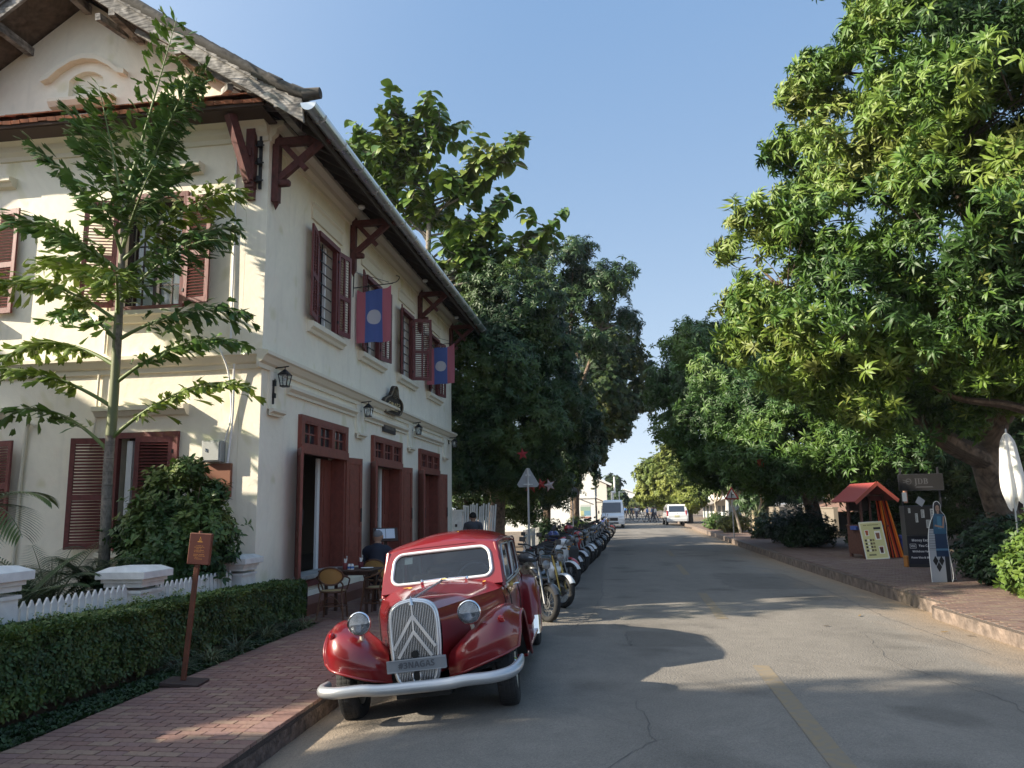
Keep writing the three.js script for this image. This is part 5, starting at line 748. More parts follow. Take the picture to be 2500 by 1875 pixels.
  // ---- far sunlit tree on the right
  { const t = thing('rain_tree', 'yellow-green sunlit tree at the right kerb far down the street', 'tree', [7.8, 0.15, -75]); const L = (p) => p.map(([x, y, z, r]) => [x - 7.8, y - 0.15, z + 75, r]);
    mk('trunk', taperTube([[0, -0.2, 0], [-0.1, 1.6, 0], [-0.7, 3, -0.2], [-1.5, 5, -0.4]], [0.3, 0.26, 0.2, 0.08], 8, 14), M.bark, t); mk('limb', taperTube([[-0.3, 2.2, 0], [-1.8, 3.1, -0.6], [-3.2, 3.8, -0.8]], [0.14, 0.09, 0.03], 7, 10), M.bark, t);
    crown(t, L(TREES.rain), 6500, rosette(10, 0.30, 0.15, 0.4, 0.5, 9, 2), LS, [[0.10, 0.15, 0.02], [0.16, 0.20, 0.03], [0.23, 0.26, 0.045]], { seed: 31, gap: -0.4, sc: [0.8, 1.2], up: 0.4 }); }
  // ---- teak-like tree behind the house
  { const t = thing('broadleaf_tree', 'tall tree with big hanging leaves rising behind the house roof', 'tree', [-7.1, 0, -30.5]); const O = [-7.1, 0, -30.5], L = (p) => p.map(([x, y, z, r]) => r === undefined ? [x - O[0], y, z - O[2]] : [x - O[0], y, z - O[2], r]);
    mk('trunk', taperTube(L([[-7.3, -0.2, -30.5], [-7.2, 6, -30.5], [-7.1, 11, -30.4], [-7.0, 14.6, -30.3], [-7.3, 17.4, -30.2]]), [0.26, 0.2, 0.16, 0.11, 0.04], 9, 40), M.palmBark, t);
    const f = rng(41), leaf = ready(blade(0.56, 0.34, 1.1, 5, 0.2, 0.8)), list = [];
    const branch = (a, b, r, sub) => { const m = a.clone().lerp(b, 0.5).add(V(rr(-0.3, 0.3, f), -0.12 * a.distanceTo(b), rr(-0.3, 0.3, f))), cv = new THREE.CatmullRomCurve3([a, m, b]); mk('limb', taperTube([a, m, b].map((p) => p.toArray()), [r, r * 0.7, r * 0.3], 6, 10), M.palmBark, t);
      const L = cv.getLength(), n = Math.round(L / 0.21); for (let i = 0; i < n; i++) { const q = Math.min(0.999, 0.32 + 0.68 * (i + 1) / n), p = cv.getPointAt(q), tg = cv.getTangentAt(q), sd = tg.clone().cross(UP).normalize(); for (const k of [-1, 1]) if (f() > 0.1) list.push([p.clone().add(V(rr(-0.04, 0.04, f), rr(-0.05, 0.02, f), rr(-0.04, 0.04, f))), sd.clone().multiplyScalar(k).addScaledVector(tg, rr(0.1, 0.8, f)).add(V(0, rr(-0.75, 0.25, f), 0)).normalize(), rr(0.7, 1.25, f), 0.45 + 0.5 * noise(p.x * 0.6, p.y * 0.6, 5) + rr(-0.25, 0.25, f)]); }
      for (let k = 0; k < sub; k++) { const q = rr(0.35, 0.85, f), p = cv.getPointAt(q); branch(p, p.clone().add(V(rr(-1.3, 1.3, f), rr(0.1, 1.1, f), rr(-1.2, 1.2, f))), r * 0.5, 0); } };
    for (const b of TREES.teak) for (let k = 0; k < 3; k++) { const e = V(...L([b.slice(0, 3)])[0]).add(V(rr(-0.7, 0.7, f) * (k ? 1.3 : 0.5), rr(-0.3, 0.8, f), rr(-0.7, 0.7, f))); const h0 = clamp(e.y - rr(1.5, 3.0, f), 10.6, 16.5); branch(V(0, h0, 0.1), e, 0.055, 4); }
    const im = new THREE.InstancedMesh(leaf, leafMat([1, 1, 1], 0.4, 0.35), list.length), mt = new THREE.Matrix4(), cc = new THREE.Color(), tc = [[0.06, 0.13, 0.026], [0.11, 0.20, 0.03], [0.19, 0.26, 0.04], [0.28, 0.28, 0.10]];
    list.forEach(([p, x, sc, tone], i) => { const up = V(rr(-0.5, 0.5, f), 1, rr(-0.5, 0.5, f)), zz = x.clone().cross(up).normalize(), yy = zz.clone().cross(x); mt.makeBasis(x.clone().multiplyScalar(sc), yy.multiplyScalar(sc), zz.multiplyScalar(sc)).setPosition(p); im.setMatrixAt(i, mt); const k = clamp(tone) * 2.99, a = Math.floor(k); cc.setRGB(lerp(tc[a][0], tc[a + 1][0], k - a), lerp(tc[a][1], tc[a + 1][1], k - a), lerp(tc[a][2], tc[a + 1][2], k - a)); im.setColorAt(i, cc); }); im.name = 'crown'; im.userData.kind = 'stuff'; im.castShadow = im.receiveShadow = true; t.add(im); }
  // ---- dark mango left
  const simple = (name, label, O, blobs, n, geo, mat, cols, o, trunk) => { const t = thing(name, label, 'tree', O); const L = (p) => p.map(([x, y, z, r]) => r === undefined ? [x - O[0], y - O[1], z - O[2]] : [x - O[0], y - O[1], z - O[2], r]); for (const [p, r] of trunk) mk(p === trunk[0][0] ? 'trunk' : 'limb', taperTube(L(p), r, 8, 18), M.bark, t); crown(t, L(blobs), n, geo, mat, cols, o); return t; };
  simple('mango_tree', 'dense dark mango tree standing behind the far end of the house', [-4.6, 0, -32], TREES.mangoDark, 15000, mangoG, LM, DARKM.concat([[0.09, 0.13, 0.025]]), { seed: 51, up: 0.35, gap: -0.35, sc: [0.9, 1.4], depth: 0.5 }, [[[[-4.6, -0.2, -32], [-4.5, 2, -32], [-4.2, 5, -31.6], [-4, 9, -31.4]], [0.4, 0.32, 0.25, 0.08]], [[[-4.4, 3, -31.9], [-2.6, 6, -32.3], [-2, 8.6, -32.2]], [0.2, 0.13, 0.04]]]);
  simple('open_crowned_tree', 'tall open dark tree behind the dark mango, sky showing through its twigs', [-1.4, 0, -42.5], TREES.airy, 1900, mangoFar, LM, DARKM, { seed: 61, up: 0.5, gap: -0.02, gf: 0.8, depth: 0.75 }, [[[[-3.3, -0.2, -42.5], [-3.0, 5, -42.5], [-1.8, 10, -42.3], [-1.4, 15, -42.1]], [0.22, 0.18, 0.13, 0.04]], [[[-1.3, 8, -42.4], [0, 11.5, -42.3], [0.8, 14.2, -42.1]], [0.13, 0.08, 0.03]], [[[-1.2, 10, -42.3], [-2.4, 13, -42.2], [-3.1, 16, -42]], [0.1, 0.06, 0.02]], [[[0, 11.5, -42.3], [1.2, 12.2, -43.4], [1.6, 12.6, -44]], [0.07, 0.04, 0.02]]]);
  simple('fine_leaved_tree', 'fine-leaved tree leaning over the road beyond the dark mango', [-1.9, 0, -47], TREES.fine, 9000, rosette(12, 0.16, 0.08, 0.5, 0.3, 71, 2), LS, [[0.014, 0.04, 0.014], [0.03, 0.07, 0.018], [0.07, 0.11, 0.022], [0.15, 0.17, 0.035]], { seed: 72, gap: -0.1, gf: 0.6, sc: [0.9, 1.6], up: 0.3 }, [[[[-1.9, -0.2, -47], [-1.8, 3, -47], [-0.9, 6.5, -47.4], [0.4, 10, -48]], [0.3, 0.26, 0.18, 0.05]], [[[-1, 6.2, -47.3], [0.8, 8, -48.8], [2.2, 9.6, -50]], [0.13, 0.08, 0.03]]]);
  // ---- trees closing the street far away
  const farG = rosette(8, 0.5, 0.3, 0.5, 0.5, 81, 2);
  simple('street_tree', 'small dark tree at the left kerb at the far end of the street', [1.9, 0, -125], [[2.0, 3.3, -125, 1.2], [1.3, 2.4, -125, 1.1], [2.7, 2.6, -125, 0.9], [0.4, 4.4, -128, 1.6], [1.2, 5.6, -130, 1.5]], 900, farG, LS, [[0.03, 0.06, 0.02], [0.06, 0.1, 0.03]], { seed: 82, gap: -0.5 }, [[[[1.9, -0.2, -125], [1.8, 1.5, -125], [1.9, 3, -125]], [0.14, 0.12, 0.05]]]);
  simple('street_tree', 'pale sunlit round tree in the gap at the end of the street', [5.8, 0, -170], [[5.5, 1.9, -170, 1.5], [6.7, 1.8, -170, 1.3], [7.5, 2.4, -170, 1.2], [4.6, 1.6, -171, 1.0]], 700, farG, LS, [[0.09, 0.13, 0.03], [0.17, 0.19, 0.05]], { seed: 83, gap: -0.5 }, [[[[5.8, -0.2, -170], [5.9, 1, -170], [6, 2, -170]], [0.16, 0.12, 0.05]]]);
  simple('street_tree', 'dark tree behind the sunlit one on the right of the far street', [9.6, 0, -120], [[9, 4.2, -118, 2], [8.3, 2.8, -118, 1.6], [10.4, 5.4, -122, 2.4], [11.5, 3.5, -120, 2.2], [7.6, 2.2, -119, 1.1]], 1500, farG, LS, [[0.025, 0.055, 0.018], [0.05, 0.09, 0.025]], { seed: 84, gap: -0.5 }, [[[[9.6, -0.2, -120], [9.5, 2, -120], [9.3, 4, -120]], [0.25, 0.2, 0.08]]]);
  simple('street_tree', 'dark tree filling the right side behind the far parked minivan', [12.5, 0, -62], [[11.5, 3.5, -60, 2.2], [12.5, 5.5, -62, 2.6], [10.6, 2.2, -58, 1.3], [13.8, 3.6, -60, 2.2]], 2600, mangoFar, LM, DARKM, { seed: 85, gap: -0.4, sc: [1, 1.6] }, [[[[12.5, -0.2, -62], [12.4, 2, -62], [12.2, 4, -62]], [0.3, 0.25, 0.1]]]);
  simple('street_tree', 'dark leafy tree behind the well-like stall on the right', [13.5, 0, -29], [[11.5, 3.6, -28.5, 1.9], [13.5, 4.6, -29, 2.4], [12.2, 6.4, -29.5, 2.2], [15.5, 4.2, -28, 2.4], [14.5, 6.6, -29, 2.4], [10.4, 2.6, -31, 1.6], [12.3, 1.8, -30.5, 1.4]], 5200, mangoG, LM, DARKM, { seed: 86, gap: -0.35, sc: [1, 1.5] }, [[[[13.5, -0.2, -29], [13.4, 2, -29], [13.3, 4.5, -29]], [0.3, 0.25, 0.1]]]);
  simple('street_tree', 'leafy garden tree behind the white bamboo fence left of the street', [-6.6, 0, -36], [[-6.5, 3.2, -36, 1.8], [-5.2, 2.6, -37.5, 1.6], [-4.0, 2.2, -39, 1.4], [-7.5, 5, -37, 2.2], [-2.8, 3.0, -40, 1.4], [-3.4, 4.6, -40, 1.6]], 4200, mangoG, LM, DARKM, { seed: 87, gap: -0.35, sc: [1, 1.5] }, [[[[-6.6, -0.2, -36], [-6.5, 2, -36], [-6.4, 3.6, -36]], [0.2, 0.16, 0.08]]]);
  // ---- two trees and a neighbouring house left of the camera, outside the frame, that shade the foreground
  simple('shade_tree', 'broad tree left of the pavement beside the camera', [-10.5, 0, -0.6], [[-10.5, 5.2, -0.8, 2.6], [-9.2, 6.8, 0.4, 2.4], [-11.5, 7.5, -0.6, 2.6], [-10, 9, 0.3, 2.2], [-9, 4.2, 1.2, 2.0], [-12, 5, 0.8, 2.4], [-8.6, 2.9, 1.0, 1.6]], 5200, mangoFar, LM, DARKM, { seed: 91, gap: -0.5, depth: 0.8, sc: [1, 1.6] }, [[[[-10.5, -0.2, -0.6], [-10.4, 3, -0.6], [-10.3, 7, -0.4]], [0.35, 0.3, 0.1]]]);
  simple('shade_tree', 'second broad tree behind the camera on the left', [-11, 0, 5], [[-11, 5, 4.6, 3.0], [-9.5, 7, 5, 2.8], [-12, 8, 4.5, 3], [-10, 9.5, 5.5, 2.6], [-9, 4.2, 5.6, 2.4], [-8.4, 3, 4.0, 1.8], [-10.5, 3.2, 3.4, 2.0]], 5200, mangoFar, LM, DARKM, { seed: 92, gap: -0.5, depth: 0.8, sc: [1, 1.6] }, [[[[-11, -0.2, 5], [-11, 3, 5], [-11, 7, 5]], [0.35, 0.3, 0.1]]]);
}
// ---- fishtail palm in the front garden
{
  const O = V(-7.55, 0.0, -11.0), t = thing('fishtail_palm', 'slim fishtail palm with jagged leaflets in front of the gable wall', 'palm tree', [O.x, 0, O.z]);
  const tp = [[0, -0.05, 0], [0.03, 1.2, 0], [0.0, 2.4, 0], [0.02, 4.2, 0], [0.0, 6.0, 0], [-0.03, 7.4, 0]];
  mk('trunk', taperTube(tp, [0.096, 0.08, 0.07, 0.06, 0.045, 0.03], 14, 60), M.palmBark, t);
  const rings = []; for (let k = 0; k < 17; k++) rings.push(T(new THREE.TorusGeometry(0.084 - k * 0.0013, 0.006, 5, 20), 0.02 - 0.001 * k, 0.25 + k * 0.2, 0, Math.PI / 2, 0, 0)); mk('trunk_ring', rings, std(C(0.13, 0.115, 0.095), 0.9), t);
  const green = leafMat([0.11, 0.20, 0.035], 0.38, 0.4), green2 = leafMat([0.18, 0.26, 0.04], 0.4, 0.42), green3 = leafMat([0.085, 0.165, 0.045], 0.34, 0.35), stalk = std(C(0.12, 0.17, 0.05), 0.6);
  mk('crownshaft', [taperTube([[0.0, 4.3, 0], [0, 5.2, 0], [-0.02, 6.4, 0]], [0.063, 0.054, 0.034], 12, 20), taperTube([[0.02, 3.0, 0.02], [0.03, 3.7, 0.02], [0.0, 4.5, 0]], [0.075, 0.07, 0.058], 12, 14)], std(C(0.14, 0.16, 0.075), 0.6), t);
  const f = rng(101);
  function fishLeaf(L, W) { // wedge that widens to a ragged end
    const n = 4, pos = [0, 0, 0], idx = []; const k = 5; for (let i = 0; i < k; i++) { const u = i / (k - 1) * 2 - 1; const len = L * (0.72 + 0.28 * (1 - Math.abs(u + 0.3) * 0.6) + (i % 2 ? -0.12 : 0.06)); pos.push(len * 0.55, 0.012 * (1 - u * u), u * W * 0.34, len, -0.05 * L, u * W * 0.5 + (i % 2 ? 0.01 : -0.006)); }
    for (let i = 0; i < k - 1; i++) { const a = 1 + i * 2, b = a + 1, c = a + 2, d = a + 3; idx.push(0, a, c, a, b, c, b, d, c); }
    const g = new THREE.BufferGeometry(); g.setAttribute('position', new THREE.Float32BufferAttribute(pos, 3)); g.setIndex(idx); g.computeVertexNormals(); return norm(g);
  }
  const frond = (h, az, L, rise, droop, mat, dens, s) => {
    const g = rng(s), a = az * D2R, dir = V(Math.cos(a), 0, Math.sin(a)), side = V(-Math.sin(a), 0, Math.cos(a)), pts = [];
    for (let i = 0; i <= 12; i++) { const q = i / 12; pts.push(V(0, h, 0).addScaledVector(dir, L * q * (1 - 0.12 * q)).add(V(0, L * (rise * q - droop * q * q), 0))); }
    const cv = new THREE.CatmullRomCurve3(pts), gs = [];
    const fr = mk('frond', taperTube(pts.map((p) => [p.x, p.y, p.z]), [0.034, 0.022, 0.012, 0.004], 7, 24), stalk, t);
    const n = Math.round(L * dens); for (let i = 0; i < n; i++) { const q = 0.22 + 0.78 * (i + g() * 0.8) / n, p = cv.getPointAt(Math.min(1, q)), tg = cv.getTangentAt(Math.min(1, q));
      for (const sd of [-1, 1]) for (let e = 0; e < (h < 4.3 ? 1 + (g() < 0.35) : 2); e++) { const l = rr(0.15, 0.27, g) * (0.75 + 0.5 * Math.sin(q * 2.8)), leaf = fishLeaf(l, l * rr(0.36, 0.55, g));
        const out = side.clone().multiplyScalar(sd * rr(0.5, 1.0, g)).addScaledVector(tg, rr(0.3, 0.95, g)).add(V(0, rr(-1.0, 0.25, g), 0)).normalize(); const zz = out.clone().cross(V(rr(-0.9, 0.9, g), 1, rr(-0.9, 0.9, g))).normalize(), yy = zz.clone().cross(out); const off = p.clone().addScaledVector(side, sd * e * rr(0.08, 0.26, g)).add(V(0, e * rr(-0.16, 0.12, g), 0));
        gs.push(leaf.applyMatrix4(new THREE.Matrix4().makeBasis(out, yy, zz).setPosition(off))); } }
    const lm = mk('leaflets', gs, mat, fr); stuff(lm); lm.userData.label = 'jagged fishtail leaflets of one frond';
  };
  // height on the trunk, azimuth (0 = right, 90 = towards the camera), length, rise, droop
  [[2.75, 183, 2.3, 0.95, 0.72, green, 10], [2.95, 8, 2.7, 0.76, 0.5, green2, 15], [3.45, 172, 2.9, 0.66, 0.5, green2, 15], [3.8, 12, 2.75, 0.62, 0.46, green, 15], [4.1, 193, 3.0, 0.58, 0.5, green2, 16], [4.5, 100, 1.3, 0.7, 0.6, green, 12], [4.5, 355, 2.4, 0.6, 0.45, green3, 15],
    [4.8, 165, 2.2, 0.8, 0.55, green2, 18], [4.9, 60, 1.4, 0.85, 0.6, green2, 16], [5.1, 15, 2.2, 0.85, 0.5, green3, 19], [5.2, 200, 2.4, 0.85, 0.5, green2, 20], [5.4, 120, 1.3, 1.0, 0.5, green, 16], [5.6, 335, 2.0, 0.95, 0.5, green3, 20], [5.6, 185, 2.5, 0.85, 0.42, green3, 21], [5.8, 8, 2.4, 0.8, 0.4, green2, 21], [5.9, 90, 0.9, 1.4, 0.4, green, 18], [6.0, 40, 1.7, 1.1, 0.5, green3, 20], [6.1, 170, 1.7, 1.4, 0.45, green3, 22], [6.3, 300, 1.1, 1.7, 0.4, green3, 20], [6.4, 195, 1.4, 2.0, 0.42, green3, 26], [6.5, 15, 1.5, 1.9, 0.38, green3, 26], [6.6, 205, 1.2, 2.5, 0.35, green, 26], [6.7, 345, 1.3, 2.3, 0.35, green3, 26], [6.9, 20, 1.1, 2.9, 0.3, green, 24]].forEach((a, i) => frond(a[0], a[1], a[2], a[3], a[4], a[5], a[6] * (a[0] < 4.4 ? 1.1 : a[0] < 6.2 ? 1.0 : 1.3), 200 + i));
}
// ---- hedge in front of the picket fence
{
  const t = thing('hedge', 'long clipped dark green hedge along the left pavement', 'hedge', [-5.3, 0, -9]);
  const zA = 4.6, zB = -3.55, cx = (z) => lerp(-0.06, 0.02, (zA - z) / (zA - zB)), top = (z) => lerp(0.86, 0.66, (zA - z) / (zA - zB)), half = 0.29;
  const core = gridSheet((z) => [0], [0, 1], () => 0); // twiggy core
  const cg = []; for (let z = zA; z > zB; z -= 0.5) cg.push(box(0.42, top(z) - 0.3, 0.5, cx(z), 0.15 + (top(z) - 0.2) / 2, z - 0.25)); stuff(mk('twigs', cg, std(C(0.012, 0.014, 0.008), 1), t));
  const st = []; const f = rng(111); for (let z = zA - 0.3; z > zB; z -= 0.42) for (let k = 0; k < 3; k++) st.push(rod([cx(z) + rr(-0.12, 0.12, f), 0, z + rr(-0.15, 0.15, f)], [cx(z) + rr(-0.15, 0.15, f), 0.34, z + rr(-0.2, 0.2, f)], 0.014, 0.009, 5)); stuff(mk('stems', st, M.bark, t));
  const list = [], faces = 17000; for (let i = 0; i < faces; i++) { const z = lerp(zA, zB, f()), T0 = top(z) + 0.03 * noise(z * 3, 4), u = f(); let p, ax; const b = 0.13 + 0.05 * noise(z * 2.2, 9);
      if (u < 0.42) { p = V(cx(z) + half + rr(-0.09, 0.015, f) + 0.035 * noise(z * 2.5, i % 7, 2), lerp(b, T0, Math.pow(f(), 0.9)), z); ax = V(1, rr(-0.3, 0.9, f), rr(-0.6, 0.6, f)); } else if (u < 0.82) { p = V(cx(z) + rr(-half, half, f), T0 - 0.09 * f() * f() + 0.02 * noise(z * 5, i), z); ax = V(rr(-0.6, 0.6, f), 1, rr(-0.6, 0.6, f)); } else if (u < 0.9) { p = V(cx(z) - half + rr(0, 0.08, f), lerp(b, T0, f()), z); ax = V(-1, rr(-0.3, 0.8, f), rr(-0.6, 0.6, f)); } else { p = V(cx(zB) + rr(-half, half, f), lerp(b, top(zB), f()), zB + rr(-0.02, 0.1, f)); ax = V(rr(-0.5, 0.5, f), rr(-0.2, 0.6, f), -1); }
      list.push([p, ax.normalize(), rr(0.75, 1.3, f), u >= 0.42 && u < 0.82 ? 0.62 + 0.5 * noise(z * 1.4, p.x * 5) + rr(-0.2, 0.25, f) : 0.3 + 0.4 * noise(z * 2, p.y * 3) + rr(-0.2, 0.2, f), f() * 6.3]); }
  for (let i = 0; i < 160; i++) { const z = lerp(zA, -1.2, f()); list.push([V(cx(z) + rr(-half, half, f), top(z) + rr(0.02, 0.13, f), z), V(rr(-0.4, 0.4, f), 1, rr(-0.4, 0.4, f)).normalize(), rr(0.6, 0.9, f), 0.8, f() * 6]); }
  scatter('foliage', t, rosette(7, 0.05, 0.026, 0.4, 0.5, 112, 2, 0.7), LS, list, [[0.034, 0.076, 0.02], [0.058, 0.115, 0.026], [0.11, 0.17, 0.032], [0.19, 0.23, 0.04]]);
}
// ---- round shrub by the wall
{
  const t = thing('shrub', 'round leafy green shrub against the cream wall beside the electric box', 'shrub', [-6.55, 0, -11.25]);
  const f = rng(121), st = []; for (let k = 0; k < 12; k++) { const a = f() * 6.3; st.push(taperTube([[rr(-0.08, 0.08, f), 0, rr(-0.08, 0.08, f)], [0.3 * Math.cos(a), 0.9, 0.25 * Math.sin(a)], [0.6 * Math.cos(a), 1.6 + rr(0, 0.8, f), 0.45 * Math.sin(a)]], [0.025, 0.015, 0.005], 5, 10)); } stuff(mk('stems', st, M.bark, t));
  crown(t, [[0, 1.35, 0, 0.78], [-0.3, 1.55, 0.05, 0.55], [0.35, 1.6, 0, 0.52], [0.05, 2.05, 0, 0.52], [0.3, 1.05, 0.05, 0.5], [-0.3, 1.0, 0, 0.5], [0.12, 2.45, 0, 0.26], [-0.25, 2.3, 0, 0.25], [0.5, 2.1, 0, 0.25]], 2600, rosette(8, 0.13, 0.05, 0.5, 0.6, 122, 3, 0.9), LM, [[0.03, 0.072, 0.02], [0.05, 0.105, 0.025], [0.09, 0.15, 0.03], [0.16, 0.20, 0.04]], { seed: 123, gap: -0.3, up: 0.6, gf: 2, sc: [0.7, 1.15], depth: 0.6, toneF: 1.5 });
}
// ---- feather-leaved plants behind the fence
{
  const fm = [leafMat([0.035, 0.075, 0.03], 0.45, 0.25), leafMat([0.055, 0.10, 0.03], 0.45, 0.3), leafMat([0.09, 0.14, 0.03], 0.45, 0.3)], stalk = std(C(0.10, 0.12, 0.05), 0.6);
  const feather = (t, base, az, L, rise, droop, ll, lw, n, mat, s) => { const g = rng(s), a = az * D2R, dir = V(Math.cos(a), 0, Math.sin(a)), side = V(-Math.sin(a), 0, Math.cos(a)), pts = []; for (let i = 0; i <= 10; i++) { const q = i / 10; pts.push(V(...base).addScaledVector(dir, L * q * (1 - 0.2 * q)).add(V(0, L * (rise * q - droop * q * q), 0))); }
    const cv = new THREE.CatmullRomCurve3(pts), fr = mk('frond', taperTube(pts.map((p) => [p.x, p.y, p.z]), [0.013, 0.008, 0.003], 5, 18), stalk, t), gs = [];
    for (let i = 0; i < n; i++) { const q = 0.18 + 0.82 * i / n, p = cv.getPointAt(q), tg = cv.getTangentAt(q); for (const sd of [-1, 1]) { const b = blade(ll * Math.sin(0.35 + q * 2.5), lw, 0.5, 4, 0.3); const out = side.clone().multiplyScalar(sd).addScaledVector(tg, 0.55 + 0.4 * q).add(V(0, 0.1, 0)).normalize(), zz = out.clone().cross(UP).normalize(), yy = zz.clone().cross(out); gs.push(b.applyMatrix4(new THREE.Matrix4().makeBasis(out, yy, zz).setPosition(p))); } }
    stuff(mk('leaflets', gs, mat, fr)); };
  const f = rng(131);
  const cyc = (lab, x, z, n, L, h, s) => { L *= 1.35; h *= 1.6; n += 4; const t = thing('cycad', lab, 'plant', [x, 0, z]); mk('stem', T(new THREE.CylinderGeometry(0.09, 0.12, h, 10), 0, h / 2, 0), M.bark, t); for (let k = 0; k < n; k++) feather(t, [0, h, 0], k / n * 360 + rr(-12, 12, f), L * rr(0.8, 1.1, f), rr(0.5, 1.25, f), rr(0.4, 0.7, f), 0.34, 0.022, 30, fm[k % 2], s + k); };
  cyc('feathery green cycad behind the picket fence left of the palm trunk', -7.0, -9.3, 16, 0.95, 0.3, 300); cyc('spiky cycad rosette just left of the palm trunk base', -6.9, -10.1, 15, 0.55, 0.45, 340); cyc('feathery cycad at the left edge behind the white post', -6.8, -8.3, 14, 0.75, 0.4, 370); cyc('tall thin-leaved cycad in front of the dark shutter', -7.5, -9.9, 13, 1.15, 0.35, 420);
  { const t = thing('areca_palm', 'arching feather palm fronds reaching in at the left edge', 'palm tree', [-8.3, 0, -8.9]); mk('stem', taperTube([[0, 0, 0], [0, 1.0, 0], [0.1, 1.8, 0]], [0.06, 0.05, 0.03], 8, 10), M.palmBark, t); [[10, 1.5, 0.75, 0.85], [35, 1.3, 0.5, 0.7], [-20, 1.4, 0.9, 0.7], [160, 1.4, 0.8, 0.7], [80, 1.1, 0.8, 0.8]].forEach(([az, L, r, d], i) => feather(t, [0.1, 1.7, 0], az, L, r, d, 0.62, 0.035, 22, fm[2], 460 + i)); }
  // strap-leaved tufts along the hedge
  const tuft = (lab, x, y, z, n, L, pal, s, grp) => { const g = rng(s), t = thing('grass_tuft', lab, 'plant', [x, y, z]); const gs = []; for (let k = 0; k < n; k++) { const b = blade(L * rr(0.7, 1.2, g), 0.012, 1.5, 6, 0.2); T(b, 0, 0, 0, 0, 0, rr(0.75, 1.45, g)); T(b, rr(-0.06, 0.06, g), 0, rr(-0.06, 0.06, g), 0, g() * 6.3, 0); gs.push(b); } stuff(mk('blades', gs, pal, t)); };
  const gm = leafMat([0.10, 0.13, 0.07], 0.55, 0.3), gm2 = leafMat([0.17, 0.2, 0.09], 0.55, 0.3);
  [['pale strap-leaved tuft at the foot of the hedge, farthest along the pavement', -4.78, -11.4, 0], ['striped strap-leaved tuft, second from the far end of the hedge', -4.85, -10.8, 1], ['small strap-leaved tuft in the middle of the hedge foot', -4.75, -9.75, 0], ['drooping pale tuft beside the foot of the wooden sign', -4.78, -9.1, 1], ['thin tuft just behind the wooden sign base', -4.85, -8.55, 0], ['tuft at the far corner of the hedge bed', -4.66, -11.75, 1]].forEach(([l, x, z, k], i) => tuft(l, x, 0.02, z, 70, 0.34, k ? gm2 : gm, 500 + i));
  // ground cover strip between hedge and pavement
  const gl = []; for (let i = 0; i < 5200; i++) { const z = lerp(-4.2, -12.2, f()); gl.push([V(-4.64 - 0.42 * f(), 0.015 + 0.02 * f(), z), V(rr(-0.5, 0.5, f), 1, rr(-0.5, 0.5, f)).normalize(), rr(0.6, 1.4, f), f(), f() * 6.3]); } const gc = scatter('ground_cover', null, rosette(7, 0.05, 0.022, 0.4, 0.7, 132, 2, 0.3), LS, gl, [[0.015, 0.04, 0.012], [0.04, 0.085, 0.02]]); gc.userData.label = 'low dark green ground cover strip at the foot of the hedge';
  // right-hand planting
  const bush = (lab, x, y, z, r, n, cols, s, geo, o = {}) => { const t = thing('bush', lab, 'bush', [x, y, z]); const g = rng(s), st = []; for (let k = 0; k < 8; k++) { const a = g() * 6.3; st.push(rod([rr(-0.1, 0.1, g), 0, rr(-0.1, 0.1, g)], [r * 0.6 * Math.cos(a), r * 0.9, r * 0.6 * Math.sin(a)], 0.012, 0.006, 5)); } stuff(mk('stems', st, M.bark, t)); crown(t, [[0, r * 0.75, 0, r * 0.8], [r * 0.55, r * 0.6, 0, r * 0.6], [-r * 0.5, r * 0.55, 0.1, r * 0.6], [0.1, r * 0.6, r * 0.5, r * 0.6], [0, r * 0.6, -r * 0.5, r * 0.6]], n, geo, LM, cols, { seed: s, gap: -0.4, up: 0.6, sc: [0.75, 1.2], ...o }); return t; };
  const small = rosette(8, 0.11, 0.05, 0.5, 0.6, 141, 3, 0.8), GR = [[0.05, 0.10, 0.02], [0.09, 0.16, 0.025], [0.16, 0.22, 0.03]], DK = [[0.012, 0.035, 0.012], [0.03, 0.065, 0.018]];
  bush('bright sunlit bush at the right edge of the pavement', 7.45, 0.15, -14.3, 0.8, 1300, GR, 601, small); bush('green bush behind the bright one at the right edge', 8.2, 0.15, -15.4, 0.95, 1200, GR, 602, small); bush('dark bush at the foot of the leaning mango trunk', 8.3, 0.15, -17.6, 0.95, 1300, DK, 603, small); bush('dark bush just right of the standing figure board', 7.6, 0.15, -16.2, 0.55, 700, DK, 604, small); bush('dark bush below the trunk, farther back', 9.6, 0.15, -17.4, 1.0, 1000, DK, 605, small);
  bush('clipped dark hedge bush left of the stall', 7.4, 0.15, -30.5, 1.0, 1200, DK, 606, small); bush('dark bush beside the short post on the right', 7.7, 0.15, -34, 1.0, 1100, DK, 607, small); bush('leafy bush by the right road sign', 7.6, 0.15, -38.5, 0.9, 900, [[0.03, 0.07, 0.02], [0.07, 0.12, 0.03]], 608, small); bush('yellowish bush under the far trees on the right', 7.4, 0.15, -47, 0.9, 900, [[0.10, 0.13, 0.03], [0.2, 0.2, 0.05]], 609, small); bush('low bush on the right beyond the road sign', 7.2, 0.15, -53, 0.8, 700, GR, 610, small); bush('dark bush under the dark trees behind the stall', 9.4, 0.15, -28.6, 1.1, 1100, DK, 611, small); bush('dark bush left of the far parking row', -2.6, 0, -34.5, 0.9, 1000, DK, 612, small); bush('small green bush by the round road sign on the left', -1.6, 0, -43.5, 0.9, 900, [[0.04, 0.08, 0.02], [0.09, 0.14, 0.03]], 613, small);
  tuft('pale strap-leaved grass clump in front of the bright bush on the right', 6.95, 0.16, -13.6, 110, 0.42, gm2, 520); tuft('pale strap-leaved grass clump at the right frame edge', 7.35, 0.16, -13.2, 110, 0.42, gm2, 521);
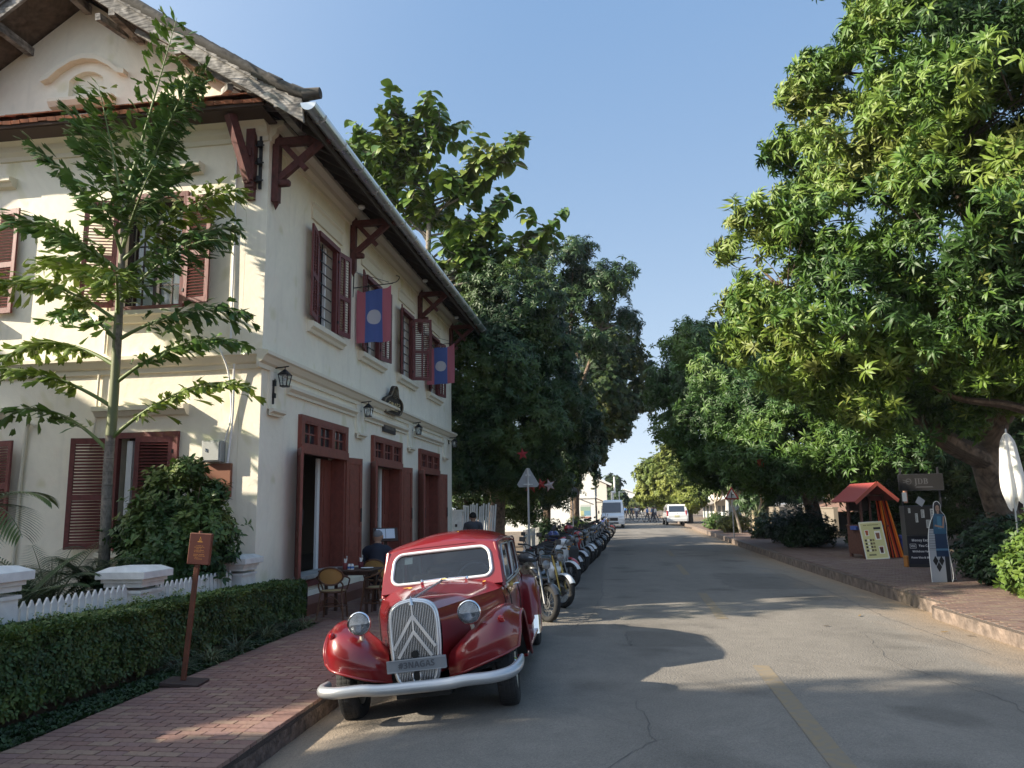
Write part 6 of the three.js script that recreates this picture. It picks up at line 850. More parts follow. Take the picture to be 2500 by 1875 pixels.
  { const t = thing('yucca', 'spiky plant beside the frangipani trunks on the right', 'plant', [8.0, 0.15, -43]); const gs = [], g = rng(530); for (let k = 0; k < 40; k++) { const b = blade(0.9, 0.05, 0.6, 4, 0.3); T(b, 0, 0, 0, 0, 0, rr(0.2, 1.4, g)); T(b, 0, 0.9, 0, 0, g() * 6.3, 0); gs.push(b); } stuff(mk('blades', gs, gm2, t)); mk('stem', rod([0, 0, 0], [0, 0.95, 0], 0.07), M.bark, t); }
}

// ================================================================ LEFT PAVEMENT: fence, sign, café
const woodRed = std(C(1, 1, 1), 0.5, { map: mottled([0.135, 0.042, 0.02], 0.7, 10, 141, 256, 2, 0.06) }), woodDark = std(C(1, 1, 1), 0.55, { map: mottled([0.05, 0.022, 0.013], 0.7, 9, 142, 256, 2, 0.05) });
{
  const G = 'white gate posts of the garden fence';
  const post = (lab, z, h) => { const t = thing('fence_post', lab, 'post', [-5.86, 0, z], 0, G); mk('shaft', box(0.46, h - 0.3, 0.46, 0, (h - 0.3) / 2, 0), M.whitePaint, t); mk('collar', [box(0.5, 0.035, 0.5, 0, h - 0.3, 0), box(0.49, 0.05, 0.49, 0, h - 0.22, 0), box(0.54, 0.045, 0.54, 0, h - 0.168, 0)], M.whitePaint, t); mk('cap', [rbox(0.64, 0.09, 0.64, 0.008, 0, h - 0.1, 0), T(new THREE.CylinderGeometry(0.30, 0.44, 0.05, 4), 0, h - 0.03, 0, 0, Math.PI / 4, 0)], M.whitePaint, t); return t; };
  post('white moulded fence post cut by the left frame edge', -6.75, 1.34); post('white moulded fence post in the middle, left of the wooden sign', -9.2, 1.17); post('white moulded fence post standing against the house corner', -11.85, 1.15);
  const sh = poly([[-0.042, 0], [0.042, 0], [0.042, 0.86], [0, 0.93], [-0.042, 0.86]]), pg = ready(ext(sh, 0.025, 0.003));
  const run = (lab, z0, z1, h) => { const t = thing('picket_fence', lab, 'fence', [-5.78, 0, 0]); const n = Math.round(Math.abs(z1 - z0) / 0.112); for (let i = 0; i <= n; i++) { const m = new THREE.Mesh(pg, M.whitePaint); m.name = 'picket'; m.castShadow = m.receiveShadow = true; m.position.set(0, h - 0.93, lerp(z0, z1, i / n)); m.rotation.y = Math.PI / 2; t.add(m); } mk('rail', [box(0.03, 0.06, Math.abs(z1 - z0) + 0.1, -0.03, 0.25, (z0 + z1) / 2)], M.whitePaint, t); mk('rail', [box(0.03, 0.06, Math.abs(z1 - z0) + 0.1, -0.03, 0.72, (z0 + z1) / 2)], M.whitePaint, t); };
  run('white picket fence between the left-edge post and the middle post', -7.12, -8.86, 0.97); run('white picket fence between the middle post and the house corner', -9.55, -11.5, 0.93); run('white picket fence continuing left beyond the edge post', -4.2, -6.4, 1.0);
}
{ // wooden notice on a leaning post
  const t = thing('notice_stand', 'leaning reddish wooden notice on a post with a dark foot, beside the hedge', 'sign', [-4.46, 0.03, -7.95]); t.rotation.set(0, 0.12, -0.075); t.scale.set(0.92, 0.985, 0.92);
  mk('foot', [rbox(0.44, 0.045, 0.34, 0.012, 0.02, 0.03, 0)], std(C(0.045, 0.028, 0.024), 0.7), t); mk('post', rbox(0.055, 1.32, 0.04, 0.006, 0, 0.7, 0), woodRed, t);
  const tex = M.textTex(256, 340, (x, w, h) => { x.fillStyle = '#48201a'; x.fillRect(0, 0, w, h); x.strokeStyle = '#b8863a'; x.fillStyle = '#b8863a'; x.lineWidth = 4; x.beginPath(); x.moveTo(w / 2, 34); x.lineTo(w / 2 - 12, 74); x.lineTo(w / 2 + 12, 74); x.closePath(); x.stroke(); x.fillRect(w / 2 - 30, 84, 60, 8); const f = rng(9); for (let k = 0; k < 9; k++) { const y = 132 + k * 17 + (k > 4 ? 12 : 0), ww = 70 + f() * 90; for (let q = 0; q < ww; q += 9) if (f() > 0.2) x.fillRect(w / 2 - ww / 2 + q, y, 6, 4); } });
  const b = mk('board', rbox(0.255, 0.335, 0.06, 0.01, 0.02, 1.42, 0.012), woodRed, t); const pl = new THREE.PlaneGeometry(0.24, 0.32); mk('print', T(pl, 0.02, 1.42, 0.0435), std(C(1, 1, 1), 0.45, { map: tex }), b, true); mk('finial', T(new THREE.CylinderGeometry(0.02, 0.02, 0.02, 10), 0.0, 1.6, 0.01), woodRed, t);
}
// ---- café furniture
const chair = (() => {
  const t = thing('rattan_chair', 'rattan chair with oval cane back, nearest the camera at the café table', 'chair', [0, 0, 0], 0, 'rattan café chairs');
  const seat = lathe([[0, 0], [0.2, 0], [0.215, 0.012], [0.2, 0.028], [0, 0.03]], 28); seat.scale(1, 1, 0.95); mk('seat', T(seat, 0, 0.43, 0), M.cane, t); mk('seat_rim', T(new THREE.TorusGeometry(0.21, 0.016, 8, 36), 0, 0.445, 0, Math.PI / 2, 0, 0), M.rattan, t);
  for (const [x, z, bx, bz] of [[-0.17, -0.15, -0.2, -0.2], [0.17, -0.15, 0.2, -0.2], [-0.17, 0.15, -0.22, 0.22], [0.17, 0.15, 0.22, 0.22]]) mk('leg', [rod([x, 0.44, z], [bx, 0, bz], 0.016, 0.015)], M.rattan, t);
  mk('stretcher', [rod([-0.19, 0.22, -0.18], [0.19, 0.22, -0.18], 0.01), rod([-0.19, 0.22, 0.18], [0.19, 0.22, 0.18], 0.01), rod([-0.19, 0.2, -0.18], [-0.19, 0.2, 0.18], 0.01), rod([0.19, 0.2, -0.18], [0.19, 0.2, 0.18], 0.01)], M.rattan, t);
  mk('brace', [-1, 1].map((s) => tube([[s * 0.2, 0.12, 0.19], [s * 0.12, 0.3, 0.18], [0, 0.38, 0.17]], 0.009, 5, 14)), M.rattan, t);
  const ov = []; for (let k = 0; k < 40; k++) { const a = k / 40 * 6.283; ov.push([0.2 * Math.cos(a), 0.7 + 0.14 * Math.sin(a), 0.24 + 0.03 * Math.sin(a) - 0.05 * Math.cos(a) * Math.cos(a)]); } mk('back_frame', tube(ov, 0.015, 7, 80, true), M.rattan, t);
  const cw = M.textTex(128, 128, (x, w, h) => { x.fillStyle = '#b08a50'; x.fillRect(0, 0, w, h); x.fillStyle = '#4a3216'; for (let i = 0; i < 8; i++) for (let j = 0; j < 8; j++) x.fillRect(i * 16 + 5, j * 16 + 5, 7, 7); }); cw.wrapS = cw.wrapT = THREE.RepeatWrapping; cw.repeat.set(7, 7);
  const back = sheet(span(0.02, 1, 4).map((r) => span(0, 6.283, 20).map((a) => [0.19 * r * Math.cos(a), 0.7 + 0.13 * r * Math.sin(a), 0.24 + 0.03 * r * Math.sin(a) - 0.05 * r * r * Math.cos(a) * Math.cos(a)])), 4, 40); mk('back', back, std(C(1, 1, 1), 0.7, { map: cw, side: THREE.DoubleSide }), t);
  mk('back_post', [-1, 1].map((s) => tube([[s * 0.17, 0.44, 0.17], [s * 0.2, 0.56, 0.2], [s * 0.16, 0.62, 0.23]], 0.014, 6, 12)), M.rattan, t); mk('armrest', [-1, 1].map((s) => tube([[s * 0.19, 0.72, 0.2], [s * 0.27, 0.66, 0.08], [s * 0.25, 0.6, -0.08], [s * 0.2, 0.46, -0.13]], 0.014, 6, 24)), M.rattan, t);
  return t;
})();
chair.position.set(-4.56, 0.04, -12.72); chair.rotation.y = 0.12;
for (const [lab, x, z, ry] of [['rattan chair turned sideways at the right side of the first café table', -4.0, -13.3, 1.35], ['rattan chair in which the grey-haired man sits', -4.42, -14.72, 0.05], ['rattan chair at the far side of the second table', -4.2, -16.6, 3.0]]) { const c = chair.clone(); c.name = numbered('rattan_chair'); scene.add(c); c.userData = { ...chair.userData, label: lab }; c.position.set(x, 0.04, z); c.rotation.y = ry; }
const cafeTable = (lab, x, z) => { const t = thing('cafe_table', lab, 'table', [x, 0.04, z]); mk('tabletop', rbox(0.95, 0.035, 0.72, 0.012, 0, 0.735, 0), woodDark, t); mk('apron', box(0.8, 0.06, 0.58, 0, 0.69, 0), woodDark, t); for (const a of [-0.36, 0.36]) for (const b of [-0.25, 0.25]) mk('leg', box(0.05, 0.66, 0.05, a, 0.33, b), woodDark, t); return t; };
cafeTable('dark wooden café table laid with plates, nearest the camera', -4.5, -13.45); cafeTable('dark wooden café table in front of the seated man', -4.25, -15.7);
{
  const Y = 0.7925; const pl = ['white plate at the left corner of the café table', 'white plate at the right corner of the café table']; [[-4.82, -13.3], [-4.18, -13.35]].forEach(([x, z], i) => { const t = thing('plate', pl[i], 'plate', [x, Y, z]); mk('dish', lathe([[0, 0.004], [0.06, 0.003], [0.085, 0.008], [0.115, 0.02], [0.117, 0.023], [0.085, 0.014], [0.06, 0.009], [0, 0.009]], 28), M.white, t); });
  const cup = (lab, x, z, c) => { const t = thing('cutlery_cup', lab, 'cup', [x, Y, z]); mk('cup', lathe([[0, 0], [0.042, 0], [0.046, 0.11], [0.042, 0.11], [0.038, 0.01], [0, 0.01]], 20), std(C(...c), 0.6), t); mk('cutlery', [rod([0.01, 0.02, 0], [0.03, 0.2, 0.01], 0.004), rod([-0.01, 0.02, 0.01], [-0.015, 0.19, 0.02], 0.004), sph(0.018, 0.032, 0.21, 0.01, 0.5, 1.2, 1)], M.steel, t); mk('napkin', [box(0.012, 0.11, 0.04, 0.015, 0.13, 0, 0, 0, -0.2), box(0.01, 0.1, 0.04, 0.0, 0.13, 0.01, 0, 0, 0.1)], M.white, t); };
  cup('dull red cup holding cutlery and napkins on the café table', -4.56, -13.3, [0.22, 0.05, 0.05]); cup('dark red cup near the middle of the café table', -4.36, -13.55, [0.12, 0.02, 0.03]);
  const jar = (lab, x, z) => { const t = thing('shaker', lab, 'shaker', [x, Y, z]); mk('jar', [T(new THREE.CylinderGeometry(0.028, 0.03, 0.075, 14), 0, 0.0375, 0)], M.white, t); mk('band', [T(new THREE.CylinderGeometry(0.0308, 0.0312, 0.035, 14), 0, 0.035, 0)], std(C(0.06, 0.16, 0.4), 0.5), t); mk('lid', T(new THREE.CylinderGeometry(0.02, 0.028, 0.02, 14), 0, 0.085, 0), M.steel, t); };
  jar('white and blue shaker, the left one of two beside the cutlery cup', -4.48, -13.28); jar('white and blue shaker, the right one of two beside the cutlery cup', -4.42, -13.26);
}
{ // menu lectern at the middle door
  const t = thing('menu_stand', 'dark wooden menu stand with an open white menu by the middle door', 'stand', [-5.0, 0.03, -17.3], 0.35); mk('post', [box(0.07, 1.1, 0.07, 0, 0.55, 0), box(0.4, 0.05, 0.3, 0, 0.025, 0)], woodDark, t); mk('desk', rbox(0.55, 0.03, 0.42, 0.008, 0, 1.22, 0.02, 0.75, 0, 0), woodDark, t); mk('menu_page', [box(0.2, 0.006, 0.3, -0.105, 1.243, 0.04, 0.75, 0, 0), box(0.2, 0.006, 0.3, 0.105, 1.243, 0.04, 0.75, 0, 0)], std(C(0.7, 0.72, 0.78), 0.5), t);
}
// ---- people: one continuous skin per body from a field of tapered capsules (surface nets)
function fieldMesh(bones, cell, k = 0.03) { // bones: [a, b, ra, rb, colour]
  const mn = V(1e9, 1e9, 1e9), mx = V(-1e9, -1e9, -1e9); for (const [a, b, ra, rb] of bones) { const r = Math.max(ra, rb) + 0.04; for (const p of [a, b]) { mn.min(V(p[0] - r, p[1] - r, p[2] - r)); mx.max(V(p[0] + r, p[1] + r, p[2] + r)); } }
  const nx = Math.ceil((mx.x - mn.x) / cell) + 1, ny = Math.ceil((mx.y - mn.y) / cell) + 1, nz = Math.ceil((mx.z - mn.z) / cell) + 1, F = new Float32Array(nx * ny * nz);
  const cap = (x, y, z, [a, b, ra, rb]) => { const dx = b[0] - a[0], dy = b[1] - a[1], dz = b[2] - a[2], px = x - a[0], py = y - a[1], pz = z - a[2]; const t = clamp((px * dx + py * dy + pz * dz) / (dx * dx + dy * dy + dz * dz || 1)); return Math.hypot(px - dx * t, py - dy * t, pz - dz * t) - lerp(ra, rb, t); };
  for (let i = 0; i < nx; i++) for (let j = 0; j < ny; j++) for (let q = 0; q < nz; q++) { const x = mn.x + i * cell, y = mn.y + j * cell, z = mn.z + q * cell; let d = 1e3; for (const b of bones) { const e = cap(x, y, z, b); const h = clamp(0.5 + 0.5 * (d - e) / k); d = lerp(d, e, h) - k * h * (1 - h); } F[(i * ny + j) * nz + q] = d; }
  const id = new Int32Array(nx * ny * nz).fill(-1), pos = [], col = [], idx = [], at = (i, j, q) => F[(i * ny + j) * nz + q];
  for (let i = 0; i < nx - 1; i++) for (let j = 0; j < ny - 1; j++) for (let q = 0; q < nz - 1; q++) { let n = 0, sx = 0, sy = 0, sz = 0; const c = []; for (let m = 0; m < 8; m++) c.push(at(i + (m & 1), j + ((m >> 1) & 1), q + (m >> 2)));
    for (const [a, b] of [[0, 1], [2, 3], [4, 5], [6, 7], [0, 2], [1, 3], [4, 6], [5, 7], [0, 4], [1, 5], [2, 6], [3, 7]]) if ((c[a] < 0) !== (c[b] < 0)) { const t = c[a] / (c[a] - c[b]); sx += lerp(a & 1, b & 1, t); sy += lerp((a >> 1) & 1, (b >> 1) & 1, t); sz += lerp(a >> 2, b >> 2, t); n++; }
    if (n) { id[(i * ny + j) * nz + q] = pos.length / 3; const x = mn.x + (i + sx / n) * cell, y = mn.y + (j + sy / n) * cell, z = mn.z + (q + sz / n) * cell; pos.push(x, y, z); let best = 1e9, bc = bones[0][4]; for (const b of bones) { const e = cap(x, y, z, b); if (e < best) { best = e; bc = b[4]; } } col.push(...bc); } }
  const quad = (a, b, c, d, f) => { if (a < 0 || b < 0 || c < 0 || d < 0) return; f ? idx.push(a, b, c, a, c, d) : idx.push(a, c, b, a, d, c); }, I = (i, j, q) => id[(i * ny + j) * nz + q];
  for (let i = 1; i < nx - 1; i++) for (let j = 1; j < ny - 1; j++) for (let q = 1; q < nz - 1; q++) { const s = at(i, j, q) < 0; if (s !== at(i + 1, j, q) < 0) quad(I(i, j - 1, q - 1), I(i, j, q - 1), I(i, j, q), I(i, j - 1, q), s); if (s !== at(i, j + 1, q) < 0) quad(I(i - 1, j, q - 1), I(i - 1, j, q), I(i, j, q), I(i, j, q - 1), s); if (s !== at(i, j, q + 1) < 0) quad(I(i - 1, j - 1, q), I(i, j - 1, q), I(i, j, q), I(i - 1, j, q), s); }
  const g = new THREE.BufferGeometry(); g.setAttribute('position', new THREE.Float32BufferAttribute(pos, 3)); g.setAttribute('color', new THREE.Float32BufferAttribute(col, 3)); g.setIndex(idx); g.computeVertexNormals(); return g;
}
const skinM = std(C(1, 1, 1), 0.8, { vertexColors: true });
const handBones = (w, dir, c, s = 1) => { // palm, four curled fingers and a thumb
  const d = V(...dir).normalize(), side = d.clone().cross(V(0, 1, 0)).normalize(), nrm = side.clone().cross(d), P = (a, b, e) => V(...w).addScaledVector(d, a).addScaledVector(side, b).addScaledVector(nrm, e).toArray(); const o = [[P(0, 0, 0), P(0.075, 0, 0), 0.026, 0.034, c]];
  [-0.03, -0.01, 0.01, 0.03].forEach((b, i) => { const l = [0.058, 0.07, 0.066, 0.05][i]; o.push([P(0.08, b, 0), P(0.08 + l * 0.55, b, -0.01), 0.0095, 0.009, c], [P(0.08 + l * 0.55, b, -0.01), P(0.08 + l * 0.9, b, -0.035), 0.009, 0.008, c]); }); o.push([P(0.02, s * 0.028, 0), P(0.065, s * 0.058, -0.01), 0.012, 0.01, c]); return o; };
const headParts = (t, at, hairC, bald) => { // head with face features, facing -z
  const sk = [0.36, 0.21, 0.14], [x, y, z] = at; const B = [[[x, y, z + 0.012], [x, y + 0.045, z + 0.008], 0.088, 0.086, sk], [[x, y - 0.06, z - 0.035], [x, y - 0.085, z - 0.05], 0.052, 0.038, sk], [[x, y + 0.01, z - 0.088], [x, y - 0.028, z - 0.105], 0.010, 0.014, sk]];
  for (const s of [-1, 1]) { B.push([[x + s * 0.088, y + 0.012, z + 0.005], [x + s * 0.094, y - 0.02, z + 0.008], 0.016, 0.011, sk]); B.push([[x + s * 0.032, y + 0.028, z - 0.078], [x + s * 0.05, y + 0.026, z - 0.07], 0.011, 0.009, sk]); } B.push([[x - 0.022, y - 0.058, z - 0.083], [x + 0.022, y - 0.058, z - 0.083], 0.009, 0.009, [0.27, 0.11, 0.09]]);
  const hair = new THREE.SphereGeometry(0.1, 24, 16, 0, 6.283, 0, bald ? 1.45 : 1.75); hair.scale(0.95, 1.02, 1.02); hair.rotateX(0.42); hair.translate(x, y + 0.035, z + 0.014); const p = hair.attributes.position; for (let i = 0; i < p.count; i++) { const n = 1 + 0.03 * noise(p.getX(i) * 60, p.getY(i) * 60, p.getZ(i) * 60); p.setXYZ(i, x + (p.getX(i) - x) * n, y + (p.getY(i) - y) * n, z + (p.getZ(i) - z) * n); } hair.computeVertexNormals(); mk('hair', hair, std(C(...hairC), 0.9), t);
  const eyes = []; for (const s of [-1, 1]) eyes.push(sph(0.009, x + s * 0.034, y + 0.012, z - 0.082)); mk('eyes', eyes, std(C(0.05, 0.03, 0.02), 0.3), t); return B; };
{ // seated man, back to the camera
  const t = thing('person', 'grey-haired person in a dark blue shirt seated with back to the camera', 'person', [-4.43, 0.04, -14.78], 0.05); const sh = [0.012, 0.016, 0.032], sk = [0.36, 0.21, 0.14], pt = [0.05, 0.048, 0.04], shoe = [0.02, 0.018, 0.016];
  const head = headParts(t, [0.0, 1.245, -0.05], [0.17, 0.17, 0.18], true);
  const B = [[[0, 0.5, 0], [0, 0.72, 0.05], 0.17, 0.165, sh], [[0, 0.72, 0.05], [0, 0.96, 0.02], 0.17, 0.17, sh], [[-0.13, 0.98, 0.01], [0.13, 0.98, 0.01], 0.115, 0.115, sh], [[-0.19, 1.0, 0.0], [-0.215, 0.98, 0], 0.08, 0.075, sh], [[0.19, 1.0, 0.0], [0.215, 0.98, 0], 0.08, 0.075, sh], [[0, 1.05, 0.0], [0, 1.17, -0.03], 0.062, 0.056, sk]];
  for (const s of [-1, 1]) { B.push([[s * 0.22, 0.97, 0], [s * 0.28, 0.74, -0.06], 0.068, 0.055, sh], [[s * 0.28, 0.74, -0.06], [s * 0.2, 0.76, -0.30], 0.046, 0.034, sk], ...handBones([s * 0.195, 0.76, -0.31], [-s * 0.3, 0.03, -1], sk, -s)); B.push([[s * 0.1, 0.52, 0.0], [s * 0.13, 0.52, -0.42], 0.095, 0.07, pt], [[s * 0.13, 0.52, -0.42], [s * 0.14, 0.1, -0.40], 0.062, 0.045, pt], [[s * 0.14, 0.05, -0.37], [s * 0.15, 0.035, -0.56], 0.04, 0.032, shoe]); }
  mk('body', norm(fieldMesh([...B, ...head], 0.0125, 0.035)), skinM, t);
}
const standing = (lab, x, y, z, ry, shirt, trousers, hairC, cell, walk = 0.12, group) => { const t = thing('person', lab, 'person', [x, y, z], ry, group), sk = [0.34, 0.2, 0.13], shoe = [0.03, 0.025, 0.02]; const head = headParts(t, [0, 1.54, -0.02], hairC, false);
  const B = [[[0, 0.95, 0], [0, 1.1, 0], 0.13, 0.125, trousers], [[0, 1.08, 0], [0, 1.26, -0.01], 0.13, 0.15, shirt], [[-0.11, 1.34, 0], [0.11, 1.34, 0], 0.095, 0.095, shirt], [[0, 1.38, 0], [0, 1.47, -0.01], 0.052, 0.05, sk]];
  for (const s of [-1, 1]) { B.push([[s * 0.19, 1.35, 0], [s * 0.24, 1.08, s * walk * 0.6], 0.06, 0.047, shirt], [[s * 0.24, 1.08, s * walk * 0.6], [s * 0.23, 0.84, -0.08 + s * walk], 0.04, 0.03, sk], ...handBones([s * 0.23, 0.83, -0.08 + s * walk], [0, -1, -0.15], sk, s)); B.push([[s * 0.09, 0.92, 0], [s * 0.1, 0.5, -s * walk * 1.2], 0.088, 0.062, trousers], [[s * 0.1, 0.5, -s * walk * 1.2], [s * 0.1, 0.09, -s * walk * 1.8 + 0.03], 0.058, 0.042, trousers], [[s * 0.1, 0.045, -s * walk * 1.8 + 0.04], [s * 0.11, 0.035, -s * walk * 1.8 - 0.14], 0.038, 0.032, shoe]); }
  mk('body', norm(fieldMesh([...B, ...head], cell, 0.03)), skinM, t); return t; };
standing('dark-haired person standing beyond the red car roof by the white fence', -3.55, 0.03, -20.6, 0.4, [0.05, 0.05, 0.06], [0.04, 0.045, 0.07], [0.01, 0.009, 0.008], 0.0135);

// ================================================================ LEFT SIDE BEYOND THE HOUSE
{
  const t = thing('bamboo_fence', 'fence of tall white bamboo poles just past the house', 'fence', [-5.2, 0, -28.2]); const f = rng(151), pg = ready(T(new THREE.CylinderGeometry(0.032, 0.036, 1.95, 8), 0, 0.975, 0)); for (let k = 0; k < 15; k++) { const m = new THREE.Mesh(pg, M.whitePaint); m.name = 'pole'; m.castShadow = m.receiveShadow = true; m.position.set(-0.05 + k * 0.078, 0, rr(-0.02, 0.02, f)); m.rotation.set(rr(-0.02, 0.02, f), 0, -0.02 - k * 0.004 + rr(-0.012, 0.012, f)); m.scale.y = rr(0.96, 1.03, f); t.add(m); } mk('rail', [box(1.25, 0.05, 0.04, 0.5, 0.6, 0.05)], M.whitePaint, t);
  const w = thing('gate_wall', 'short white wall between the house and the bamboo fence', 'wall', [-5.55, 0, -28.1]); mk('wall', box(0.6, 1.7, 0.2, 0, 0.85, 0), M.whitePaint, w); mk('coping', box(0.66, 0.06, 0.26, 0, 1.73, 0), M.whitePaint, w); mk('letter_slot', box(0.08, 0.1, 0.03, 0.1, 1.2, 0.11), M.blackPlastic, w);
  const lf = thing('picket_fence', 'low whitish picket fence behind the parked motorbikes', 'fence', [-3.2, 0, -30]); const pk = ready(box(0.07, 0.95, 0.02, 0, 0.475, 0)); for (let k = 0; k < 24; k++) { const m = new THREE.Mesh(pk, M.whitePaint); m.name = 'picket'; m.position.set(0.02 * k, 0, -k * 0.3); m.rotation.y = 1.4; m.castShadow = m.receiveShadow = true; lf.add(m); } mk('rail', bar([0, 0.7, 0], [0.48, 0.7, -7], 0.04, 0.05), M.whitePaint, lf);
  // backs of road signs
  const tri = (n, h, s) => { const r = s / Math.sqrt(3); const p = []; for (let k = 0; k < 3; k++) { const a = Math.PI / 2 + k * 2.0944; for (const d of [-0.14, 0.14]) p.push([r * Math.cos(a + d) * 0.96, r * Math.sin(a + d) * 0.96]); } return p; };
  const alu = std(C(0.36, 0.37, 0.38), 0.55, { metalness: 0.4 });
  { const s = thing('road_sign', 'grey back of a triangular road sign on a pole left of the road', 'road sign', [-2.75, 0, -27.6], 0.1); mk('pole', rod([0, -0.05, 0], [0, 3.2, 0], 0.035, 0.035, 12), M.steel, s); mk('plate', T(ext(poly(tri(3, 0, 0.76)), 0.012, 0.003), 0, 2.78, -0.05), alu, s); mk('clamp', [box(0.34, 0.035, 0.02, 0, 2.62, 0.0), box(0.2, 0.035, 0.02, 0, 2.95, 0.0)], M.steel, s); mk('bolt', [-0.04, 0.04].flatMap((x) => [T(new THREE.CylinderGeometry(0.012, 0.012, 0.03, 8), x, 2.62, 0.02, Math.PI / 2, 0, 0), T(new THREE.CylinderGeometry(0.012, 0.012, 0.03, 8), x, 2.95, 0.02, Math.PI / 2, 0, 0)]), M.chrome, s); }
  { const s = thing('road_sign', 'grey back of a round road sign on a thin pole before the van', 'road sign', [-1.75, 0, -41], 0.1); mk('pole', rod([0, -0.05, 0], [0, 2.75, 0], 0.03), M.steel, s); mk('plate', T(new THREE.CylinderGeometry(0.3, 0.3, 0.012, 30), 0, 2.55, -0.04, Math.PI / 2, 0, 0), alu, s); mk('clamp', box(0.2, 0.03, 0.03, 0, 2.55, -0.02), M.steel, s); }
  { const s = thing('street_map_board', 'small colourful map board on the left beyond the round road sign', 'sign', [-1.2, 0, -45], 0.05); const tex = M.textTex(128, 160, (x, w, h) => { x.fillStyle = '#dfe3e2'; x.fillRect(0, 0, w, h); x.fillStyle = '#a9c4b4'; x.fillRect(0, 20, w, 40); x.fillStyle = '#84b2cc'; x.fillRect(w * 0.35, 60, w * 0.65, 50); x.fillStyle = '#d9d9a8'; x.fillRect(0, 60, w * 0.35, 50); x.fillStyle = '#c98f88'; x.fillRect(0, 120, w, 16); }); mk('board', rbox(0.62, 0.95, 0.04, 0.01, 0, 1.45, 0), M.white, s); mk('print', T(new THREE.PlaneGeometry(0.58, 0.9), 0, 1.45, 0.022), std(C(1, 1, 1), 0.6, { map: tex }), s, true); mk('post', [rod([-0.28, 0, 0], [-0.28, 1.0, 0], 0.025), rod([0.28, 0, 0], [0.28, 1.0, 0], 0.025)], M.steel, s); }
  // star lanterns hanging under the dark mango
  const starG = (R, r, d) => { const p = [], idx = []; p.push(0, 0, d, 0, 0, -d); for (let k = 0; k < 10; k++) { const a = Math.PI / 2 + k * Math.PI / 5, q = k % 2 ? r : R; p.push(q * Math.cos(a), q * Math.sin(a), 0); } for (let k = 0; k < 10; k++) { const a = 2 + k, b = 2 + (k + 1) % 10; idx.push(0, a, b, 1, b, a); } const g = new THREE.BufferGeometry(); g.setAttribute('position', new THREE.Float32BufferAttribute(p, 3)); g.setIndex(idx); return norm(g); };
  const star = (lab, x, y, z, R, c, ry, rz) => { const s = thing('star_lantern', lab, 'lantern', [x, y, z], ry, 'paper star lanterns under the dark tree'); s.rotation.z = rz; mk('paper', starG(R, R * 0.42, R * 0.28), phys(C(...c), 0.8, { transmission: 0.3, thickness: 0, side: THREE.DoubleSide }), s); const e = []; for (let k = 0; k < 10; k++) { const a = Math.PI / 2 + k * Math.PI / 5, b = a + Math.PI / 5, q = k % 2 ? R * 0.42 : R, w = k % 2 ? R : R * 0.42; e.push(rod([q * Math.cos(a), q * Math.sin(a), 0], [w * Math.cos(b), w * Math.sin(b), 0], 0.008, 0.008, 5)); } mk('frame', e, std(C(0.25, 0.05, 0.03), 0.6), s); mk('string', rod([0, R, 0], [0, R + 0.7, 0], 0.005, 0.005, 5), M.blackIron, s); };
  star('red paper star lantern, the highest one, hanging in the dark tree', -3.0, 3.75, -28.3, 0.22, [0.5, 0.04, 0.05], 0.15, 0.1); star('orange-red star lantern behind the triangular sign', -2.75, 2.62, -28.8, 0.3, [0.42, 0.07, 0.03], 0.3, -0.2); star('white and red star lantern right of the orange one', -2.1, 2.62, -29.2, 0.26, [0.6, 0.52, 0.5], 0.5, 0.3); star('red star lantern in the middle of the low hanging group', -2.4, 2.66, -29, 0.22, [0.5, 0.05, 0.04], -0.3, 0.2);
}
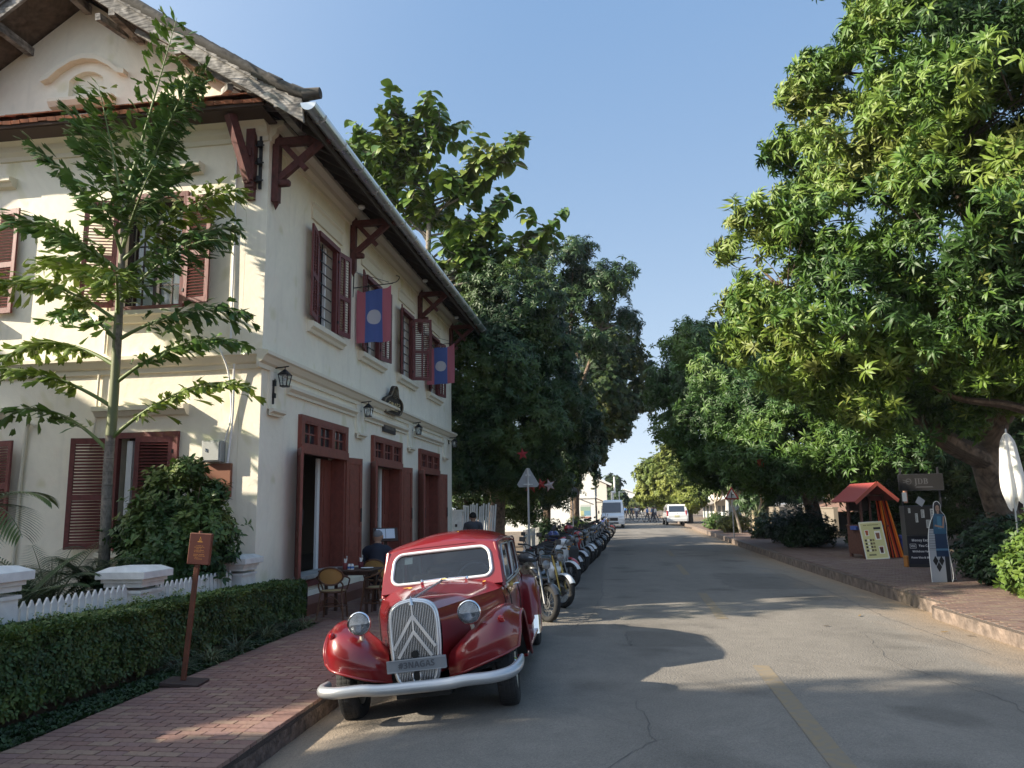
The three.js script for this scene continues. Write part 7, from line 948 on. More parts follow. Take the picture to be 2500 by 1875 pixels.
// ---- white shophouses down the left side
function shophouse(lab, x, z0, z1, depth, eave, ridge, wallM, roofM, o = {}) { // front wall at x facing the street, between z0 (near) and z1 (far)
  const t = thing('shophouse', lab, 'building', [x, -0.02, z0]), L = z0 - z1, c = -depth / 2;
  mk('wall', [box(0.25, eave, L, -0.125, eave / 2, -L / 2)], wallM, t); mk('wall', T(ext(poly([[-depth, 0], [-0.25, 0], [-0.25, eave], [c, ridge - 0.15], [-depth, eave]]), 0.25), 0, 0, -0.25), wallM, t);
  const rp = [[0.6, eave - 0.12], [c, ridge], [-depth - 0.6, eave - 0.12], [-depth - 0.6, eave - 0.24], [c, ridge - 0.14], [0.6, eave - 0.24]]; mk('roof', T(ext(poly(rp), L + 0.8), 0, 0, -L - 0.4), roofM, t); mk('bargeboard', [bar([0.62, eave - 0.2, 0.42], [c, ridge - 0.1, 0.42], 0.05, 0.24), bar([-depth - 0.6, eave - 0.2, 0.42], [c, ridge - 0.1, 0.42], 0.05, 0.24)], M.whitePaint, t);
  const dark = std(C(0.10, 0.12, 0.12), 0.5); const win = (zz, y, w, h) => { const f = mk('window', [box(0.08, h, w, 0.0, y, zz)], o.shut || dark, t); mk('frame', [box(0.1, h + 0.12, 0.06, 0.01, y, zz - w / 2), box(0.1, h + 0.12, 0.06, 0.01, y, zz + w / 2), box(0.12, 0.08, w + 0.2, 0.02, y - h / 2, zz), box(0.1, 0.06, w + 0.1, 0.012, y + h / 2, zz), box(0.09, h, 0.04, 0.008, y, zz)], M.whitePaint, f); };
  const n = Math.max(2, Math.round(L / 3.2)); for (let k = 0; k < n; k++) { win(-L * (k + 0.5) / n, eave * 0.72, 1.0, eave * 0.26); mk('door', box(0.06, eave * 0.36, 1.9, 0.0, eave * 0.18, -L * (k + 0.5) / n), dark, t); }
  mk('gable_window', [box(1.1, eave * 0.22, 0.06, c * 0.55, eave * 0.72, 0.0), box(0.5, 0.4, 0.06, c, ridge - 1.1, 0)], dark, t); mk('gable_band', box(depth, 0.12, 0.1, c, eave * 0.53, 0.03), wallM, t);
  mk('awning', [bar([0.05, eave * 0.52, -L / 2], [1.5, eave * 0.4, -L / 2], L, 0.06, V(0, 1, 0))], roofM, t); return t;
}
{ const wM = std(C(0.76, 0.75, 0.71), 0.9), wM2 = std(C(0.72, 0.69, 0.62), 0.9), rM = std(C(0.20, 0.12, 0.09), 0.9), rM2 = std(C(0.24, 0.22, 0.2), 0.9), gr = std(C(0.09, 0.13, 0.1), 0.6);
  shophouse('white gabled shophouse nearest on the left, half hidden behind the trees', -2.6, -60, -70, 7, 5.0, 7.0, wM, rM2); shophouse('white shophouse with a steep gable facing the street end, left of the white van', -1.1, -78, -92, 7, 5.1, 7.2, wM, rM, { shut: gr }); shophouse('cream shophouse farther left beyond the white gabled one', 0.1, -96, -112, 7, 4.6, 6.4, wM2, rM); shophouse('pale house closing the far left end of the street', 2.0, -190, -206, 9, 4.2, 6.2, wM, rM2);
  shophouse('white house seen through the gap at the street end', 9.5, -215, -228, 9, 4.8, 6.4, wM, rM);
  const rt = (lab, x, z0, z1, e, r, w, ro) => { const h = shophouse(lab, x, z0, z1, 7, e, r, w, ro); h.rotation.y = Math.PI; h.position.z = z1; return h; };
  rt('low brown house behind the garden on the right', 13.4, -38, -52, 3.4, 5.0, std(C(0.16, 0.11, 0.08), 0.9), rM); rt('house behind the far right trees', 12.5, -84, -104, 4.6, 6.4, wM, rM2); rt('dark-roofed house in shade behind the stall', 15.0, -22.5, -36, 3.3, 5.2, std(C(0.13, 0.085, 0.06), 0.9), rM);
  // garden walls that close the side plots
  const gw = (lab, x0, z0, x1, z1, h, m) => { const t = thing('garden_wall', lab, 'wall', [x0, 0, z0]); const a = [0, h / 2, 0], b = [x1 - x0, h / 2, z1 - z0]; mk('wall', bar(a, b, 0.2, h), m, t); mk('coping', bar([0, h + 0.03, 0], [x1 - x0, h + 0.03, z1 - z0], 0.28, 0.06), m, t); };
  gw('pale garden wall behind the bushes at the right edge', 9.1, -17.6, 12.5, -17.2, 1.5, M.whitePaint); gw('dull brown garden wall along the right side down the street', 11.2, -40, 11.8, -70, 1.5, std(C(0.22, 0.19, 0.15), 0.9)); 
  { const t = thing('street_lamp', 'white street lamp with a side arm above the white van', 'street lamp', [1.55, 0, -92]); mk('pole', rod([0, -0.1, 0], [0, 3.5, 0], 0.08, 0.06), M.whitePaint, t); mk('arm', [rod([0, 3.4, 0], [0.9, 3.42, 0], 0.04)], M.whitePaint, t); mk('lamp_head', rbox(0.22, 0.2, 0.2, 0.05, 0.92, 3.3, 0), M.whitePaint, t); }
  { const t = thing('drainpipe_column', 'thick white pipe column at the corner of the farther shophouse', 'column', [0.75, 0, -94.5]); mk('pipe', [rod([0, 0, 0], [0, 3.4, 0], 0.16, 0.16, 12), rod([0.32, 3.35, 0], [0.32, 5.3, 0], 0.11, 0.11, 12), sph(0.19, 0.12, 3.42, 0, 1.6, 0.9, 1)], M.whitePaint, t); }
}
// ---- vehicles down the road
function van(name, label, cat, x, z, ry, W, H, Lg, profile, front) {
  const t = thing(name, label, cat, [x, roadY(x, z), z], ry); const paint = phys(C(0.72, 0.73, 0.74), 0.3, { clearcoat: 1 }), gl = phys(C(0.03, 0.04, 0.06), 0.06, { clearcoat: 1 });
  const g = ext(poly(profile), W, 0.09); g.rotateY(-Math.PI / 2); g.translate(W / 2, 0, 0); { const p = g.attributes.position; for (let i = 0; i < p.count; i++) { const y = p.getY(i); if (y > H * 0.5) p.setX(i, p.getX(i) * (1 - 0.16 * Math.pow((y - H * 0.5) / (H * 0.5), 1.5))); } g.computeVertexNormals(); } mk('body', g, paint, t); // shape x -> local z
  for (const zz of front.wheels) for (const s of [-1, 1]) { const w = new THREE.Group(); w.name = 'wheel'; w.position.set(s * (W / 2 - 0.11), 0.33, zz); w.rotation.z = Math.PI / 2; t.add(w); mk('tyre', T(new THREE.CylinderGeometry(0.33, 0.33, 0.21, 24)), M.rubber, w); mk('rim', T(new THREE.CylinderGeometry(0.2, 0.2, 0.215, 16)), M.steel, w); }
  front.parts(t, paint, gl); return t;
}
van('white_van', 'white high-roofed minibus parked on the left facing the camera', 'van', 0.5, -66.5, -0.04, 1.88, 2.28, 5.2, [[-2.6, 0.35], [-2.55, 2.1], [-2.3, 2.28], [1.0, 2.28], [1.35, 2.16], [2.05, 1.22], [2.5, 1.0], [2.62, 0.75], [2.6, 0.3]], { wheels: [1.65, -1.5], parts: (t, paint, gl) => {
  const sl = Math.atan2(2.05 - 1.4, 2.12 - 1.22); mk('windscreen', rbox(1.5, 1.0, 0.02, 0.05, 0, 1.66, 1.755, -sl, 0, 0), gl, t); mk('grille', rbox(1.0, 0.26, 0.04, 0.03, 0, 0.72, 2.61), M.blackPlastic, t); mk('bumper', rbox(1.84, 0.28, 0.12, 0.05, 0, 0.44, 2.6), paint, t); mk('intake', rbox(1.1, 0.12, 0.04, 0.02, 0, 0.42, 2.66), M.blackPlastic, t); for (const s of [-1, 1]) { mk('headlight', rbox(0.34, 0.2, 0.08, 0.05, s * 0.72, 0.86, 2.53), phys(C(0.6, 0.64, 0.7), 0.08, { clearcoat: 1 }), t); mk('mirror', rbox(0.1, 0.24, 0.16, 0.03, s * 1.06, 1.3, 1.85), M.blackPlastic, t); mk('side_window', box(0.02, 0.6, 2.6, s * 0.885, 1.5, -0.6), gl, t); } mk('number_plate', box(0.34, 0.12, 0.01, 0, 0.5, 2.672), M.white, t); } });
van('white_minivan', 'white minivan parked on the right, seen from behind', 'van', 6.15, -73, 0.02, 1.85, 1.92, 5.0, [[-2.45, 0.35], [-2.5, 0.75], [-2.2, 0.98], [-1.3, 1.2], [-0.6, 1.85], [0.2, 1.92], [2.1, 1.86], [2.42, 1.1], [2.5, 0.9], [2.46, 0.35]], { wheels: [1.55, -1.5], parts: (t, paint, gl) => {
  const sl = Math.atan2(0.3, 0.72); mk('rear_window', rbox(1.36, 0.56, 0.02, 0.05, 0, 1.46, 2.285, -sl, 0, 0), gl, t); mk('bumper', rbox(1.82, 0.3, 0.14, 0.05, 0, 0.5, 2.47), std(C(0.55, 0.56, 0.57), 0.5), t); for (const s of [-1, 1]) mk('tail_lamp', rbox(0.16, 0.5, 0.1, 0.04, s * 0.82, 1.08, 2.4, -0.25, 0, 0), phys(C(0.3, 0.02, 0.02), 0.2, { clearcoat: 1 }), t); mk('number_plate', box(0.42, 0.16, 0.012, 0, 0.82, 2.5), std(C(0.5, 0.48, 0.3), 0.6), t); mk('badge', T(new THREE.TorusGeometry(0.06, 0.012, 6, 20), 0, 1.08, 2.46, -0.25, 0, 0), M.chrome, t); for (const s of [-1, 1]) mk('side_window', box(0.02, 0.5, 2.6, s * 0.87, 1.4, 0.2), gl, t); } });
{ // crossing cyclists and walkers far down the street
  const P = 'distant people crossing far down the street'; const base = standing('distant walker in a dark top, left of the crossing group', 3.0, -0.02, -112, 1.6, [0.06, 0.07, 0.1], [0.05, 0.05, 0.07], [0.01, 0.01, 0.01], 0.03, 0.16, P), lt = standing('distant walker in a white shirt in the crossing group', 5.4, -0.02, -88, 1.5, [0.6, 0.6, 0.58], [0.1, 0.1, 0.14], [0.01, 0.01, 0.01], 0.03, 0.18, P), bl = standing('distant walker in a blue shirt in the crossing group', 4.6, -0.02, -90, -1.5, [0.08, 0.2, 0.45], [0.06, 0.06, 0.08], [0.01, 0.01, 0.01], 0.03, 0.15, P);
  const cp = (s, lab, x, z, ry) => { const c = s.clone(); c.name = numbered('person'); scene.add(c); c.userData = { ...s.userData, label: lab }; c.position.set(x, roadY(x, z), z); c.rotation.y = ry; };
  [[base, 'distant dark-clothed walker second from the left in the far street', 3.6, -114, 0.4], [base, 'distant dark-clothed walker in the middle of the far street', 4.3, -118, 2.8], [lt, 'distant walker in white, far behind the cyclists', 4.0, -106, 0.2], [bl, 'distant walker in blue near the white minivan', 5.3, -92, 1.2], [base, 'dark figure just left of the white minivan', 4.9, -84, 1.5], [lt, 'figure in white on the right pavement beyond the minivan', 8.0, -80, 0.5], [lt, 'second figure in white on the right pavement', 8.5, -82, 2.5], [base, 'dark figure at the left kerb far away', 2.4, -120, 3], [bl, 'small blue figure far down the left side', 2.9, -124, 0], [base, 'dark small figure at the end of the street', 5.2, -126, 1]].forEach((a) => cp(...a));
  const bk = thing('bicycle', 'distant bicycle with large wheels nearest the minivan', 'bicycle', [4.7, 0, -86], 0.1, 'distant bicycles on the crossing'); for (const x of [-0.52, 0.52]) { const w = new THREE.Group(); w.name = 'wheel'; w.position.set(x, 0.34, 0); bk.add(w); mk('tyre', T(new THREE.TorusGeometry(0.33, 0.02, 6, 32)), M.rubber, w); mk('spokes', Array.from({ length: 10 }, (_, k) => rod([0, 0, 0], [0.32 * Math.cos(k * 0.628), 0.32 * Math.sin(k * 0.628), 0], 0.003, 0.003, 4)), M.steel, w); } mk('frame', [rod([-0.52, 0.34, 0], [-0.15, 0.8, 0], 0.016), rod([-0.15, 0.8, 0], [0.38, 0.82, 0], 0.016), rod([0.38, 0.82, 0], [0.52, 0.34, 0], 0.016), rod([-0.1, 0.3, 0], [0.38, 0.82, 0], 0.016), rod([-0.1, 0.3, 0], [-0.17, 0.88, 0], 0.016), rod([-0.52, 0.34, 0], [-0.1, 0.3, 0], 0.014)], M.blackIron, bk); mk('handlebar', [rod([0.36, 0.98, -0.25], [0.36, 0.98, 0.25], 0.013), rod([0.38, 0.82, 0], [0.36, 0.98, 0], 0.014)], M.blackIron, bk); mk('saddle', rbox(0.24, 0.06, 0.14, 0.02, -0.18, 0.91, 0), M.blackLeather, bk);
  [['second distant bicycle, left of the first', 3.7, -86.5, 0.15], ['third distant bicycle with a rider in front of the far trees', 5.4, -87.5, -0.2], ['distant bicycle turned towards the camera', 2.9, -94, 1.2]].forEach(([lab, x, z, ry]) => { const c = bk.clone(); c.name = numbered('bicycle'); scene.add(c); c.userData = { ...bk.userData, label: lab }; c.position.set(x, roadY(x, z), z); c.rotation.y = ry; });
}

// ================================================================ RIGHT PAVEMENT
{
  const Y = 0.182;
  { // stall like a little roofed well
    const t = thing('drinks_stall', 'small wooden drinks stall with a red gabled roof on the right pavement', 'stall', [7.62, Y, -24.2], 0.16); t.scale.x = 0.8;
    const brown = std(C(1, 1, 1), 0.7, { map: mottled([0.11, 0.042, 0.026], 0.6, 9, 161, 256, 2, 0.05) }), redR = std(C(0.27, 0.05, 0.045), 0.6);
    for (let k = 0; k < 7; k++) mk('plank', rbox(0.126, 0.74, 0.03, 0.004, -0.396 + k * 0.132, 0.52, 0.45, 0, 0, 0, 1), brown, t);
    for (let k = 0; k < 7; k++) for (const s of [-1, 1]) mk('plank', rbox(0.03, 0.74, 0.126, 0.004, s * 0.46, 0.52, -0.396 + k * 0.132, 0, 0, 0, 1), brown, t);
    mk('counter', rbox(1.02, 0.05, 1.0, 0.008, 0, 0.915, 0), brown, t); mk('base', [box(0.92, 0.05, 0.9, 0, 0.13, 0)], brown, t);
    for (const x of [-0.42, 0.42]) for (const z of [-0.4, 0.4]) { mk('post', box(0.07, 0.92, 0.07, x, 1.39, z), brown, t); mk('foot', box(0.09, 0.12, 0.09, x, 0.06, z), brown, t); }
    mk('roof', [bar([0, 2.15, 0], [-0.82, 1.62, 0], 1.6, 0.03)].map((g) => g), redR, t); mk('roof', [bar([0, 2.15, 0], [0.72, 1.66, 0], 1.6, 0.03)], redR, t);
    mk('bargeboard', [bar([0, 2.14, 0.81], [-0.84, 1.59, 0.81], 0.03, 0.11), bar([0, 2.14, 0.81], [0.74, 1.63, 0.81], 0.03, 0.11)], std(C(0.36, 0.07, 0.04), 0.5), t); mk('tie_beam', [box(0.95, 0.06, 0.06, 0, 1.8, 0.4), box(0.95, 0.06, 0.06, 0, 1.8, -0.4), box(0.05, 0.05, 1.5, 0, 2.08, 0)], brown, t); mk('back_board', box(0.8, 0.5, 0.02, 0, 1.6, -0.42), std(C(0.03, 0.02, 0.015), 0.8), t);
    mk('blue_tray', [rbox(0.34, 0.12, 0.16, 0.02, -0.52, 0.86, 0.1, 0, 1.57, 0)], std(C(0.04, 0.09, 0.34), 0.5), t);
  }
  { const t = thing('menu_poster', 'yellow menu poster with drink pictures leaning on the stall', 'poster', [7.62, Y, -23.45], 0.1); t.scale.x = 0.88; t.rotation.order = 'YXZ'; t.rotation.x = -0.2; t.rotation.z = 0.05;
    const tex = M.textTex(384, 512, (x, w, h) => { x.fillStyle = '#e9e2b8'; x.fillRect(0, 0, w, h); x.fillStyle = '#d6cd8e'; x.fillRect(18, 18, w - 36, h - 36); const f = rng(17); x.fillStyle = '#7d7434'; for (let q = 60; q < w - 70; q += 13) if (f() > 0.15) x.fillRect(q, 38, 9, 12);
      const cup = (cx, cy, s, c1, c2) => { x.fillStyle = '#efe9d8'; x.fillRect(cx - s * 0.62, cy - s * 0.75, s * 1.24, s * 1.5); x.fillStyle = c1; x.beginPath(); x.moveTo(cx - s * 0.45, cy - s * 0.55); x.lineTo(cx + s * 0.45, cy - s * 0.55); x.lineTo(cx + s * 0.32, cy + s * 0.6); x.lineTo(cx - s * 0.32, cy + s * 0.6); x.fill(); x.fillStyle = c2; x.fillRect(cx - s * 0.45, cy - s * 0.6, s * 0.9, s * 0.2); };
      cup(270, 190, 80, '#8a5434', '#e8dcc8'); cup(285, 390, 70, '#4a2418', '#9a5a38'); cup(95, 150, 55, '#b05a2a', '#c8442e'); x.fillStyle = '#2b241c'; x.fillRect(220, 78, 120, 30); for (let k = 0; k < 16; k++) { x.fillStyle = ['#3a2f20', '#f0ead2', '#5a4a30', '#8a7a48'][k % 4]; x.fillRect(36 + (k % 4) * 42, 236 + Math.floor(k / 4) * 46, 34, 30); } x.fillStyle = '#2b241c'; for (let q = 60; q < 170; q += 12) x.fillRect(q, 440, 8, 22); });
    const g = sheet(span(0, 1, 2).map((v) => span(0, 1, 4).map((u) => [lerp(-0.37, 0.37, u), v * 1.06, 0.02 * Math.sin(u * 3.1) * v])), 8, 12); const uv = g.attributes.uv; for (let i = 0; i < uv.count; i++) uv.setXY(i, uv.getY(i), uv.getX(i)); mk('sheet', g, std(C(1, 1, 1), 0.6, { map: tex, side: THREE.DoubleSide }), t, true); mk('frame', [rod([-0.37, 0, -0.01], [-0.37, 1.06, -0.01], 0.012), rod([0.37, 0, -0.01], [0.37, 1.06, -0.01], 0.012), rod([-0.37, 0.005, -0.01], [0.37, 0.005, -0.01], 0.012), rod([-0.37, 1.06, -0.006], [0.37, 1.06, -0.006], 0.012)], M.white, t); }
  { const t = thing('striped_cloth', 'orange and dark striped cloth hanging from the stall roof to the ground', 'cloth', [8.0, Y, -23.75], 0.1); t.scale.x = 0.85; const tex = M.textTex(256, 32, (x, w, h) => { const cs = ['#c4441c', '#3a0f0c', '#d8701c', '#b8351a', '#4a120e', '#d05a1a', '#e08a2a', '#3a0f0c']; for (let k = 0; k < 16; k++) { x.fillStyle = cs[k % 8]; x.fillRect(k * 16, 0, 16, h); } });
    const g = sheet(span(0, 1, 6).map((v) => span(0, 1, 10).map((u) => [lerp(-0.30, 0.12, u) + (1 - v) * (0.12 + 0.28 * u) + 0.05 * (1 - v) * Math.sin(u * 9), 0.02 + v * 1.62, 0.07 * Math.sin(u * 14 + v * 2) * (0.6 + 0.4 * v)])), 36, 60); const uv = g.attributes.uv; for (let i = 0; i < uv.count; i++) uv.setXY(i, uv.getY(i), uv.getX(i)); mk('cloth', g, std(C(1, 1, 1), 0.9, { map: tex, side: THREE.DoubleSide }), t, true); }
  { const t = thing('cool_box', 'blue cool box with lid behind the stall', 'cool box', [8.75, Y, -24.3], 0.1); mk('box', rbox(0.62, 0.52, 0.5, 0.04, 0, 0.26, 0), std(C(0.05, 0.07, 0.30), 0.5), t); mk('lid', rbox(0.65, 0.1, 0.53, 0.03, 0, 0.575, 0), std(C(0.07, 0.09, 0.36), 0.45), t); }
  { const t = thing('wooden_crate', 'dull brown crate between the stall and the blue cool box', 'crate', [8.3, Y, -24.6], 0.1); for (let k = 0; k < 5; k++) mk('slat', box(0.5, 0.105, 0.02, 0, 0.06 + k * 0.12, 0.24), woodDark, t); mk('box', box(0.48, 0.6, 0.44, 0, 0.3, 0), woodDark, t); }
  { const t = thing('orange_stool', 'small orange wooden block stool at the foot of the black booth', 'stool', [7.42, Y, -20.65], 0.2); mk('block', [rbox(0.16, 0.24, 0.16, 0.01, 0, 0.12, 0)], std(C(0.36, 0.15, 0.03), 0.6), t); mk('top', rbox(0.18, 0.03, 0.18, 0.008, 0, 0.255, 0), std(C(0.42, 0.18, 0.04), 0.6), t); }
  const poster = (t, name, tex, w, h, x, y, z) => mk(name, T(new THREE.PlaneGeometry(w, h), x, y, z), std(C(1, 1, 1), 0.7, { map: tex }), t, true);
  { // money exchange booth
    const t = thing('exchange_booth', 'black money exchange booth with white lettering under the mango tree', 'booth', [7.82, Y, -20.75], -0.16); t.scale.x = 0.85; const bk = std(C(0.016, 0.017, 0.022), 0.5), navy = std(C(0.014, 0.016, 0.034), 0.5);
    mk('cabinet', rbox(0.92, 1.5, 0.6, 0.012, 0, 0.75, 0), bk, t); mk('upper_panel', box(0.9, 0.7, 0.02, 0, 1.13, 0.305), std(C(0.03, 0.024, 0.02), 0.6), t); mk('ledge', box(0.94, 0.03, 0.08, 0, 0.76, 0.33), bk, t);
    const tex = M.textTex(512, 400, (x, w, h) => { x.fillStyle = '#1a1c2c'; x.fillRect(0, 0, w, h); x.fillStyle = '#e6e6ea'; x.textAlign = 'center'; x.font = 'bold 50px sans-serif'; x.fillText('Money Exchange', w * 0.5, 70); x.fillText('You Can', w * 0.5, 150); x.font = 'bold 40px sans-serif'; x.fillText('Withdraw Your Money', w * 0.52, 230); x.fillText('From Visa & Mastercard', w * 0.5, 320); x.strokeStyle = '#e6e6ea'; x.lineWidth = 5; x.strokeRect(20, 108, 96, 60); x.font = 'bold 34px sans-serif'; x.fillText('VISA', 68, 150); });
    poster(t, 'front_print', tex, 0.86, 0.66, 0, 0.41, 0.303);
    const paper = M.textTex(64, 96, (x, w, h) => { x.fillStyle = '#c9c9c4'; x.fillRect(0, 0, w, h); x.fillStyle = '#6a6a68'; const f = rng(3); for (let y = 10; y < 88; y += 9) x.fillRect(8, y, 20 + f() * 28, 4); });
    for (const [x, y, w, h] of [[0.02, 1.3, 0.09, 0.2], [-0.15, 1.2, 0.07, 0.22], [0.16, 1.05, 0.14, 0.2], [-0.33, 1.38, 0.06, 0.12], [0.3, 1.22, 0.16, 0.4]]) mk('notice', T(new THREE.PlaneGeometry(w, h), x, y, 0.3175), std(C(1, 1, 1), 0.8, { map: paper }), t, true);
    for (const sx of [-0.4, 0.62]) mk('sign_post', box(0.05, 1.0, 0.05, sx, 1.95, -0.05), bk, t); mk('sign_box', box(1.2, 0.42, 0.08, 0.1, 2.08, 0.1), bk, t); const st = M.textTex(512, 180, (x, w, h) => { x.fillStyle = '#0d0d10'; x.fillRect(0, 0, w, h); x.fillStyle = '#3c3d42'; x.strokeStyle = '#3c3d42'; x.lineWidth = 8; x.beginPath(); x.arc(110, 80, 30, 0, 7); x.stroke(); x.beginPath(); x.moveTo(40, 60); x.lineTo(110, 80); x.lineTo(40, 90); x.stroke(); x.font = 'bold 90px serif'; x.fillText('JDB', 180, 112); x.fillRect(190, 140, 200, 12); }); poster(t, 'sign_print', st, 1.16, 0.39, 0.1, 2.08, 0.143);
    mk('white_label', box(0.12, 0.22, 0.012, -0.42, 1.72, 0.32), M.white, t); mk('grey_leaflet', box(0.2, 0.18, 0.01, -0.02, 1.6, 0.345, 0, 0, -0.6), std(C(0.45, 0.47, 0.5), 0.7), t);
  }
  { // cut-out figure board
    const t = thing('figure_board', 'cut-out advertising board of a woman in blue standing on the right pavement', 'sign', [6.62, Y, -16.75], 0.12); const W = 0.4, H = 1.6;
    const out = [[-0.2, 0], [0.2, 0.0], [0.2, 0.55], [0.185, 0.9], [0.2, 1.1], [0.18, 1.32], [0.12, 1.4], [0.115, 1.53], [0.06, 1.6], [0.0, 1.58], [-0.03, 1.48], [-0.03, 1.36], [-0.1, 1.22], [-0.16, 1.05], [-0.2, 0.75]];
    const tex = M.textTex(256, 1024, (x, w, h) => { const X = (u) => (u + 0.2) / 0.4 * w, YY = (v) => h - v / 1.6 * h; x.fillStyle = '#d9dbe0'; x.fillRect(0, 0, w, h); x.fillStyle = '#23252c'; x.fillRect(0, YY(1.6), w, YY(0.9) - YY(1.6)); x.fillStyle = '#c9ccd0'; x.fillRect(X(-0.2), YY(1.05), w * 0.42, YY(0.62) - YY(1.05)); x.fillStyle = '#8d9298'; for (let k = 0; k < 8; k++) x.fillRect(X(-0.18), YY(1.02 - k * 0.05), w * 0.32, 7);
      x.fillStyle = '#16161c'; x.beginPath(); x.ellipse(X(0.06), YY(1.46), w * 0.17, h * 0.062, 0, 0, 7); x.fill(); x.fillStyle = '#c99f84'; x.beginPath(); x.ellipse(X(0.05), YY(1.455), w * 0.105, h * 0.043, 0, 0, 7); x.fill(); x.fillRect(X(0.03), YY(1.4), w * 0.1, h * 0.04); x.fillStyle = '#2a1c18'; x.fillRect(X(0.02), YY(1.47), 14, 6); x.fillRect(X(0.065), YY(1.47), 14, 6); x.fillStyle = '#a04848'; x.fillRect(X(0.035), YY(1.418), 20, 6);
      const gr = (x0, y0, x1, y1, c) => { x.fillStyle = c; x.fillRect(X(x0), YY(y1), X(x1) - X(x0), YY(y0) - YY(y1)); }; x.fillStyle = '#2f6a8c'; x.beginPath(); x.moveTo(X(-0.05), YY(1.36)); x.lineTo(X(0.16), YY(1.34)); x.lineTo(X(0.19), YY(0.95)); x.lineTo(X(-0.08), YY(0.95)); x.fill(); gr(-0.06, 0.5, 0.19, 0.95, '#1f3f66'); gr(0.02, 1.05, 0.1, 1.3, '#4f93b4'); gr(-0.06, 0.62, 0.19, 0.66, '#6f9fc0'); x.strokeStyle = '#c99f84'; x.lineWidth = 22; x.beginPath(); x.moveTo(X(0.16), YY(1.3)); x.lineTo(X(0.13), YY(1.08)); x.lineTo(X(-0.04), YY(1.12)); x.stroke();
      gr(-0.2, 0.0, 0.2, 0.5, '#dfe2e6'); gr(0.1, 0.0, 0.19, 0.5, '#30343c'); x.fillStyle = '#1c1d22'; for (const [cx, cy] of [[-0.09, 0.42], [0.03, 0.42], [-0.03, 0.3]]) { x.beginPath(); x.moveTo(X(cx), YY(cy + 0.1)); x.lineTo(X(cx + 0.055), YY(cy)); x.lineTo(X(cx), YY(cy - 0.1)); x.lineTo(X(cx - 0.055), YY(cy)); x.fill(); } });
    const g = ext(poly(out), 0.012); const p = g.attributes.position, uv = g.attributes.uv; for (let i = 0; i < p.count; i++) uv.setXY(i, (p.getX(i) + 0.2) / 0.4, p.getY(i) / 1.6); mk('panel', g, std(C(0.42, 0.43, 0.45), 0.5, { map: tex }), t, true); mk('edge', tube([...out, out[0]].map(([x, y]) => [x, y, 0.006]), 0.007, 5, 160), M.white, t); mk('stay', [rod([0.18, 0.72, -0.01], [0.45, 0.02, -0.28], 0.007), rod([0.18, 0.03, -0.01], [0.45, 0.02, -0.28], 0.007), rod([-0.15, 0.03, -0.01], [0.45, 0.02, -0.28], 0.006)], M.steel, t);
  }
  { // folded parasol
    const t = thing('folded_parasol', 'folded white parasol catching the sun at the right edge', 'parasol', [7.78, 0.15, -16.0]); t.scale.set(0.68, 0.97, 0.68); mk('pole', rod([0, 0, 0], [0, 3.1, 0], 0.025), M.steel, t);
    const rows = [[3.02, 0.03], [2.95, 0.09], [2.8, 0.15], [2.5, 0.19], [2.2, 0.23], [1.95, 0.24], [1.75, 0.2], [1.6, 0.15]]; const g = sheet(rows.map(([y, r], i) => span(0, 6.283, 32).map((a) => { const q = r * (1 + 0.22 * Math.sin(a * 6 + i * 0.25) * Math.min(1, i / 2)); return [q * Math.cos(a) * 1.05 + 0.02 * i * (a > 4 || a < 1 ? 0.6 : 0), y - (i === 7 ? 0.14 * Math.sin(a * 3) : 0), q * Math.sin(a)]; })), 40, 96); mk('canopy', g, phys(C(0.8, 0.79, 0.76), 0.9, { side: THREE.DoubleSide, transmission: 0.25, thickness: 0 }), t);
    mk('loose_flap', sheet(span(0, 1, 3).map((v) => span(0, 1, 4).map((u) => [0.18 + 0.12 * u - 0.02 * v, 1.75 + v * 0.55 - 0.06 * u, 0.12 - 0.1 * u + 0.03 * Math.sin(v * 6)])), 10, 10), phys(C(0.8, 0.79, 0.76), 0.9, { side: THREE.DoubleSide, transmission: 0.25, thickness: 0 }), t); mk('base', T(new THREE.CylinderGeometry(0.24, 0.26, 0.1, 20), 0, 0.05, 0), M.concrete, t);
  }
  { // road sign facing the camera
    const t = thing('road_sign', 'triangular warning sign with red border and black side-road symbol', 'road sign', [6.15, Y, -39.3], -0.05); mk('pole', rod([0, -0.05, 0], [0, 2.4, 0], 0.03, 0.03, 12), M.steel, t); const tr = (s) => [[-s / 2, -s * 0.289], [s / 2, -s * 0.289], [0, s * 0.577]]; mk('plate', T(ext(poly(tr(0.72)), 0.012, 0.002), 0, 2.05, 0.03), std(C(0.5, 0.03, 0.03), 0.5), t); mk('panel', T(ext(poly(tr(0.5)), 0.004), 0, 2.05, 0.043), M.white, t); mk('symbol', [box(0.04, 0.26, 0.004, -0.01, 2.05, 0.05), box(0.1, 0.04, 0.004, 0.05, 2.07, 0.0502)], M.blackPlastic, t);
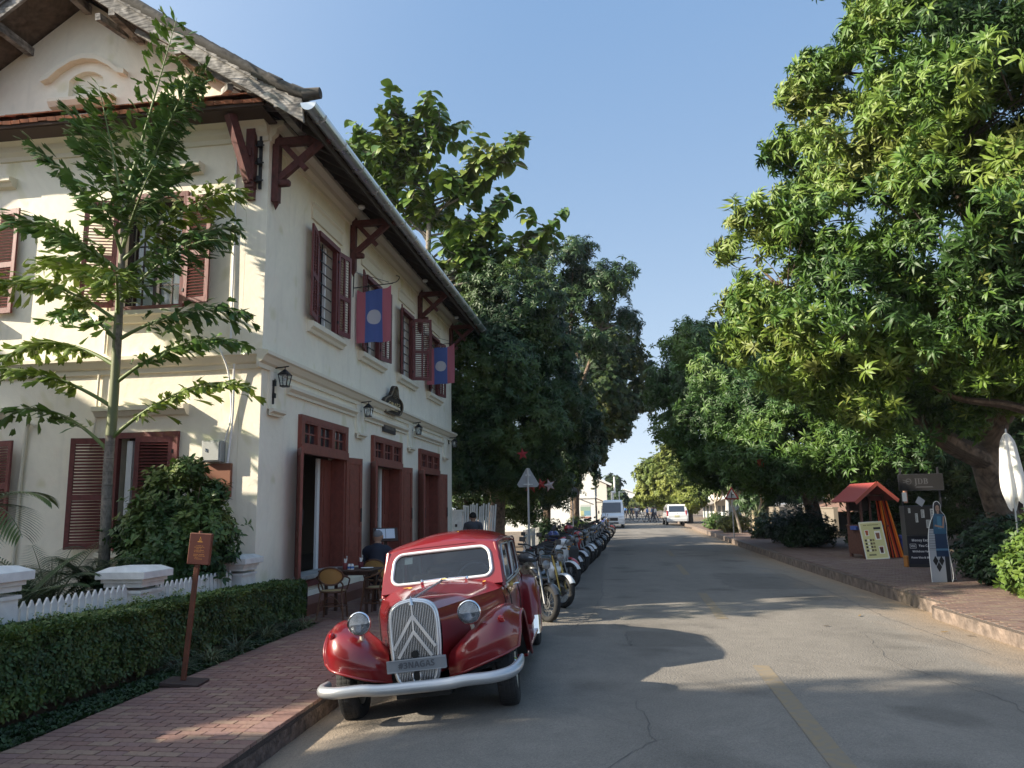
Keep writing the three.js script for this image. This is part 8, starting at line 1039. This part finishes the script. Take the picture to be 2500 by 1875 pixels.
    const s2 = thing('road_sign', 'small round blue and red sign with a triangle above, far beyond the minivan', 'road sign', [7.1, Y, -79]); mk('pole', rod([0, -0.05, 0], [0, 3.3, 0], 0.035), M.steel, s2); mk('plate', T(new THREE.CylinderGeometry(0.32, 0.32, 0.02, 26), 0, 2.75, 0.04, Math.PI / 2, 0, 0), std(C(0.04, 0.12, 0.42), 0.5), s2); mk('ring', T(new THREE.TorusGeometry(0.29, 0.035, 8, 30), 0, 2.75, 0.05), std(C(0.5, 0.03, 0.03), 0.5), s2); mk('slash', box(0.5, 0.06, 0.01, 0, 2.75, 0.056, 0, 0, -0.78), std(C(0.5, 0.03, 0.03), 0.5), s2); mk('triangle', T(ext(poly(tr(0.6)), 0.012), 0, 3.3, 0.03), std(C(0.5, 0.03, 0.03), 0.5), s2); mk('triangle_panel', T(ext(poly(tr(0.4)), 0.004), 0, 3.3, 0.045), M.white, s2); }
  { const t = thing('short_post', 'short pale wooden post on the right beyond the bushes', 'post', [8.1, 0.13, -44.5]); mk('shaft', T(new THREE.CylinderGeometry(0.1, 0.12, 1.25, 12), 0, 0.62, 0), std(C(0.32, 0.26, 0.17), 0.9), t); mk('cap', T(new THREE.CylinderGeometry(0.12, 0.12, 0.05, 12), 0, 1.27, 0), std(C(0.26, 0.21, 0.14), 0.9), t); }
  // frangipani trunks and pale saplings along the right
  const sap = (lab, x, z, pts, s) => { const t = thing('frangipani', lab, 'tree', [x, 0.13, z]); const m = std(C(0.36, 0.31, 0.24), 0.85); mk('trunk', taperTube([[0, -0.1, 0], [pts[0] * 0.4, 0.9, 0], [pts[0], 1.8, 0.1]], [0.09, 0.075, 0.06], 8, 14), m, t); const f = rng(s), bl = []; for (let k = 0; k < 5; k++) { const a = f() * 6.3, e = [pts[0] + 0.7 * Math.cos(a), 2.5 + f() * 0.5, 0.1 + 0.7 * Math.sin(a)]; mk('limb', taperTube([[pts[0], 1.75, 0.1], [lerp(pts[0], e[0], 0.6), 2.1, lerp(0.1, e[2], 0.6)], e], [0.055, 0.045, 0.03], 7, 10), m, t); bl.push([...e, 0.38]); } crown(t, bl, 110, rosette(9, 0.28, 0.09, 0.5, 0.3, 170, 3), LS, [[0.05, 0.10, 0.02], [0.12, 0.17, 0.03]], { seed: s, gap: -1, up: 0.8, depth: 0.9 }); };
  sap('pale frangipani leaning left beside the warning sign', 7.6, -46, [-0.5], 171); sap('pale frangipani leaning right behind the short post', 8.6, -47, [0.4], 172); sap('pale slender frangipani farther down the right side', 7.5, -54, [-0.2], 173); sap('pale frangipani just before the white minivan', 8.0, -60, [0.2], 174);
  { const t = thing('hanging_lantern', 'tall pink paper lantern hanging beside the stall roof', 'lantern', [8.15, 1.95, -22.5], 0.4); mk('paper', [T(new THREE.CylinderGeometry(0.1, 0.06, 0.4, 4), 0, 0, 0, 0, 0.3, 0.15)], phys(C(0.6, 0.33, 0.22), 0.8, { transmission: 0.3, thickness: 0 }), t); mk('cord', rod([0, 0.2, 0], [0.02, 0.55, 0], 0.005), M.blackIron, t); }
  { const f = rng(181), g = []; for (const [x, z] of [[4.55, -11.6], [4.8, -11.4], [5.1, -11.3], [4.7, -9.4], [3.9, -13.1], [3.1, -12.0]]) { const q = new THREE.CircleGeometry(0.038, 8); q.scale(1.6, 0.6, 1); q.rotateX(-Math.PI / 2 + rr(-0.4, 0.4, f)); q.rotateY(f() * 6.3); q.translate(x, roadY(x, z) + 0.018, z); g.push(q); } const m = stuff(mk('fallen_leaves', g, std(C(0.20, 0.12, 0.03), 0.9, { side: THREE.DoubleSide }))); m.userData.label = 'dry leaves scattered on the sunlit road'; }
}
// ---- neighbouring house left of the frame; its eave throws the slanting shade on the gable wall
{ const t = thing('neighbour_house', 'cream neighbouring house left of the garden, outside the frame', 'building', [-15.6, 0, -2.2]); mk('wall', [box(6, 6.6, 9.6, -3.4, 3.3, -4.8)], M.plaster, t); mk('roof', T(ext(poly([[0.5, 6.35], [-3.4, 9.4], [-7.3, 6.35], [-7.3, 6.2], [-3.4, 9.2], [0.5, 6.2]]), 10.4), 0, 0, -10.0), M.terracotta, t); for (const z of [-2, -4.8, -7.6]) { mk('shutter', box(0.06, 1.6, 1.1, -0.38, 4.6, z), M.maroon, t); mk('shutter', box(0.06, 1.6, 1.1, -0.38, 1.8, z), M.maroon, t); } }

// ---------------------------------------------------------------- renderer
const renderer = new THREE.WebGLRenderer({ antialias: true });
renderer.setSize(1024, 768);
renderer.toneMapping = THREE.LinearToneMapping;
renderer.toneMappingExposure = EXPOSURE;
renderer.shadowMap.enabled = true;
renderer.render(scene, camera);
